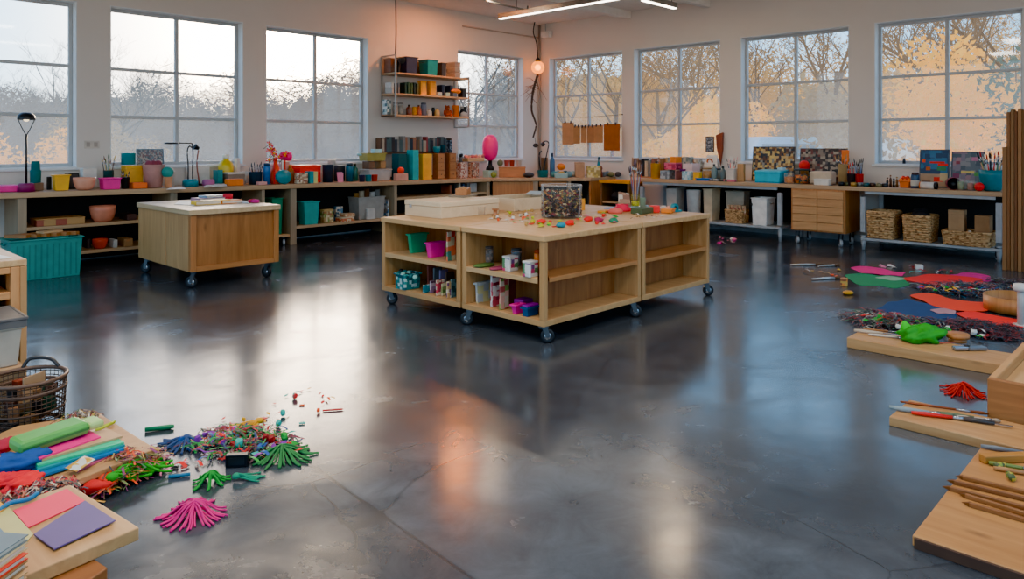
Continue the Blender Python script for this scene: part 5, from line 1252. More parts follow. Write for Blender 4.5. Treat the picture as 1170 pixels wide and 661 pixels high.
obj('glass_globe', MB().ball(gp(614.5, 77), 7.6*m, 22), gm, t); obj('bulb', MB().ball(gp(614.5, 77), 3.4*m, 14), glow('#ffb040', 9.0), t)
obj('cap', MB().lathe([(0, 0), (3*m, 0), (2.4*m, 3*m), (1*m, 4.5*m), (0, 4.5*m)], 14, c=gp(614.5, 70.2)), DARK, t)
q0 = gp(614.5, 66); q1 = gp(611, 30); q1.z = ZC-.001
obj('cord', MB().tube(smooth([q0, gp(613.2, 50), gp(609.5, 38), gp(610, 30), q1]), .012, 6), DARK, t)
pl = bpy.data.lights.new('globe_lamp', 'POINT'); pl.energy = 55; pl.color = (1, .55, .2); pl.shadow_soft_size = 3*m; lo = bpy.data.objects.new('globe_lamp', pl); col.objects.link(lo); lo.location = gx+gp(614.5, 77)
t = thing('hanging_branch', 'twisted dark branch hanging below the amber globe', 'branch', gx); BR = mat('#4a3526', .8)
obj('branch', MB().tube(smooth([gp(614.5, 85), gp(610, 100), gp(608, 112), gp(607.5, 126), gp(611, 137), gp(612.5, 144), gp(609, 157)], 5), 1.5*m, 7, r2=.9*m), BR, t)
rr = random.Random(77); tw = MB()
for k in range(12):
    a = gp(609+rr.uniform(-1, 4), rr.uniform(86, 118)); b = gp(609+rr.choice((-1, 1))*rr.uniform(7, 16), a.z and rr.uniform(82, 118)); mid = (a+b)/2+Vector((0, 0, rr.uniform(-.08, .12)))
    tw.tube(smooth([a, mid, b], 4), .35*m, 4, r2=.15*m)
obj('twigs', tw, mat('#8a5a34', .8), t)
one('hanging_stone', 'small dark stone hanging by the wall under the driftwood branch', 'stone', MB().ball((0, 0, 0), 3.4*m, 10, sz=.75).tube([(0, 0, 2*m), (-1.5*m, 0, 9*m)], .3*m, 4), mat('#3a332e', .7), gx+gp(612, 166))
# ================= yellow-topped stool cart in the gap =================
S = SR(712, .02, 0); t = thing('side_cart', 'small dark wooden cart with a yellow tray top between the two desks', 'cart', (10.95, 7.95, 0), -math.pi/2); zt = .84
for sx in (-1, 1): obj('side_panel', MB().b2(sx*.3-.02, sx*.3+.02, -.02, .42, .0, zt-.05), wood('#8a6a48', '#6a4c30', 'z'), t, .003)
obj('back_panel', MB().b2(-.279, .279, .38, .4, .05, zt-.05), SHADE_BACK, t); obj('shelf', MB().b2(-.279, .279, -.01, .379, .42, .45), DESKX, t); obj('bottom_board', MB().b2(-.279, .279, -.01, .379, .05, .08), DESKX, t)
obj('tray_top', bin_mb(.68, .48, .05, .98, .012, .004).xf(Matrix.Translation((0, .2, zt-.05))), mat('#e0a21c', .5), t)
one('fabric_bundle', 'black bundle of cloth inside the yellow-topped cart', 'fabric', MB().ball((0, 0, .1), .2, 14, sy=.7, sz=.5), mat('#1c1c1e', .8), (11.1, 7.95, .453))
one('fabric_bundle', 'dark folded cloth at the bottom of the yellow-topped cart', 'fabric', MB().ball((0, 0, .1), .22, 14, sy=.6, sz=.4), mat('#3a3430', .8), (11.1, 7.95, .1))

# ================= things on the right worktop =================
S = SR(731, .6, .87); 
# book rack at the far end
S = SR(741, .42)
t = thing('magazine_rack', 'wooden rack of magazines at the pier by the yellow-topped cart', 'rack', S.loc, S.rz); m = S.m
obj('side_panel', MB().b2(-.3, -.28, -.1, .1, 0, 22*m), OAKZ, t); obj('side_panel', MB().b2(.28, .3, -.1, .1, 0, 22*m), OAKZ, t); obj('bottom_board', MB().b2(-.28, .28, -.1, .1, 0, .02), OAKX, t)
for k in range(7): book(('tan', 'brown', 'black', 'cream', 'grey', 'rust', 'dark')[k]+' magazine in the rack by the yellow-topped cart', S.loc+Vector((0, .22-.073*k, .022)), S.rz, .058, .16, 22*m*(.8+.06*(k % 3)), ('#b08a64', '#6a4a38', '#26221f', '#cdb89a', '#7d7a74', '#a0583a', '#3a332e')[k], None, False, 'magazine', 'magazine')
cup('pencil_cup', 'orange-yellow cup before the wooden magazine rack', 'cup', SR(749, .2), 11, 17, '#e0a53a', .95)
brushes_in(SR(749, .2), 11, 5, 24, 'the orange-yellow cup by the magazine rack', ['#8e9aa5', '#c9a26a', '#d3242c'], ['#8a6a4a'], 17)
for k, (px_, w_, h_, cs) in enumerate(((753, 13, 21, ['#b0a890', '#8a9a94', '#c9b88a']), (764, 12, 23, ['#9aa49a', '#c9a26a', '#6a7a76']), (775, 13, 24, ['#7d8a86', '#a0a494', '#5a6662']), (786, 13, 24.5, ['#8f9a92', '#6f7f7c', '#b0b0a0']), (797, 11, 22, ['#a8a090', '#7a5a3a', '#d0c8b4']))):
    box('craft_kit', ('sage', 'olive', 'grey-green', 'blue-grey', 'brown-windowed')[k]+' craft kit box in the row against the crossed window', 'box', SR(px_, .66), w_, h_, pmat(cs, 14), D=.14)
box('carton', 'pale blue-grey carton low in the craft box stack', 'box', SR(763, .22), 18, 9.5, pmat(['#8a949c', '#a8b0b4', '#6a727a'], 14), D=.22)
box('carton', 'rosy brown carton beside the pale blue-grey one', 'box', SR(775, .18), 8, 10.5, '#a8706c', D=.2)
box('print_box', 'crimson and pink long box in the craft box stack', 'box', SR(769, .24).up(10.8), 21, 7.5, pmat(['#c92f58', '#e05a7a', '#a02048'], 16), D=.22, lid='#e06080')
box('print_box', 'orange box topping the crimson box stack', 'box', SR(772, .24).up(18.6), 14, 7, '#e08a24', D=.2, lid='#eda03c')
box('carton', 'pale pink large carton beside the crimson box stack', 'box', SR(790, .3), 20, 18, '#e0c0bc', D=.26)
box('print_box', 'pale aqua box in front of the pale pink carton', 'box', SR(785.5, .08), 13, 10, pmat(['#a9ccd4', '#d8e0de', '#7fb0c0'], 16), D=.1)
cup('cup', 'purple small cup by the pale aqua box', 'cup', SR(780, .15).up(9), 7, 3, '#8a2f7a', .85)
box('cube_box', 'yellow cube box before the pale pink carton', 'box', SR(797, .08), 10.5, 9.5, '#ecb81a', D=.1)
tub('tray', 'shallow blue tray under the yellow cube box edge', 'tray', SR(804, .05), 18, 3, '#2a6aa8', .95, D=.1)
jar('jar', 'amber-filled jar beside the yellow cube box', 'jar', SR(808, .25), 11, 14, '#b8863c', '#8a6a3a')
for k, (px_, h_, c) in enumerate(((816, 19, '#6f8480'), (821, 14, '#8a948e'), (826, 17, '#5a6a6a'), (830, 10, '#a09a88'))):
    bottle('bottle', ('tall grey-green', 'short grey', 'slate', 'squat taupe')[k]+' bottle in the group below the leather pouch', 'bottle', SR(px_, .2+.1*(k % 2)), 6.5, h_, c, '#3c4442', shape=k % 2)
for k in range(4): one('craft_tin', ('pewter', 'silver', 'dark', 'dull green')[k]+' flat tin before the bottles below the leather pouch', 'tin', MB().lathe([(0, 0), (.06, 0), (.06, .035), (0, .035)], 14), mat(('#7d8484', '#a0a4a4', '#4a4e4e', '#5a6a58')[k], .35, .5), SR(813+k*6, .07).loc)
# leather pouch and cards on the pier
S = SR(822, XW-XF-.05); m = S.m
t = thing('leather_pouch', 'tapered red-brown leather pouch hanging by the window pier', 'pouch', (XW-.06, S.loc.y, ZR), S.rz)
obj('leather', MB().add([(-3.5*m, -.03, 50*m), (5*m, -.03, 53*m), (4.5*m, -.03, 34*m), (2*m, -.02, 15*m), (-2.5*m, -.03, 36*m), (-3.5*m, .03, 50*m), (5*m, .03, 53*m), (4.5*m, .03, 34*m), (2*m, .02, 15*m), (-2.5*m, .03, 36*m)], [(0, 4, 3, 2, 1), (5, 6, 7, 8, 9), (0, 1, 6, 5), (1, 2, 7, 6), (2, 3, 8, 7), (3, 4, 9, 8), (4, 0, 5, 9)]), wood('#9a4a28', '#7a3418', 'z', .5, 1, False), t, .01)
obj('hanging_loop', MB().tube([(0, 0, 52*m), (.0, 0, 56*m)], .008), DARK, t)
S = SR(811, XW-XF-.03); t = thing('pattern_board', 'grey patterned board in a brown frame above the white card', 'board', (XW-.03, S.loc.y, ZR+30*S.m), S.rz); m = S.m
obj('frame', MB().b2(-5.5*m, 5*m, 0, .02, 0, 18*m), mat('#6a4632', .6), t, .003); obj('pattern', MB().b2(-4.6*m, 4.2*m, -.004, 0, m, 17*m), pmat(['#6f747a', '#4a4e54', '#9a9ea2'], 26), t)
S = SR(811, .7); t = thing('card', 'white card with a brown ring motif below the patterned board', 'card', S.up(14).loc, S.rz); m = S.m
obj('card_sheet', MB().add([(-8*m, 0, 0), (9*m, 0, 0), (6*m, .08, 13*m), (-6*m, .08, 13*m), (-8*m, .02, 0), (9*m, .02, 0), (6*m, .1, 13*m), (-6*m, .1, 13*m)], [(0, 1, 2, 3), (7, 6, 5, 4), (0, 4, 5, 1), (1, 5, 6, 2), (2, 6, 7, 3), (3, 7, 4, 0)]), WHITE, t)
obj('ring_motif', MB().lathe([(2.2*m, 0), (4*m, 0), (4*m, .004), (2.2*m, .004)], 20, M=Matrix.Translation((-1*m, .028, 5.6*m)) @ Matrix.Rotation(math.radians(-80)+math.pi, 4, 'X')), mat('#a8602c', .5), t)
box('carton', 'plain cream carton propping up the white ring card', 'box', SR(811, .72), 15, 14, '#cdbfa8', D=.12)
# white tub with pencils, wood block
tub('pencil_tub', 'white square tub of pencils at the pier beside the cyan box', 'tub', SR(836, .2), 14, 15, '#ddd2c4', .95, D=.14)
brushes_in(SR(836, .2), 11, 7, 27, 'the white square tub', ['#e6dfd2', '#d3242c', '#20242c', '#3f78b5'], ['#d9a0a0', '#e6e2d8', '#333'] if False else ['#d9a0a0', '#e6e2d8', '#303030'], 21, .02, .25, thing_name='pencil')
box('packet', 'flat red-pink packet before the white pencil tub', 'packet', SR(834, .05), 15, 2.5, '#d0687a', D=.07)
box('wood_block', 'upright pale wood block beside the white pencil tub', 'block', SR(847, .25), 9.5, 20, PALEZ, D=.07)
# two mosaic boards
MOS = [pmat(['#7a5a3a', '#c9a86a', '#3a3a3c', '#a8783c', '#8a8a80', '#5a3a2c', '#d8bc6a', '#2a3038'], 15, .4, 'CHEBYCHEV'), pmat(['#4a3a34', '#8a7a6a', '#2c2a2a', '#6f3a34', '#a89a84', '#5a5450', '#38302c'], 15, .4, 'CHEBYCHEV')]
panel('mosaic_board', 'tan and black mosaic tile board behind the cyan box', 'mosaic board', SR(882, .62), 48, 40, MOS[0], '#4a4038', .12, .01, .02)
panel('mosaic_board', 'dark brown mosaic tile board behind the folded cloth', 'mosaic board', SR(939, .62), 54, 40, MOS[1], '#4a4038', .12, .01, .02)
box('orange_card', 'orange strip card standing at the edge of the dark brown mosaic', 'card', SR(966, .56), 9, 39, '#e0801c', D=.02)
S = SR(950, .76).upm(39*SR(950, .7).m)
cup('cup', 'brown little cup on the windowsill above the dark mosaic', 'cup', SR(948, .975, 1.2).upm(.014), 7, 8, '#a0682c', .9); cup('egg_cup', 'grey little cup beside the brown one above the dark mosaic', 'cup', SR(955, .975, 1.2).upm(.014), 4.5, 6, '#6f7a76', .7)
S = SR(881, .22); s, D, H = dims(S, 38, 15, D=.3); t = thing('storage_box', 'cyan plastic storage box with the lid ajar under the mosaic board', 'box', S.loc, S.rz)
obj('body', bin_mb(s, D, H*.85, .96), mat('#3fb4c8', .35), t, .004); obj('lid', rbox(s*1.02, D*1.02, .02).xf(Matrix.Translation((0, .02, H*.86)) @ Matrix.Rotation(.05, 4, 'X')), mat('#57c4d6', .35), t, .004); obj('base', rbox(s*.97, D*.97, .025, -.0), mat('#1f86a0', .35), t)
box('notepad', 'pale blue notepad lying on the cyan storage box', 'notepad', SR(893, .16).up(15.5), 10, 2.5, '#a9d8e6', D=.12)
for k in range(4): ball('stone', 'dark round stone before the first mosaic board', 'stone', SR(868+k*6, .5), 8, '#2c2e34', 'dark stones before the mosaic board')
jar('jar', 'clear jar of orange beads beside the cyan box', 'jar', SR(901.5, .15), 11, 13, '#c9823a', None, level=.6)
jar('jar', 'wide dark glass jar of orange fruit-like beads by the cloth', 'jar', SR(916.5, .22), 18, 17, pmat(['#e08a2c', '#3a4a40', '#4a4a44', '#c9602c'], 22), '#2c3a38', level=.6, glassc='#4a5a58')
ball('ball', 'glossy red ball above the dark glass jar', 'ball', SR(919, .48).up(14), 12, '#d0282c'); cup('canister', 'amber canister under the glossy red ball', 'canister', SR(919, .48), 9, 14, '#c98a2c', .95)
box('cloth', 'beige folded cloth beside the dark glass jar', 'cloth', SR(940, .3), 32, 15, '#cdb699', D=.22, bevel=.03)
box('carton', 'flat white box before the beige folded cloth', 'box', SR(940, .1), 21, 7, '#e3dccf', D=.13, lid='#ece6da')
sheet('cutting_mat', 'thin dark mat under the flat white box', 'mat', [(924, 210.4), (950, 211.8), (955, 210.5), (930, 209.2)], ZR+.0008, '#3a2f2a', .003)
cup('vase', 'tall tan vase of dried stems beside the red pencil cup', 'vase', SR(963, .25), 11, 24, '#c9a26c', .85)
brushes_in(SR(963, .25), 11, 7, 34, 'the tall tan vase', ['#c9a26a', '#6b4a33', '#20242c'], ['#8a6a3a', '#3a3630', '#b08a54'], 12, .02, .35)
cup('pencil_cup', 'dark cup of red-tipped brushes beside the tall tan vase', 'cup', SR(972.5, .15), 9, 14, '#3a3034', .9)
brushes_in(SR(972.5, .15), 8, 6, 26, 'the dark cup beside the tan vase', ['#d3242c', '#20242c', '#d3242c'], ['#c92438', '#c92438', '#2a2a2a'], 14)
cup('pencil_cup', 'red cup of black brushes, last cup before the big window pier', 'cup', SR(982, .17), 9, 14, '#c93a30', .88)
brushes_in(SR(982, .17), 9, 8, 30, 'the red cup', ['#20242c', '#6b4a33', '#3f78b5'], ['#1c1c1e', '#3a2a24'], 15, .02, .3)
rr = random.Random(50)
for k in range(8):
    one('paint_tin', '%s small tin in the row at the worktop edge below the pier' % ('black', 'olive', 'brass', 'grey', 'teal', 'umber', 'khaki', 'charcoal')[k], 'tin', MB().lathe([(0, 0), (.042, 0), (.042, .05), (.03, .058), (0, .058)], 14), mat(('#26282a', '#5a5c3a', '#a8863c', '#7a7e7e', '#2c5a5a', '#5c4030', '#7d7450', '#36383a')[k], .35, .4), SR(961+k*7.2, .09+.05*(k % 2)).loc)
for k in range(4):
    S = SR(1014+k*3.6, .22+.08*(k % 2)); m = S.m; H = (12, 15, 11, 13)[k]*m
    t = thing('figurine', '%s little figurine in front of the white shed view' % ('dark', 'brown', 'black', 'bronze')[k], 'figurine', S.loc, S.rz)
    obj('body', MB().lathe([(0, 0), (1.6*m, 0), (1.2*m, H*.3), (1.5*m, H*.55), (.6*m, H*.72), (0, H*.74)], 10), mat(('#2a2522', '#5c3c28', '#1d1b1a', '#8a6436')[k], .5), t); obj('head', MB().ball((0, 0, H*.84), 1.1*m, 8), mat(('#3a2f2a', '#7a5436', '#2a2726', '#a88248')[k], .5), t)
tub('fruit_basket', 'orange small basket heaped with craft fruit near the blue bottle', 'basket', SR(1034.5, .25), 14, 8, '#d9782c', .85, D=.12)
for k in range(5): ball('craft_fruit', 'orange craft fruit heaped in the orange small basket', 'craft fruit', SR(1030+k*2.3, .25).up(6+(k % 2)*2.5), 5, ('#e8862c', '#d9502c')[k % 2], 'craft fruit in the orange basket')
bottle('bottle', 'dark blue bottle with a brown cap beside the blue art board', 'bottle', SR(1045.5, .2), 9, 18, '#2a4a6c', '#4a332c', shape=1, band='#c9c4b4')
bottle('bottle', 'tiny black bottle on the sill of the big window', 'bottle', SR(1033, .975, 1.214), 3.2, 6, '#2a2e32', '#1a1a1a', shape=1)
# art boards: colours laid in shapes, not lettering
def art(name, label, px, w, h, bg, blobs, off=.5):
    S = SR(px, off); s = w*S.m/S.ff; H = h*S.m; t = thing(name, label, 'art board', S.loc, S.rz); t.rotation_euler = (-.12, 0, S.rz)
    obj('frame', MB().b2(-s/2, s/2, 0, .02, 0, .015).b2(-s/2, s/2, 0, .02, H-.015, H).b2(-s/2, -s/2+.015, 0, .02, .015, H-.015).b2(s/2-.015, s/2, 0, .02, .015, H-.015), mat('#3a4a58'), t)
    obj('canvas', MB().b2(-s/2+.015, s/2-.015, .005, .018, .015, H-.015), bg, t)
    for i, (x, z, a, b, c) in enumerate(blobs): obj('painted_shape', MB().b2((x-a/2)*s, (x+a/2)*s, .002-i*.0006, .0048, (z-b/2)*H, (z+b/2)*H), mat(c, .6), t)
art('art_board', 'blue art board with red and green bands under the big window', 1066.5, 34, 44, pmat(['#1f4f78', '#2a6a94', '#183c5e'], 8),
    [(.1, .66, .5, .05, '#c9382c'), (.3, .60, .35, .06, '#d9302c'), (.25, .5, .3, .1, '#2f7f4a'), (-.36, .7, .12, .08, '#d9603a'), (-.2, .5, .15, .09, '#b0603a'), (0, .2, .92, .32, '#b09070'), (.15, .22, .3, .12, '#d0442c'), (.33, .28, .25, .2, '#c9b080'), (-.25, .16, .3, .08, '#8a6a50')])
art('art_board', 'grey art board with mixed pastel dabs behind the glass jars', 1105, 38, 43, pmat(['#5f6a74', '#7d7484', '#8a8a8c', '#4a5864', '#a07a84'], 10), [(.2, .8, .18, .1, '#c97a9a'), (-.3, .7, .12, .08, '#8a3a4a'), (0, .45, .4, .06, '#d9c46a'), (-.35, .35, .2, .12, '#7a3a5c'), (.3, .4, .2, .1, '#4a9a4a')])
S = SR(1061, .1); m = S.m; t = thing('cardboard_tube', 'white tube with a black end lying at the worktop edge', 'tube', S.loc, S.rz)
obj('tube', MB().lathe([(0, -8*m), (4*m, -8*m), (4*m, 6*m), (0, 6*m)], 18, M=Matrix.Translation((0, 0, 4*m)) @ Matrix.Rotation(math.pi/2, 4, 'Y')), mat('#d9cfc2', .5), t); obj('end_cap', MB().lathe([(0, 6*m), (4.1*m, 6*m), (4.1*m, 9*m), (3*m, 9*m), (3*m, 7*m), (0, 7*m)], 18, M=Matrix.Translation((0, 0, 4*m)) @ Matrix.Rotation(math.pi/2, 4, 'Y')), BLACK, t)
obj('end_cap', MB().lathe([(0, -9*m), (4.1*m, -9*m), (4.1*m, -7.9*m), (0, -7.9*m)], 18, M=Matrix.Translation((0, 0, 4*m)) @ Matrix.Rotation(math.pi/2, 4, 'Y')), mat('#d9803a'), t)
S = SR(1089, .16); m = S.m; M_ = Matrix.Translation((0, 0, 7.2*m)) @ Matrix.Rotation(.35, 4, 'Z') @ Matrix.Rotation(math.pi/2, 4, 'X')
t = thing('open_can', 'dark red can on its side, black opening facing the room', 'can', S.loc, S.rz)
obj('can_wall', MB().lathe([(0, -9*m), (7*m, -9*m), (7*m, 6*m), (6.5*m, 6*m), (6.5*m, -8*m), (0, -8*m)], 24, M=M_), mat('#7a2a34', .4), t); obj('lining', MB().lathe([(6.45*m, 5.8*m), (6.3*m, -7.8*m), (0, -7.9*m)], 24, M=M_), BLACK, t)
for k in range(4):
    jar('jar', '%s jar of small craft pieces near the red can' % ('pale green', 'clear', 'rosy', 'amber')[k], 'jar', SR(1098+k*5.5, .12+.12*(k % 2)), 7, 13-k, ('#8a9a6a', '#b0b0a8', '#b0705a', '#c9a24a')[k], None)
ball('yarn_ball', 'crimson yarn ball beside the teal bowl', 'yarn ball', SR(1119, .06), 10, '#d81f44')
rr = random.Random(61)
for k in range(26):
    h = ['#c9a24a', '#d9c46a', '#7a3a5c', '#4a9a4a', '#b06a3a', '#8a3a34', '#e0dcd0'][k % 7]
    n = ['ochre', 'straw', 'plum', 'leaf-green', 'copper', 'brick', 'white'][k % 7]
    one('trinket', '%s trinket in the heap before the grey art board' % n, 'trinket', MB().ball((0, 0, .02), .026, 8, sx=1+.5*(k % 2), sz=.8), mat(h, .45), SR(1092+rr.uniform(0, 30), rr.uniform(.3, .42)).loc+Vector((0, 0, rr.choice((0, .0, .035)))), rr.uniform(0, 3), '%s trinkets before the grey art board' % n)
bowl('bowl', 'large teal bowl of pens at the plank end of the worktop', 'bowl', SR(1134, .22), 27, 24, '#0d7480')
brushes_in(SR(1134, .22), 22, 14, 40, 'the large teal bowl', ['#d3242c', '#20242c', '#e6dfd2', '#3b7f5c', '#c9a26a', '#8e9aa5'], ['#b03030', '#222222', '#d8d0c0'], 33, .05, .32, .008, 'marker')

# ================= under the right worktop =================
def UR(px, off, z): return SR(px, off, z+.0015)
zS = .221
tub('storage_tub', 'translucent grey tub at the dark end of the low steel shelf', 'tub', UR(772, .3, zS), 22, 33, mat('#b8b0a6', .4), .9, D=.3)
tub('storage_tub', 'dark blue tub beside the translucent grey one', 'tub', UR(786, .52, zS), 12, 31, '#2c3c50', .9, D=.2)
cup('bucket', 'white bucket between the grey tub and beige hamper', 'bucket', UR(793, .25, zS), 17, 33, '#e9e2d9', .8)
tub('hamper', 'beige tall hamper printed with faint dots', 'hamper', UR(813.5, .28, zS), 20, 36, '#cdb998', .9, D=.3)
tub('storage_tub', 'grey-beige tub behind the light wicker basket', 'tub', UR(843, .5, zS), 28, 34, '#b8ab96', .88, D=.22)
basket('light wicker basket of boards on the low steel shelf', UR(842, .18, zS), 29, 15, D=.26, handles=False, rows=7)
for k in range(5): one('wood_offcut', 'short offcut sticking out of the light wicker basket', 'wood offcut', MB().box((0, 0, .1), (.05, .09+.02*k, .13)), pmat(['#c9a880', '#b08a64', '#d8c4a4', '#b0604a'], 14), UR(834+4*k, .18, zS+.12).loc, -1.5+.1*k, 'offcuts in the light wicker basket')
t_ = tub('laundry_bin', 'white plastic tub with a dark badge on the low steel shelf', 'tub', UR(872, .2, zS), 27, 31, '#f2ede5', .88, D=.3, handle='#b8b2a8')
S = UR(872, .2, zS); obj('badge', MB().lathe([(0, 0), (.028, 0), (.028, .006), (0, .006)], 12, M=Matrix.Translation((-.13, -.158, 23*S.m)) @ Matrix.Rotation(math.pi/2, 4, 'X')), DARK, t_)
cup('crumpled_paper', 'brown crumpled paper in the white plastic tub', 'paper', UR(873, .2, zS+.2), 13, 14, '#8a7258', .9)
basket('square wicker basket with a slot handle, first of three under the big window', UR(1010.5, .22, .171), 41, 30, D=.42)
S = UR(1010, .2, .171)
basket('wicker basket stuffed with a dark bag under the big window', UR(1052, .22, .171), 42, 29, D=.42)
one('cloth_bag', 'dark grey bag stuffed in the middle wicker basket', 'bag', MB().ball((0, 0, .12), .165, 16, sy=.85, sz=.8).ball((.05, .02, .22), .1, 12, sz=.6), mat('#2c2a2c', .7), UR(1052, .24, .171).loc+Vector((0, 0, .17)))
for k in range(5): ball('fabric_bundle', 'brown cloth wad in the square wicker basket', 'fabric', UR(998+k*6, .24, .171+.26), 9, '#3c2c24', 'brown cloth wads in the wicker basket', .7)
S = UR(1107.5, .2, .171); basket('low wide wicker tray of cardboard under the big window', S, 65, 16, D=.42, handles=False, rows=7, name='wicker_tray')
box('cardboard_box', 'tall open cardboard piece standing in the low wicker tray', 'cardboard box', UR(1094, .26, .186), 22, 37, CARD, D=.16, tape='#8a6844')
box('cardboard_box', 'shorter cardboard box in the low wicker tray, by the planks', 'cardboard box', UR(1124, .26, .186), 21, 33, mat('#9a754f', .8), D=.2)
box('label_card', 'small white card between the two cardboard boxes', 'card', UR(1108, .1, .186), 4, 16, '#cfc8bc', D=.02)

# ================= planks =================
rr = random.Random(5)
for k, (px_, top, w_, c) in enumerate(((1147.5, 168, 5, '#9a6c42'), (1152, 128, 4.5, '#ab784a'), (1156.5, 125, 4, '#8d6740'), (1160.5, 127, 4, '#946440'), (1165, 124, 4.5, '#b07e50'), (1169.5, 126, 4, '#94703f'), (1174.5, 123, 5, '#ae8450'))):
    X = 10.35+.03*(k % 2); Y, d = Px_(px_, X); m = d/F; H = CH+(HY-top)*m
    o = thing('plank', ('short outermost plank standing beside the end of the worktop', 'second plank from the worktop end, tall and pale', 'third plank from the worktop end, dark edged', 'fourth plank from the worktop end', 'fifth upright plank, lightest in tone', 'sixth upright plank, shadowed brown', 'seventh upright plank at the very edge of view')[k], 'plank', (X, Y, 0), -math.pi/2)
    hw = w_*m/2*.8; wd = wood(c, '#7a5836' if k % 2 else '#8f6a42', 'z', .6, 1+.1*k)
    obj('board', MB().b2(-hw, hw, 0, .14, 0, H), wd, o, .004); obj('end_grain', MB().b2(-hw*.9, hw*.9, .008, .132, H, H+.002), mat('#7a5a38', .8), o)
# ================= on the island =================
# white storage case
def PI(px, py):
    p = Pz(px, py, IT+.001); return Vector((min(p.x, IX1-.12), min(p.y, IY1-.1), p.z))
a = Pz(504, 250, IT+.001); e1 = Pz(451, 240.5, IT); e2 = Pz(570.5, 236.5, IT)
v1 = Vector((0, 1, 0)); L1 = min((e1-a).length, IY1-.02-a.y); L2 = a.y*.998-a.x
t = thing('storage_case', 'shallow off-white hinged wooden case lying on the island', 'case', a); CW = wood('#eadcc6', '#dcc9ae', 'y', .5, 1, False); CH_ = .15
obj('body', MB().b2(0, L2, 0, L1, 0, CH_*.68), CW, t, .005); obj('lid', MB().b2(-.004, L2+.004, -.004, L1+.004, CH_*.69, CH_), wood('#f0e4d0', '#e2d2b8', 'x', .5, 1, False), t, .006)
obj('latch', MB().b2(-.008, .0, L1*.8, L1*.86, CH_*.55, CH_*.75), GREY, t)
zc_ = IT+CH_
def on_case(px, py): p = Pz(px, py, zc_+.002); return Vector((min(max(p.x, a.x+.1), a.x+L2-.08), min(max(p.y, a.y+.1), a.y+L1-.1), p.z))
one('wood_block', 'brown keepsake block on the off-white case', 'block', MB().b2(-.09, .09, -.06, .06, 0, .085), OAKX, on_case(510, 219), .6, None, .005)
one('wood_block', 'short upright peg of wood beside the brown keepsake block', 'block', MB().b2(-.03, .03, -.03, .03, 0, .1), PALEZ, on_case(519, 218), .2, None, .004)
one('notebook', 'grey-brown notebook lying flat on the off-white case', 'notebook', MB().b2(-.14, .14, -.09, .09, 0, .018), mat('#8f7d66', .6), on_case(478, 219.5), .3, None, .002)
for k, (px, py) in enumerate(((492, 218.5), (499, 221), (497, 217), (504, 221.5))): one('wood_offcut', 'small offcut scattered by the keepsake block on the case', 'wood offcut', MB().box((0, 0, .011), (.07, .03, .022)), KRAFT, on_case(px, py), k*.8, 'offcuts on the off-white case')
# second case and tray towards the back
p = Pz(596, 236, IT); t = thing('storage_case', 'open-topped off-white tray case behind the jar of scraps', 'case', (a.x+L2+.64, 5.4, IT+.001), 0)
tub_m = bin_mb(.8, .5, .13, 1.0, .02, .0)
obj('body', tub_m, CW, t, .004)
sheet('paper_sheet', 'blue-grey paper on the open off-white tray case', 'paper', [(600, 222), (626, 222.5), (622, 218.5), (606, 218)], IT+.152, '#8fb0bc')
# jar of scraps
S = SF(641.5, 248, IT); r = 23.5*S.m; H = 37*S.m; t = thing('glass_jar', 'wide clear glass jar full of dark multicoloured scraps on the island', 'jar', S.loc)
obj('rim', MB().tube([(r*.98*math.cos(i*math.pi/18), r*.98*math.sin(i*math.pi/18), H) for i in range(36)], .004, 5, True), clear('#f4f8f8', .8, .05), t)
obj('glass_body', MB().lathe([(0, 0), (r*.97, 0), (r, .012), (r, H), (r*.97, H+.004), (r*.955, H), (r*.955, .018), (0, .016)], 36), clear('#e6eef0', .08, .05), t)
mids = []; mb = MB(); rr = random.Random(3)
cs = ['#3a241c', '#5a3420', '#221f24', '#a8843a', '#6a2428', '#2c3844', '#b8a47c', '#424e2c', '#7a4428', '#2a1a16', '#b89850', '#4a2236', '#2a1a16', '#3a241c']
for i in range(1500):
    q = (1-.5*rr.random()**2)*r*.93; a_ = rr.uniform(0, 6.28); zz_ = rr.uniform(.02, H*.78+.03*rr.random()); w_ = rr.uniform(.009, .02); c_ = Vector((q*math.cos(a_), q*math.sin(a_), zz_))
    d1 = Vector((rr.uniform(-1, 1), rr.uniform(-1, 1), rr.uniform(-1, 1))).normalized()*w_; d2 = d1.orthogonal().normalized()*w_*.6
    mb.add([c_-d1-d2, c_+d1-d2, c_+d1+d2, c_-d1+d2], [(0, 1, 2, 3)]); mids.append(rr.randrange(len(cs)))
f = obj('scraps', MB(), mat(cs[0]), t); me = mb.mesh('scraps', [mat(c, .6) for c in cs]); me.polygons.foreach_set('material_index', mids); f.data = me; f['kind'] = 'stuff'
one('price_tag', 'orange paper tag tucked behind the glass jar', 'tag', MB().b2(-.04, .04, 0, .006, 0, .12), mat('#d09438', .6), Pz(664, 240, IT), -.75)
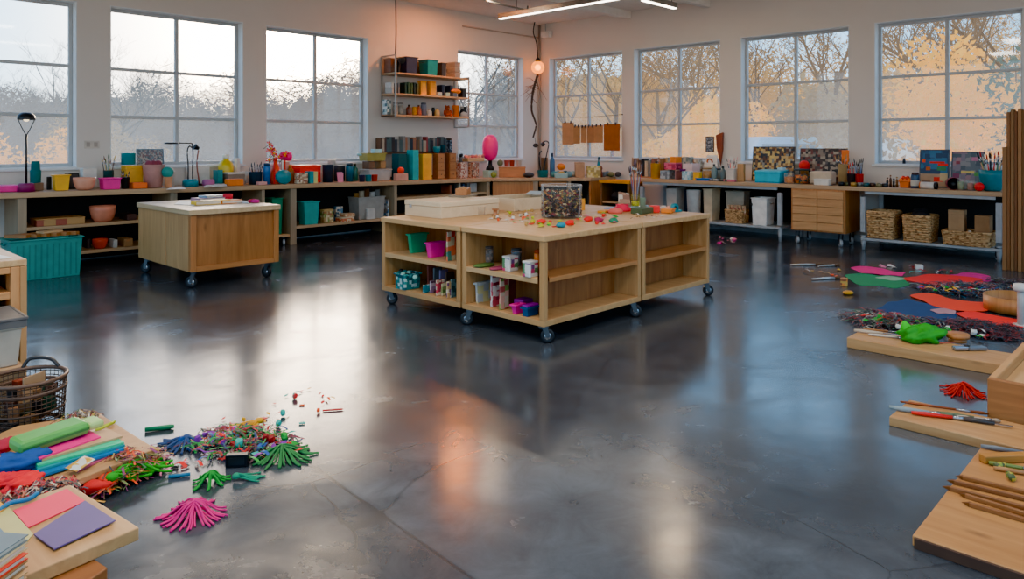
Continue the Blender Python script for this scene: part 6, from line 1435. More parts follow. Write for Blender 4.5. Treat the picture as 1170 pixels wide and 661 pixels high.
# brushes in a yellow-green glass with a wooden rest
S = SF(727, 238, IT); t = jar('brush_glass', 'yellow-green glass of long brushes on the island', 'glass', SF(726, 239, IT), 10, 18, '#b9b23a', None, level=.5, glassc='#d8d86a')
brushes_in(SF(726, 239, IT), 9, 16, 52, 'the yellow-green glass on the island', ['#c9a26a', '#6f5a86', '#8e9aa5', '#6b4a33', '#d3242c'], ['#7a5a4a', '#5f5474', '#3a3230', '#b07a5a'], 41, .06, .32, .005)
one('picture_card', 'brown and cream photo card leaning on the yellow-green brush glass', 'card', MB().add([(-.07, 0, 0), (.07, 0, 0), (.06, .06, .17), (-.05, .06, .19), (-.07, .01, 0), (.07, .01, 0), (.06, .07, .17), (-.05, .07, .19)], [(0, 1, 2, 3), (7, 6, 5, 4), (0, 4, 5, 1), (1, 5, 6, 2), (2, 6, 7, 3), (3, 7, 4, 0)]), pmat(['#a87a5a', '#8a5a40', '#d0bfa8'], 14), Pz(714, 240, IT), -.7)
cup('cup', 'small pale green cup beside the brush glass on the island', 'cup', SF(734.5, 241, IT), 7, 15, '#8aa88a', .9)
# packets at the back edge of the island
for k, (px, py, w_, d_, h_, c, n) in enumerate(((735, 243.5, .3, .12, .06, '#4a5a38', 'green brush roll'), (765, 242, .32, .11, .045, '#e08a34', 'orange long box'), (748, 242.6, .09, .1, .07, '#d8303c', 'red spool'), (756, 235.5, .3, .14, .035, '#8fb6bc', 'pale blue packet'), (780, 237, .16, .12, .05, '#c9a8a4', 'dusty pink packet'), (792, 236.5, .14, .1, .05, '#d0c0b0', 'cream packet'), (700, 240, .18, .12, .03, '#8fa0c0', 'lavender packet'), (690, 242.5, .2, .08, .025, '#d99a3c', 'ochre strip'))):
    one('craft_packet', n+' lying along the back of the island top', 'packet', MB().b2(-w_/2, w_/2, -d_/2, d_/2, 0, h_), mat(c, .5), PI(px, py), .1+.25*(k % 3), None, .008)
one('tape_dispenser', 'teal tape dispenser at the back corner of the island', 'dispenser', MB().lathe([(.018, -.02), (.042, -.02), (.042, .02), (.018, .02)], 18, M=Matrix.Translation((0, 0, .045)) @ Matrix.Rotation(math.pi/2, 4, 'X')).b2(-.05, .08, -.022, .022, 0, .018), mat('#0a7a84', .4), PI(798, 238.5), -.3)
one('paper_flower', 'pink paper rosette between the jar and the brush roll', 'paper flower', MB().lathe([(0, 0), (.09, 0), (.1, .03), (.06, .05), (.07, .07), (.03, .06), (0, .08)], 9), mat('#e0405c', .7), PI(711, 241)); one('paper_flower', 'coral paper rosette next to the pink one on the island', 'paper flower', MB().lathe([(0, 0), (.07, 0), (.08, .025), (.05, .045), (0, .05)], 9), mat('#ee6a5a', .7), PI(703, 243.5))
one('glass_cup', 'small frosted cup before the off-white case', 'cup', MB().lathe(cup_prof(.05, .045, .08)), clear('#e8dcd0', .5), PI(549, 245.5))
one('spool', 'small tan spool beside the frosted cup on the island', 'spool', MB().lathe([(0, 0), (.035, 0), (.035, .01), (.02, .015), (.02, .05), (.035, .055), (.035, .065), (0, .065)], 14), mat('#b5764a', .6), PI(566, 246))
# scraps on the top
scatter(30, [(560, 250), (600, 244), (612, 258), (580, 257)], IT+.001, 'on the island between case and jar', (3, 4, 6, 1), ['#7b4a2a', '#2f9a4a', '#e8e2d6', '#c79a52', '#ee6a26'], 71, .8)
scatter(26, [(570, 241), (617, 240), (615, 250), (580, 249)], IT+.001, 'beside the glass jar on the island', (3, 4, 6), ['#c79a52', '#e8e2d6', '#7b4a2a', '#b9c23a'], 72, .8)
scatter(26, [(600, 255), (668, 250), (662, 259), (622, 262)], IT+.001, 'along the front of the island top', (1, 4, 3, 6), ['#d3242c', '#2f9a4a', '#d3242c', '#b9c23a', '#0aa89a'], 73)
scatter(20, [(665, 246), (710, 247), (705, 256), (668, 257)], IT+.001, 'near the seam of the island top', (1, 4, 6), ['#d3242c', '#e0128f', '#2f9a4a', '#c79a52'], 74)
scatter(18, [(708, 245), (775, 243), (765, 248), (712, 251)], IT+.001, 'before the green brush roll', (3, 5, 0), ['#c79a52', '#e8e2d6', '#7b4a2a'], 75, .7)
for k, (px, py, c, n) in enumerate(((618, 255.5, '#e02f24', 'bright red'), (641, 259.5, '#0a8496', 'teal'), (651, 257, '#d83a38', 'cherry red'), (672, 252.5, '#d8343c', 'scarlet'), (684, 253.5, '#a02850', 'berry'), (701, 254, '#1f7a5c', 'sea green'))):
    b = crumple(.042, k, 1, .8, .55, .4, 14)
    one('crumpled_paper', n+' crumpled tissue wad on the island front', 'paper wad', b, mat(c, .6), PI(px, py))

# inside the shelves: -X openings (spots on plane X)
def SX(px, X, z):
    X -= .06; r = ray(px, HY); d = X/r.x; s = Spot((X, r.y*d, z), -math.pi/2, d, (px-CX)/F, 'R'); return s
zU, zB = .4862, .1742
tub('storage_tub', 'green open tub on the upper shelf of the island', 'tub', SX(477, 4.38, zU), 23, 22, '#0f9a74', .8, D=.2)
tub('storage_tub', 'magenta open tub beside the green one in the island', 'tub', SX(498, 4.33, zU), 23, 17, '#e0189a', .8, D=.18)
box('print_box', 'tall fruit-patterned carton at the post of the upper island shelf', 'box', SX(515.5, 4.28, zU), 10, 33, pmat(['#d9cdb0', '#e0704a', '#4a8a7a', '#c9b890', '#d94a34'], 14), D=.1)
t_ = tub('storage_basket', 'teal and white patterned basket on the lowest island shelf', 'basket', SX(466, 4.24, zB), 29, 18, pmat(['#0c7a78', '#1a9a94', '#b8d8d0', '#0a5a60'], 20), .95, D=.18)
rr = random.Random(80)
for k in range(10): ball('yarn_ball', '%s wool ball in the teal patterned basket' % ('dark teal', 'black', 'mint')[k % 3], 'yarn ball', SX(456+k*2.3, 4.2+.08*(k % 2), zB).up(13), 6, ('#0c5a5c', '#1c2224', '#8fc8b8')[k % 3], ('dark teal', 'black', 'mint')[k % 3]+' wool balls in the teal basket')
for k, (px, w_, h_, c) in enumerate(((488, 10, 9, ['#1a9a9a', '#c9d8d0', '#0c7a88']), (496, 9, 14, ['#8a6a8a', '#c9b0b8', '#6a4a5a']), (503, 8, 18, ['#c92f4a', '#d8c0a0', '#a03a44']), (509, 8, 14, ['#8a9a5a', '#d8c89a', '#5a7a44']), (515, 8, 19, ['#c9a06a', '#7a4a6a', '#e0d0b0']), (519.5, 5, 21, ['#2c4a4c', '#5a7a7a']))):
    box('paint_carton', ('teal', 'mauve', 'red', 'olive', 'cream and plum', 'dark slate')[k]+' small carton in the crowded lowest island shelf', 'box', SX(px, 4.24+.04*(k % 2), zB), w_, h_, pmat(c, 20), D=.09)
for k in range(4): box('paint_carton', ('rust', 'grey', 'lilac', 'brown')[k]+' carton at the back of the crowded lowest island shelf', 'box', SX(493+k*7, 4.45, zB), 9, 24-k, ('#a05a4a', '#7d7a78', '#9a86a8', '#6a4a3a')[k], D=.1)
# corner unit
for k, px in enumerate((547, 559)): jar('jar', ('first', 'second')[k]+' clear jar of brown pieces on the upper corner shelf', 'jar', SX(px, 4.42, zU), 9.5, 19, pmat(['#7a5a4a', '#b08a70', '#5a4a44'], 22), '#6a5a50')
one('cloth', 'olive flat cloth before the two clear jars', 'cloth', MB().ball((0, 0, .012), .11, 14, sy=.55, sz=.14), mat('#5a7a34', .8), SX(553, 4.27, zU).loc)
one('cloth', 'berry flat cloth next to the olive one on the corner shelf', 'cloth', MB().ball((0, 0, .01), .1, 14, sy=.5, sz=.14), mat('#a83a5a', .8), SX(570, 4.26, zU).loc)
PW = pmat(['#e6e2dc', '#d8d4cc', '#5a8a5a', '#c93a6a', '#eeeae4', '#7a4a8a', '#e0dcd4'], 16)
for k, (px, X, h_) in enumerate(((583, 4.28, 17), (606, 4.2, 18))):
    box('print_box', ('white floral box nearer the clear jars', 'white floral box nearer the corner post')[k]+' on the upper corner shelf', 'box', SX(px, X, zU), 19, h_, PW, D=.1, lid='#e6e2da')
bottle('bottle', 'orange squat bottle behind the floral box at the corner post', 'bottle', SX(614, 4.33, zU), 8, 27, '#e0842c', '#c05a1c', shape=1)
jar('jar', 'grey clear jar behind the floral box beside the clear jars', 'jar', SX(590, 4.47, zU), 12, 20, '#8a8480', '#5a5654')
tub('storage_tub', 'clear tub of pale blue and yellow pots on the lowest corner shelf', 'tub', SX(552, 4.32, zB), 17, 23, pmat(['#b0b8b8', '#5a9ab0', '#d0c890', '#c8ccc8'], 9, .2), .9, D=.16)
box('print_box', 'tall pink and white carton in the middle of the lowest corner shelf', 'box', SX(565.5, 4.27, zB), 10, 36, pmat(['#d8c0c0', '#c94a5a', '#e6dcd4', '#a83a4a'], 15), D=.09)
box('print_box', 'red flowered carton with a green foot on the lowest corner shelf', 'box', SX(576, 4.25, zB), 11, 36, pmat(['#b0504a', '#d8a08a', '#7a9a4a', '#c9b89a', '#8a3a3a'], 13), D=.1)
box('print_box', 'brown-red carton behind the two tall cartons', 'box', SX(584, 4.4, zB), 11, 37, '#8a4a3c', D=.1)
tub('storage_tub', 'small magenta tub on the lowest corner shelf', 'tub', SX(591.5, 4.22, zB), 15, 11, '#e01f94', .75, D=.1)
S = SX(606, 4.24, zB); s, D, H = dims(S, 19, 13, D=.13); t = thing('storage_box', 'dark blue box with a purple lid at the corner post', 'box', S.loc, S.rz)
obj('body', bin_mb(s, D, H*.8, .92), mat('#0a4a74', .4), t, .003); obj('lid', rbox(s*1.05, D*1.05, H*.2, H*.8), mat('#8a1f8f', .4), t, .006)
box('storage_box', 'purple flat box behind the dark blue box in the corner unit', 'box', SX(598, 4.36, zB), 22, 12, '#7a1f7a', D=.12)

# ================= on the small cart =================
zC = .821
def PC(px, py):
    p = Pz(px, py, zC); return Vector((min(p.x, 4.04), min(p.y, 9.05), p.z))
sheet('paper_sheet', 'white papers on the small wooden cart', 'paper', [(199, 233.5), (222, 235), (224, 230.5), (206, 229.5)], zC, WHITE, .006)
p = PC(241, 233); o = book('yellow hardback lying at the front of the small cart', (p.x, p.y, zC), 0, .4, .14, .045, '#d9b82c'); 
p = PC(258, 232.5); book('orange hardback next to the yellow one on the small cart', (p.x+.06, p.y+.03, zC), 0, .24, .14, .04, '#d98a3c')
p = PC(247, 229); book('mauve book on the pile of the small cart', (p.x, p.y+.12, zC), .1, .42, .22, .035, '#a07a94'); book('pale blue book topping the pile of the small cart', (p.x+.02, p.y+.12, zC+.036), .2, .3, .16, .025, '#8fb0c4')
p = PC(276, 229); sheet('paper_sheet', 'blue-grey sheet beside the books on the small cart', 'paper', [(268, 232), (284, 232.5), (284, 229.5), (271, 229.5)], zC, '#8fa8b8', .004)
one('ribbon_roll', 'small red ribbon roll at the far side of the small cart', 'ribbon', MB().lathe([(.02, 0), (.06, 0), (.06, .07), (.02, .07)], 18), mat('#c92f4a', .6), PC(284, 226.5))
for k, (px, py) in enumerate(((290, 231), (300, 230.5), (309, 230.5))):
    b = crumple(.045, k+5, 1.1, .8, .5, .35, 14)
    one('fabric_bundle', ('coral', 'crimson', 'magenta')[k]+' fabric wad at the corner of the small cart', 'fabric', b, mat(('#e06a50', '#b82a50', '#c01a8a')[k], .7), PC(px, py))
# ================= slotted cabinet and things before it =================
tub('bin', 'hot pink open bin on the slotted wooden cabinet', 'bin', Spot((.76, 5.8, .801), 0, 4.6, -.68, 'L'), 26, 30, '#e8288c', .86, D=.24)
for k in range(4): one('fabric_bundle', ('green', 'lime', 'pink', 'teal')[k]+' cloth in the hot pink bin', 'fabric', MB().ball((0, 0, 0), .042, 9), mat(('#2f7a4a', '#8ab23a', '#d85a8a', '#0a7a80')[k], .8), (.70+.09*(k % 2), 5.77+.08*(k//2), .93))
one('paper_sheet', 'white paper at the edge of the slotted wooden cabinet', 'paper', MB().b2(-.16, .16, -.12, .12, 0, .004), WHITE, (.92, 5.44, .801), .15)
one('wood_offcut', 'dark wood offcut inside the top slot of the slotted cabinet', 'wood offcut', MB().b2(-.22, .22, -.05, .05, 0, .07), wood('#7a4a2c', '#5a3420', 'x'), (.66, 5.5, .612))
t = thing('lidded_bin', 'beige plastic bin with a grey lid standing on the cardboard box', 'bin', (.81, 4.98, .271), 0)
obj('body', bin_mb(.44, .36, .22, .92), mat('#b9ab98', .45), t, .006); obj('lid', bin_mb(.48, .4, .055, 1.0, .01, .006).xf(Matrix.Translation((0, 0, .215))), mat('#5f5b58', .5), t, .01); obj('lid_panel', rbox(.46, .38, .012, .255), mat('#6a6663', .5), t)
t = thing('cardboard_box', 'cardboard box with a pale label under the beige lidded bin', 'cardboard box', (.81, 4.98, 0), 0)
obj('body', rbox(.46, .4, .269), CARD, t, .006); obj('label', MB().b2(-.16, .04, -.203, -.2005, .08, .17), mat('#b8bcc0', .6), t)

# ================= wire basket =================
S = SF(31, 486, 0); c = S.loc; R_ = 39*S.m; Hh = .26
t = thing('wire_basket', 'round rusty wire basket full of wood bits on the floor', 'basket', c); WR = mat('#5a4436', .45, .5)
def ring(r_, z_, n=40): return [(r_*math.cos(2*math.pi*i/n), r_*math.sin(2*math.pi*i/n), z_) for i in range(n)]
w = MB(); nv = 44
for i in range(nv):
    a = 2*math.pi*i/nv; w.tube([(R_*.92*math.cos(a), R_*.92*math.sin(a), .004), (R_*math.cos(a), R_*math.sin(a), Hh)], .0022, 4)
for k in range(11): z_ = .006+Hh*k/11; w.tube(ring(R_*(.92+.08*k/11), z_), .003 if k % 4 else .0065, 5, True)
for k in range(-5, 6): y_ = k*R_*.16; x_ = math.sqrt(max(0, (R_*.92)**2-y_*y_)); w.tube([(-x_, y_, .004), (x_, y_, .004)], .0022, 4)
obj('wire_mesh', w, WR, t); obj('rim', MB().tube(ring(R_, Hh), .011, 8, True), mat('#6a5040', .5, .3), t); obj('band', MB().tube(ring(R_*.985, Hh*.78), .008, 6, True), mat('#6a5040', .5, .3), t)
obj('handle', MB().tube(smooth([(R_*.1, R_*1.0, Hh+.004), (R_*.3, R_*.98, Hh+.05), (R_*.75, R_*.68, Hh+.045), (R_*.92, R_*.38, Hh+.004)]), .01, 6), mat('#2c2a2a', .5), t)
rr = random.Random(14)
for k in range(22):
    a = rr.uniform(0, 6.28); q = rr.uniform(0, .72)*R_; z_ = .015+.0075*k
    cl = ['#6a4428', '#8a6038', '#4a2a1a', '#1f4028', '#7a3424', '#2c221e', '#9a6a44', '#202022'][k % 8]; n = ['brown', 'tan', 'umber', 'green', 'rust', 'dark', 'light brown', 'black'][k % 8]
    one('wood_block', n+' wood block inside the round wire basket', 'block', MB().box((0, 0, .03), (rr.uniform(.05, .1), rr.uniform(.04, .07), rr.uniform(.04, .07))), mat(cl, .7), c+Vector((q*math.cos(a), q*math.sin(a), z_)), rr.uniform(0, 3), n+' wood blocks in the wire basket')
sheet_ = one('cardboard_scrap', 'cardboard scrap standing in the round wire basket', 'cardboard', MB().b2(-.07, .07, -.004, .004, 0, .13), CARD, c+Vector((.02, -.05, .15)), .6)

# ================= boards and papers at the lower left =================
LB = wood('#cba272', '#ad8050', 'x', .5); zb1 = .09
B1 = [(178, 512), (114, 472), (20, 486), (-60, 520), (-60, 590), (85, 549)]
slab('plywood_board', 'pale plywood board on blocks beside the wire basket', 'board', B1, .062, zb1, LB)
for k, (px, py) in enumerate(((150, 520), (60, 545), (112, 492))): one('support_block', 'wooden block propping the plywood board by the wire basket', 'block', MB().box((0, 0, .031), (.07, .07, .06)), KRAFT, Pz(px-4, py+6, 0)*1.0+Vector((-.03, .05, 0)), .5, 'blocks propping the plywood board')
def sh(name, label, pts, z, c, th=.004, cat='paper'): return sheet(name, label, cat, pts, zb1+z, c, th)
sh('cardboard_sheet', 'white and brown sheet edge near the corner of the plywood board', [(138, 502), (120, 488), (60, 500), (75, 520)], .0015, '#d9b894', .004, 'cardboard')
sh('folder', 'blue folder lowest in the slanted stack on the plywood board', [(142, 515), (132, 505), (30, 528), (42, 547)], .007, '#1f6fa0', .010, 'folder')
sh('folder', 'teal folder above the blue one on the plywood board', [(143, 510), (130, 500), (30, 520), (43, 539)], .018, '#0f8f94', .010, 'folder')
sh('folder', 'mint green folder in the slanted stack on the plywood board', [(142, 507), (125, 498), (28, 515), (43, 534)], .029, '#3cc596', .010, 'folder')
sh('cardboard_sheet', 'tan cardboard sheet between the mint and magenta sheets', [(140, 500), (124, 492), (30, 508), (48, 527)], .040, '#c99c6e', .010, 'cardboard')
sh('paper_sheet', 'glossy magenta sheet on top of the slanted stack', [(115, 500), (98, 490), (24, 514), (45, 525)], .051, '#ee1a8c', .006)
# green padded case
cA = Pz(16, 514, zb1+.07); cB = Pz(104, 484, zb1+.085); d = (cB-cA); Lg = d.length; az = math.atan2(d.y, d.x)
t = thing('padded_case', 'long apple-green padded case resting on the magenta sheet', 'case', (cA+cB)/2-Vector((0, 0, .018)), az)
t.rotation_euler = (0, -.04, az)
obj('shell', MB().b2(-Lg*.5, Lg*.4, -.07, .07, 0, .06), mat('#57b04a', .5), t, .02)
obj('pale_end', MB().b2(Lg*.405, Lg*.62, -.055, .055, .006, .04), mat('#a9cf7a', .5), t, .012); obj('zip', MB().b2(-Lg*.47, Lg*.38, -.0725, -.069, .024, .034), mat('#2f7a34', .5), t)
one('marker', 'lime marker pen sticking out beside the green padded case', 'marker', MB().lathe([(0, -.06), (.008, -.06), (.008, .05), (.004, .06), (0, .06)], 10, M=Matrix.Rotation(math.pi/2, 4, 'Y')), mat('#b5c23a', .4), Pz(121, 486, zb1+.012)+Vector((0, 0, 0)), .5)
shreds('paper_shreds', 'mixed coloured shreds piled between wire basket and green case', [(62, 487), (108, 473), (118, 480), (70, 494)], zb1, 160, ['#c9a24a', '#8a3a34', '#4a6a3a', '#d8d0c0', '#5a3a2c'], 5, .05, .06)
# blue cloth and red felt at the left end
b = crumple(.085, 44, 1.25, .7, .5, .6, 34)
one('cloth', 'bunched blue cloth at the edge of the plywood board', 'cloth', b, mat('#174a86', .8), Pz(20, 538, zb1+.004), -.2)
for k, (px, py, c_, n) in enumerate(((8, 553, '#d32448', 'crimson'), (28, 556, '#e0384a', 'bright red'), (6, 512, '#a8384a', 'wine red'))):
    bb_ = crumple(.06, k+90, 1.2, .7, .4, .55, 28)
    one('felt_piece', n+' crumpled felt near the blue cloth', 'felt', bb_, mat(c_, .8), Pz(px, py, zb1+.004), .4*k)
one('paper_packet', 'yellow and white folded packet on the edge of the teal folder', 'packet', MB().add([(-.05, -.03, .0), (.05, -.03, .012), (.05, .03, .02), (-.05, .03, .01), (0, 0, .035)], [(0, 1, 4), (1, 2, 4), (2, 3, 4), (3, 0, 4), (3, 2, 1, 0)]), pmat(['#e8b23a', '#e6e0d0', '#d89a2c'], 20), Pz(92, 532, zb1+.02), .5)
sh('paper_sheet', 'dusty rose paper strip below the folders on the plywood board', [(136, 516), (120, 524), (88, 540), (100, 530)], .0015, '#b0486a', .003)
shreds('paper_shreds', 'multicoloured shreds spilling between the two boards', [(2, 566), (60, 556), (85, 552), (100, 562), (60, 575), (10, 590)], .10, 420, ['#a83a44', '#d8c0a0', '#5a3a34', '#c96a4a', '#3a4a5a', '#5a5a54', '#b32440'], 6, .04, .05)
shreds('paper_shreds', 'multicoloured shreds on the floor below the corner of the plywood board', [(88, 556), (130, 532), (176, 518), (190, 530), (160, 552), (110, 575)], 0, 700, ['#8a2f34', '#2f6a3a', '#c9a24a', '#5a3a2c', '#d05a2c', '#2a2a2e', '#7a8a4a', '#d8a04a', '#8a3a6a'], 7, .09, .1)
for k, (px, py, az_) in enumerate(((140, 548, .7), (150, 543, .5), (128, 556, .9))):
    yarn(('bright green raffia bundle along the shreds below the plywood board', 'green raffia bundle towards the corner of the plywood board', 'green raffia bundle beside the purple sheet board')[k], Pz(px, py, .02), 16, .17, '#1f9a3a', .006, 30+k, az_-1.0, .9, .05)
for k, (px, py, c_, n) in enumerate(((116, 545, '#e8a42c', 'golden'), (122, 552, '#d8542c', 'orange-red'), (136, 536, '#e0882c', 'amber'), (110, 560, '#c93a34', 'red'), (150, 528, '#a85a2c', 'copper'))):
    bb_ = crumple(.038, k+70, 1.5, .8, .6, .45, 14)
    one('felt_petal', n+' felt petal in the shreds below the plywood board', 'felt petal', bb_, mat(c_, .7), Pz(px, py, .03), k*.9)
# second board
zb2 = .25; th2 = .042
B2 = [(159, 602), (80, 553), (-60, 600), (-60, 690), (20, 661)]
slab('thick_board', 'thick pale wooden board carrying the purple and coral cards', 'board', B2, zb2-th2, zb2, wood('#cda676', '#b08452', 'y', .5))
p = Pz(118, 640, 0); q_ = Pz(60, 590, 0)
slab('wood_block', 'brown wooden block under the thick pale board', 'block', [(123, 648), (105, 636), (40, 655), (60, 690)], 0.0, zb2-th2-.002, wood('#a9703e', '#8a5428', 'x', .5))
def s2(name, label, pts, z, c, th=.004, cat='card'): return sheet(name, label, cat, pts, zb2+z, c, th)
s2('card_sheet', 'yellow-olive card lying beside the coral card', [(38, 611), (8, 578), (-40, 605), (20, 632)], .0005, '#c9bf78', .004)
s2('card_sheet', 'coral pink card on the thick pale board', [(97.5, 573), (76, 559), (15, 584), (32, 603.5)], .001, '#f0506a', .004)
s2('card_sheet', 'purple card on the thick pale board', [(132, 595), (97, 572.5), (38.5, 611), (62, 628)], .006, '#5f4a86', .004)
s2('card_sheet', 'golden card at the far edge of the thick pale board', [(7, 580), (-8, 567), (-40, 585), (-20, 600)], .006, '#dca23c', .004)
s2('card_sheet', 'slate blue card on the yellow-olive one', [(15.5, 620), (-10, 594), (-50, 612), (-20, 635)], .006, '#5f7f96', .004)
one('paper_curl', 'small blue curled scrap beside the coral card', 'paper scrap', MB().tube(smooth([(-.06, 0, .008), (-.02, .01, .014), (.03, -.008, .01), (.07, .004, .012)]), .008, 6), mat('#1f6f9a', .6), Pz(20, 577, zb2), .3)
for k, (c_, n) in enumerate((('#b08a5a', 'tan'), ('#8a6a44', 'brown'), ('#c94a2c', 'red-edged'), ('#c9b48a', 'cream'), ('#6a7a80', 'grey ring-bound'))):
    book('%s notebook in the stack at the corner of the thick board, %s' % (n, ('lowest', 'second up', 'third up', 'fourth up', 'topmost')[k]), Pz(-64+k, 684-k*4, zb2)+Vector((0, 0, .001+.0185*k)), .62+.05*(k % 2), .24, .3, .018, c_, None, True, 'notebook', 'notebook')

# ================= scraps on the floor =================
one('marker', 'dark green crayon tube lying alone on the floor', 'marker', MB().lathe([(0, -.07), (.012, -.07), (.013, .05), (.009, .068), (0, .07)], 12, M=Matrix.Translation((0, 0, .013)) @ Matrix.Rotation(math.pi/2, 4, 'Y')), mat('#0f7a52', .4), Pz(182.5, 491.5, 0), -.45)
t = thing('black_box', 'small glossy black box standing in the floor scraps', 'box', Pz(270, 534, 0), -.78+.1)
obj('body', MB().b2(-.05, .05, 0, .035, 0, .058), BLACK, t, .003); obj('label', MB().b2(-.035, .035, -.001, 0, .012, .046), mat('#232326', .3), t)
yarn('pink yarn bundle splayed on the floor', Pz(222, 588, 0), 46, .14, '#d0307f', .0042, 51, .5, 5.4, .05)
yarn('green yarn bundle beside the small black box', Pz(241, 551, 0), 26, .085, '#1f8f44', .0045, 52, 0, 6.28, .045)
yarn('big green yarn tangle at the sunlit end of the floor scraps', Pz(322, 521, 0), 34, .16, '#2c7f3c', .005, 53, 2.4, 4.6, .05)
yarn('green yarn hank behind the small black box', Pz(283, 497, 0), 22, .17, '#1f7a4c', .0055, 54, 2.6, 3.0, .04)
yarn('blue yarn hank at the near end of the floor scraps', Pz(213, 507, 0), 18, .13, '#2c4a7a', .0055, 55, 2.0, 3.2, .035)
yarn('yellow yarn bundle behind the green hank', Pz(296, 486, 0), 18, .14, '#d9a41c', .005, 56, 2.4, 1.6, .03)
yarn('short teal yarn bundle beside the green one near the black box', Pz(270, 549, 0), 10, .12, '#2c8a6a', .004, 57, -.9, .7, .025)
shreds('paper_shreds', 'fine multicoloured shreds in the middle of the floor scraps', [(198, 508), (250, 488), (320, 492), (345, 508), (300, 528), (240, 526)], 0, 520, ['#8a2f4a', '#1f7a3a', '#27406f', '#5a3a2c', '#b8322c', '#2c8a4a', '#1f5a4a', '#5a2f3a'], 8, .045, .1)
scatter(46, [(205, 505), (250, 488), (335, 490), (345, 518), (290, 528), (230, 522)], .02, 'in the floor scraps around the black box', (0, 1, 5, 4, 6), ['#d3242c', '#2f9a4a', '#27508f', '#7a2f8f', '#0aa89a', '#8f1d24'], 81, 1.0)
scatter(26, [(240, 476), (300, 470), (345, 440), (382, 450), (372, 480), (318, 492), (270, 484)], .001, 'strewn on the sunlit floor', (0, 3, 4, 6), ['#ee6a26', '#f0b81c', '#d3242c', '#0aa89a', '#ee6a26'], 82, .8)
scatter(10, [(185, 535), (240, 520), (232, 540), (195, 552)], .001, 'on the floor before the pink yarn', (3, 5, 0), ['#27508f', '#f08aa8', '#d3242c', '#1c1c20'], 83, .9)
scatter(12, [(165, 515), (200, 520), (185, 540), (168, 535)], .001, 'on the floor off the corner of the plywood board', (0, 1, 3), ['#e0128f', '#f08aa8', '#1c1c20', '#7b4a2a'], 84, .9)
one('pencil', 'red pencil stub on the sunlit floor', 'pencil', MB().lathe([(0, -.06), (.005, -.06), (.005, .045), (0, .06)], 8, M=Matrix.Translation((0, 0, .006)) @ Matrix.Rotation(math.pi/2, 4, 'Y')), mat('#b8323a', .5), Pz(381, 469, 0), -.6)
one('chalk_stick', 'teal chalk stick lying near the pink yarn', 'chalk', MB().lathe([(0, -.045), (.008, -.045), (.008, .045), (0, .045)], 10, M=Matrix.Translation((0, 0, .009)) @ Matrix.Rotation(math.pi/2, 4, 'Y')), mat('#1f6f8f', .6), Pz(205, 545, 0), -.5)

# ================= coloured paper heap at the right =================
def fl(label, pts, z, c, name='felt_sheet', cat='felt sheet'): return sheet(name, label, cat, loop_smooth(pts), z, mat(c, .8, 0, .08), .003)
fl('hot pink felt sheet at the far side of the floor heap', [(972, 306), (985, 304), (1010, 307), (1034, 311), (1030, 315), (1005, 315), (985, 312)], .001, '#f0308c')
fl('green felt sheet beside the hot pink one', [(966, 314), (990, 312), (1034, 317), (1040, 325), (1020, 329), (985, 326), (972, 320)], .001, '#2c8a5a')
fl('coral felt sheet in the middle of the floor heap', [(1030, 318), (1062, 313), (1120, 318), (1128, 324), (1105, 328), (1060, 324)], .004, '#f5503c')
fl('magenta felt sheet behind the coral one', [(1085, 314), (1100, 311.5), (1130, 315), (1136, 321), (1118, 322), (1096, 320)], .001, '#d8148c')
fl('large navy blue felt sheet towards the plank with tools', [(998, 355), (1015, 345), (1036, 341), (1062, 347), (1092, 357), (1088, 368), (1050, 371), (1020, 364)], .005, '#0f3a6a')
fl('orange felt sheet behind the navy one', [(1040, 338), (1056, 334.5), (1085, 341), (1130, 346), (1128, 355), (1100, 355), (1066, 349)], .009, '#f5602c')
fl('second orange felt sheet beside the round wooden tray', [(1092, 358), (1110, 355), (1168, 366), (1168, 374), (1135, 371), (1112, 368)], .006, '#f04f30')
fl('dusty pink oval felt piece on the navy sheet', [(1063, 354), (1078, 352), (1092, 355), (1090, 359), (1072, 358)], .0125, '#b88a94')
fl('yellow-orange felt sheet behind the round wooden tray', [(1128, 336), (1150, 332), (1175, 338), (1170, 344), (1140, 342)], .004, '#e8903c')
fl('pale mint felt strip on the green sheet', [(1000, 317), (1018, 315.5), (1034, 318.5), (1020, 320.5)], .0045, '#9ac8a0')
fl('blue felt patch in the far band of scraps', [(1086, 331), (1100, 329.5), (1116, 332), (1112, 335), (1094, 334.5)], .018, '#2c7ab0')
SHC = ['#2a2c30', '#3a4a5a', '#5a3a34', '#7a2f34', '#4a5a44', '#8a8a88', '#30404a', '#a8a49a', '#6a3a4a']
shreds('paper_shreds', 'dark mixed shreds in the far band of the floor heap', [(1038, 326), (1080, 326), (1130, 326), (1166, 328), (1160, 336), (1110, 340), (1056, 334)], 0, 900, SHC+['#2c7a9a', '#b05a3a'], 9, .05, .16)
shreds('paper_shreds', 'dark shreds along the near edge of the navy felt sheet', [(958, 362), (990, 353), (1030, 366), (1080, 369), (1076, 380), (1030, 379), (985, 376)], 0, 1000, SHC+['#3a7a5a', '#c9503a'], 10, .05, .14)
shreds('paper_shreds', 'wine-red and dark shreds before the round wooden tray', [(1080, 368), (1110, 366), (1168, 376), (1170, 392), (1130, 388), (1085, 380)], 0, 900, ['#5a1f28', '#2a2c30', '#7a2f34', '#3a3a40', '#4a4a50', '#8a3a34', '#1f4a5a'], 11, .05, .14)
shreds('paper_shreds', 'teal and grey shreds on the far right of the floor heap', [(1128, 318), (1168, 322), (1170, 332), (1136, 330)], 0, 350, SHC, 12, .04, .14)
scatter(34, [(1040, 327), (1130, 328), (1150, 336), (1060, 334)], .035, 'in the far band of the floor heap', (0, 1, 5, 6), ['#27508f', '#d3242c', '#e8e2d6', '#1c1c20', '#f0b81c', '#2f9a4a'], 91, 1.2)
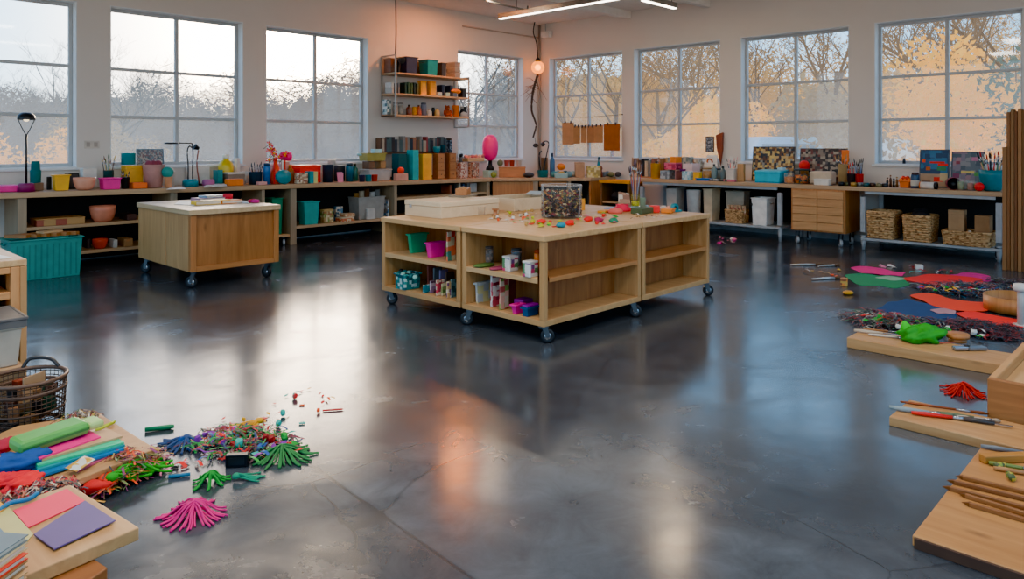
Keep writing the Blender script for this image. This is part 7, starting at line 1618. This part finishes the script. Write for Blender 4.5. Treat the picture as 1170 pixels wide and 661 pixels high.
scatter(40, [(965, 363), (1000, 358), (1075, 371), (1160, 379), (1150, 388), (1010, 376)], .03, 'along the near edge of the floor heap', (0, 1, 5, 4), ['#8f1d24', '#1c1c20', '#d3242c', '#2f9a4a', '#1c3152', '#e8e2d6'], 92, 1.1)
scatter(20, [(1000, 303), (1060, 304), (1090, 312), (1040, 313)], .001, 'behind the hot pink felt', (0, 1, 5, 6), ['#d3242c', '#e8e2d6', '#8f1d24', '#0aa89a', '#f08aa8'], 93, 1.3)
scatter(14, [(905, 300), (960, 301), (965, 318), (930, 320)], .001, 'strewn off the green felt sheet', (0, 1, 3), ['#ee6a26', '#c79a52', '#e8e2d6', '#f0b81c'], 94, 1.1)
scatter(12, [(812, 272), (846, 272), (848, 277), (815, 278)], .001, 'on the floor by the low steel shelf', (0, 5, 1), ['#f08aa8', '#e0128f', '#e8e2d6'], 95, 1.3)
for k, (px, py, l_, c_, n) in enumerate(((922, 302, .42, '#b8b8b4', 'silver paintbrush lying off the green felt sheet'), (948, 303, .3, '#a8a49c', 'grey paintbrush lying near the hot pink felt'), (945, 317.5, .4, '#cfd2d4', 'white-silver paintbrush on the floor before the green felt'))):
    t = thing('paintbrush', n, 'paintbrush', Pz(px, py, .014), -.72+.1*k)
    MX = Matrix.Rotation(math.pi/2, 4, 'Y')
    obj('handle', MB().lathe([(0, -l_/2), (.008, -l_/2), (.014, 0), (.01, l_*.25), (0, l_*.25)], 10, M=MX), mat(c_, .3, .4), t); obj('bristles', MB().lathe([(0, l_*.25), (.013, l_*.25), (.016, l_*.4), (.005, l_/2), (0, l_/2)], 10, M=MX), mat('#6a4a30', .8), t)
one('craft_box', 'small orange and gold box on the floor before the green felt', 'box', MB().b2(-.045, .045, -.035, .035, 0, .08), pmat(['#e0862c', '#c9a24a', '#8a4a2c'], 26), Pz(964.5, 326, 0), .3, None, .004)
one('clay_lump', 'yellow lump on the floor before the green felt sheet', 'clay', MB().ball((0, 0, .018), .05, 10, sx=1.3, sz=.4), mat('#d8a03c', .6), Pz(969, 336, 0))
one('craft_box', 'tiny white box behind the hot pink felt', 'box', MB().b2(-.05, .05, -.04, .04, 0, .05), WHITE, Pz(1050, 307, 0), .4, None, .004)
# round wooden tray with things, white post
cx = Pz(1164, 356, 0); t = thing('round_tray', 'round bentwood tray on the orange felt', 'tray', cx+Vector((0, 0, .012)), 0); r_ = .27
obj('bent_rim', MB().lathe([(r_-.014, .002), (r_, .0), (r_, .13), (r_-.014, .13), (r_-.014, .002)], 40), wood('#c9935a', '#a8733c', 'z', .5, 1, False), t); obj('bottom', MB().lathe([(0, 0), (r_-.015, 0), (r_-.015, .02), (0, .02)], 40), OAKX, t)
for k in range(9):
    a = k*.7; one('wood_disc', ('ochre', 'dark', 'khaki')[k % 3]+' wooden disc in the round bentwood tray', 'disc', MB().lathe([(0, 0), (.055, 0), (.055, .03), (0, .03)], 16), mat(('#c9984a', '#2c2824', '#8a8050')[k % 3], .6), cx+Vector((.14*math.cos(a), .14*math.sin(a), .04+.03*(k//3))), 0, ('ochre', 'dark', 'khaki')[k % 3]+' discs in the round tray')
p = Pz(1167, 372, 0); t = thing('post_stand', 'white rounded post at the edge of view before the round tray', 'stand', p)
obj('post', MB().lathe([(0, 0), (.03, 0), (.03, .3), (.028, .31), (0, .31)], 16), mat('#cfcac4', .45), t); obj('knob', MB().lathe([(0, .285), (.05, .285), (.062, .31), (.055, .345), (0, .355)], 20), mat('#dcd8d2', .45), t)
obj('base', MB().lathe([(0, 0), (.06, 0), (.06, .012), (0, .012)], 20), mat('#cfcac4', .45), t)

# ================= planks with tools at the right =================
PLK = wood('#cfa878', '#b58a58', 'y', .5); z1 = .075
def wslab(name, label, x0, x1, y0, y1, z0, z1, m, bevel=.005):
    return one(name, label, 'board', MB().b2(-(x1-x0)/2, (x1-x0)/2, -(y1-y0)/2, (y1-y0)/2, 0, z1-z0), m, ((x0+x1)/2, (y0+y1)/2, z0), 0, None, bevel)
wslab('thick_plank', 'thick pale plank on the floor with green cloth and tools', 5.6, 5.96, -.6, 1.97, 0, z1, PLK)
def tool(name, label, px, py, z, L_, r0_, c, az, tip=None, tipc='#8a8a8c', cat='tool'):
    t = thing(name, label, cat, Pz(px, py, z)+Vector((0, 0, r0_+.001)), az-.55); MX = Matrix.Rotation(math.pi/2, 4, 'Y')
    obj('handle', MB().lathe([(0, -L_/2), (r0_*.7, -L_/2), (r0_, -L_*.3), (r0_*.75, L_*.15), (0, L_*.15)], 10, M=MX), mat(c, .45), t)
    if tip == 'blade': obj('blade', MB().b2(L_*.15, L_*.5, -r0_*.6, r0_*.6, -.002, .002), CHROME, t)
    elif tip == 'brush': obj('ferrule', MB().lathe([(0, L_*.14), (r0_*.8, L_*.14), (r0_, L_*.3), (0, L_*.3)], 10, M=MX), CHROME, t); obj('bristles', MB().lathe([(0, L_*.3), (r0_, L_*.3), (r0_*1.3, L_*.42), (r0_*.6, L_*.5), (0, L_*.5)], 10, M=MX), mat(tipc, .8), t)
    else: obj('shaft', MB().lathe([(0, L_*.14), (r0_*.4, L_*.14), (r0_*.3, L_*.48), (0, L_*.5)], 8, M=MX), CHROME, t)
    return t
tool('scraper', 'grey-bladed scraper with a wooden grip at the end of the thick plank', 1001, 382, z1, .3, .014, '#c9b49a', -.75, 'blade'); tool('paintbrush', 'pale-handled brush between the scraper and green cloth', 1018, 386, z1, .3, .01, '#d0c8bc', -.7, 'brush', '#6a6058', 'paintbrush'); tool('chisel', 'thin wooden chisel behind the scraper on the thick plank', 1008, 379, z1, .26, .009, '#a8703c', -.6)
q = random.Random(8); b = MB()
b.lathe([(0, 0), (.12, 0), (.125, .015), (.09, .04), (.06, .05), (.045, .085), (.02, .1), (0, .09)], 18, sx=1.25, sy=.85)
b.v = [tuple(Vector(v)*(1+q.uniform(-.13, .13))) for v in b.v]
t = thing('crumpled_cloth', 'bright green crumpled cloth on the thick plank', 'cloth', Pz(1054, 391, z1)+Vector((.02, .02, .002)), -.7); obj('folds', crumple(.115, 8, 1.25, .8, .55, .45, 30), mat('#1f9420', .7), t)
obj('peak', MB().lathe([(0, 0), (.05, 0), (.04, .07), (.012, .115), (0, .12)], 9, M=Matrix.Translation((-.07, .03, .03)) @ Matrix.Rotation(-.3, 4, 'Y')), mat('#3cc03a', .7), t)
one('cloth', 'small red cloth tip behind the green cloth', 'cloth', MB().lathe([(0, 0), (.035, 0), (.025, .06), (0, .1)], 8), mat('#d0382c', .7), Pz(1041, 386, z1))
S = Pz(1094, 390, z1+.001); t = thing('wood_reel', 'turned wooden reel lying by the grey pliers', 'reel', S, .4)
obj('disc', MB().lathe([(0, .03), (.075, .03), (.078, .045), (.075, .06), (0, .06)], 22), OAKX, t); obj('core', MB().lathe([(0, 0), (.06, 0), (.055, .031), (0, .031)], 18), OAKZ, t); obj('wedge', MB().b2(.05, .15, -.025, .025, 0, .022), OAKX, t)
S = Pz(1108, 400, z1); t = thing('pliers', 'grey metal pliers on the thick plank', 'pliers', S+Vector((0, 0, .001)), -.72); PG = mat('#7a7e82', .35, .6)
for s_ in (-1, 1): obj('handle', MB().b2(-.02, .11, s_*.016-.011, s_*.016+.011, .002, .028), PG, t, .006); obj('jaw', MB().b2(-.12, -.02, s_*.012-.01, s_*.012+.01, .004, .03), CHROME, t, .006)
obj('pivot', MB().lathe([(0, 0), (.018, 0), (.018, .036), (0, .036)], 14, c=(-.02, 0, 0)), DARK, t)
one('pencil', 'red pencil beside the turned wooden reel', 'pencil', MB().lathe([(0, -.08), (.005, -.08), (.005, .065), (0, .08)], 8, M=Matrix.Translation((0, 0, .006)) @ Matrix.Rotation(math.pi/2, 4, 'Y')), mat('#c9604a', .5), Pz(1084, 392, z1), -.6)
# red raffia
yarn('red raffia bunch on the floor before the tray box', Pz(1100, 449, 0), 44, .13, '#b01626', .0045, 61, 0, 6.28, .06)
# long thin plank
z2 = .05; wslab('long_plank', 'long pale plank with brushes lying before the tray box', 4.2, 4.56, -.9, 1.26, 0, z2, wood('#cba272', '#ad8050', 'y', .5, 1.1))
tool('paintbrush', 'long thin wooden brush at the far edge of the long plank', 1078, 467, z2, .42, .007, '#8a4a24', -.72, 'brush', '#6a3a1c', 'paintbrush')
tool('paintbrush', 'grey-blue brush, nearer the end of the long plank', 1052, 473, z2, .3, .014, '#8a9a9c', -.72, 'brush', '#5a6a4a', 'paintbrush'); tool('paintbrush', 'red-banded brush in the middle of the long plank', 1078, 478, z2, .3, .012, '#c9403a', -.62, 'brush', '#4a3c34', 'paintbrush')
tool('palette_knife', 'green-handled palette knife on the long plank', 1103, 478, z2, .26, .011, '#5a6a4a', -.72, 'blade'); tool('palette_knife', 'dark-handled palette knife near the tray box', 1128, 485, z2, .22, .012, '#3a3634', -.8, 'blade'); tool('paintbrush', 'pale short brush next to the green palette knife', 1118, 480, z2, .2, .009, '#c9b49a', -.6, 'brush', '#a08a70', 'paintbrush')
# wooden tray box
x0, x1, y1_, zt = 4.6, 5.585, .89, .245; t = thing('tray_box', 'shallow open wooden box at the end of the long plank', 'box', (x0, -.8, 0)); W = x1-x0; D = y1_+.8
WB = wood('#d3a873', '#b5854f', 'y', .5)
obj('side_panel', MB().b2(0, .035, 0, D, 0, zt), wood('#b57c45', '#8f5c2e', 'y', .5), t, .005); obj('side_panel', MB().b2(W-.035, W, 0, D, 0, zt), WB, t, .005); obj('end_panel', MB().b2(.036, W-.036, D-.035, D, 0, zt), wood('#d3a873', '#b5854f', 'x', .5), t, .005); obj('end_panel', MB().b2(.036, W-.036, 0, .035, 0, zt), WB, t, .005)
obj('bottom', MB().b2(.036, W-.036, .036, D-.036, .15, .18), wood('#dcb98a', '#c49a66', 'x', .5), t)
# big board with dowels
z3 = .042; wslab('wide_board', 'wide wooden board with a dark bark edge holding dowels', 3.0, 4.12, -1.2, .82, .002, z3, wood('#c9985f', '#a87540', 'y', .5, .8))
one('bark_edge', 'dark bark strip along the near edge of the wide board', 'bark', MB().b2(-.006, .006, -1.0, 1.0, 0, .038), mat('#4a3020', .8), (2.993, -.19, .001))
for k, (xa, ya, xb, yb, c_) in enumerate(((1091, 543, 1172, 562, '#a8743e'), (1081, 548, 1172, 570, '#8a5a30'), (1076, 555, 1172, 580, '#9c6a3a'), (1094, 563, 1172, 587, '#b07c46'), (1098, 573, 1172, 594, '#a06c38'))):
    A = Pz(xa, ya, z3+.009); B = Pz(xb+40, yb+(yb-ya)*40/(xb-xa), z3+.009); d = B-A
    o = thing('dowel', ('farthest of the five wooden sticks, thin and short-tipped', 'second wooden stick from the back, dark pointed', 'third wooden stick, reaching furthest out', 'fourth wooden stick, pale topped', 'front wooden stick of the five on the wide board')[k].replace('farthest', 'backmost').replace('furthest', 'longest'), 'wooden stick', A, math.atan2(d.y, d.x))
    obj('shaft', MB().b2(.03, d.length, -.008, .008, -.008, .009), wood(c_, '#7a4c26', 'x', .5), o, .002); obj('tip', MB().add([(0, 0, 0), (.03, -.008, -.008), (.03, .008, -.008), (.03, .008, .009), (.03, -.008, .009)], [(0, 2, 1), (0, 3, 2), (0, 4, 3), (0, 1, 4), (1, 2, 3, 4)]), mat('#6a4224', .6), o)
p = Pz(1150, 527, z3); one('wood_block', 'dark yellow wooden bar at the edge of view on the wide board', 'bar', MB().b2(-.12, .2, -.022, .022, 0, .035), wood('#c9943c', '#a8702c', 'x', .5), p+Vector((0, 0, .001)), -.72, None, .004)
tool('chisel', 'steel chisel lying above the yellow bar on the wide board', 1158, 518, z3, .26, .012, '#6f757a', -.72, 'blade'); tool('marker_pen', 'green and brown pen beside the yellow bar', 1160, 536, z3, .2, .011, '#7a8a3a', -.7, 'brush', '#5a3a24', 'pen'); tool('chisel', 'wood-handled chisel at the edge of view below the pen', 1166, 542, z3, .2, .011, '#b07a44', -.7)
for k, (px, py) in enumerate(((1142, 536), (1155, 548))): one('bottle_stopper', ('first', 'second')[k]+' small green and yellow stopper on the wide board', 'stopper', MB().lathe([(0, -.022), (.014, -.022), (.016, .01), (.011, .012), (.011, .03), (0, .03)], 12, M=Matrix.Translation((0, 0, .017)) @ Matrix.Rotation(math.pi/2, 4, 'Y')), pmat(['#8a9a2c', '#c9b23a', '#4a5a2c'], 40), Pz(px, py, z3), -.5+k)
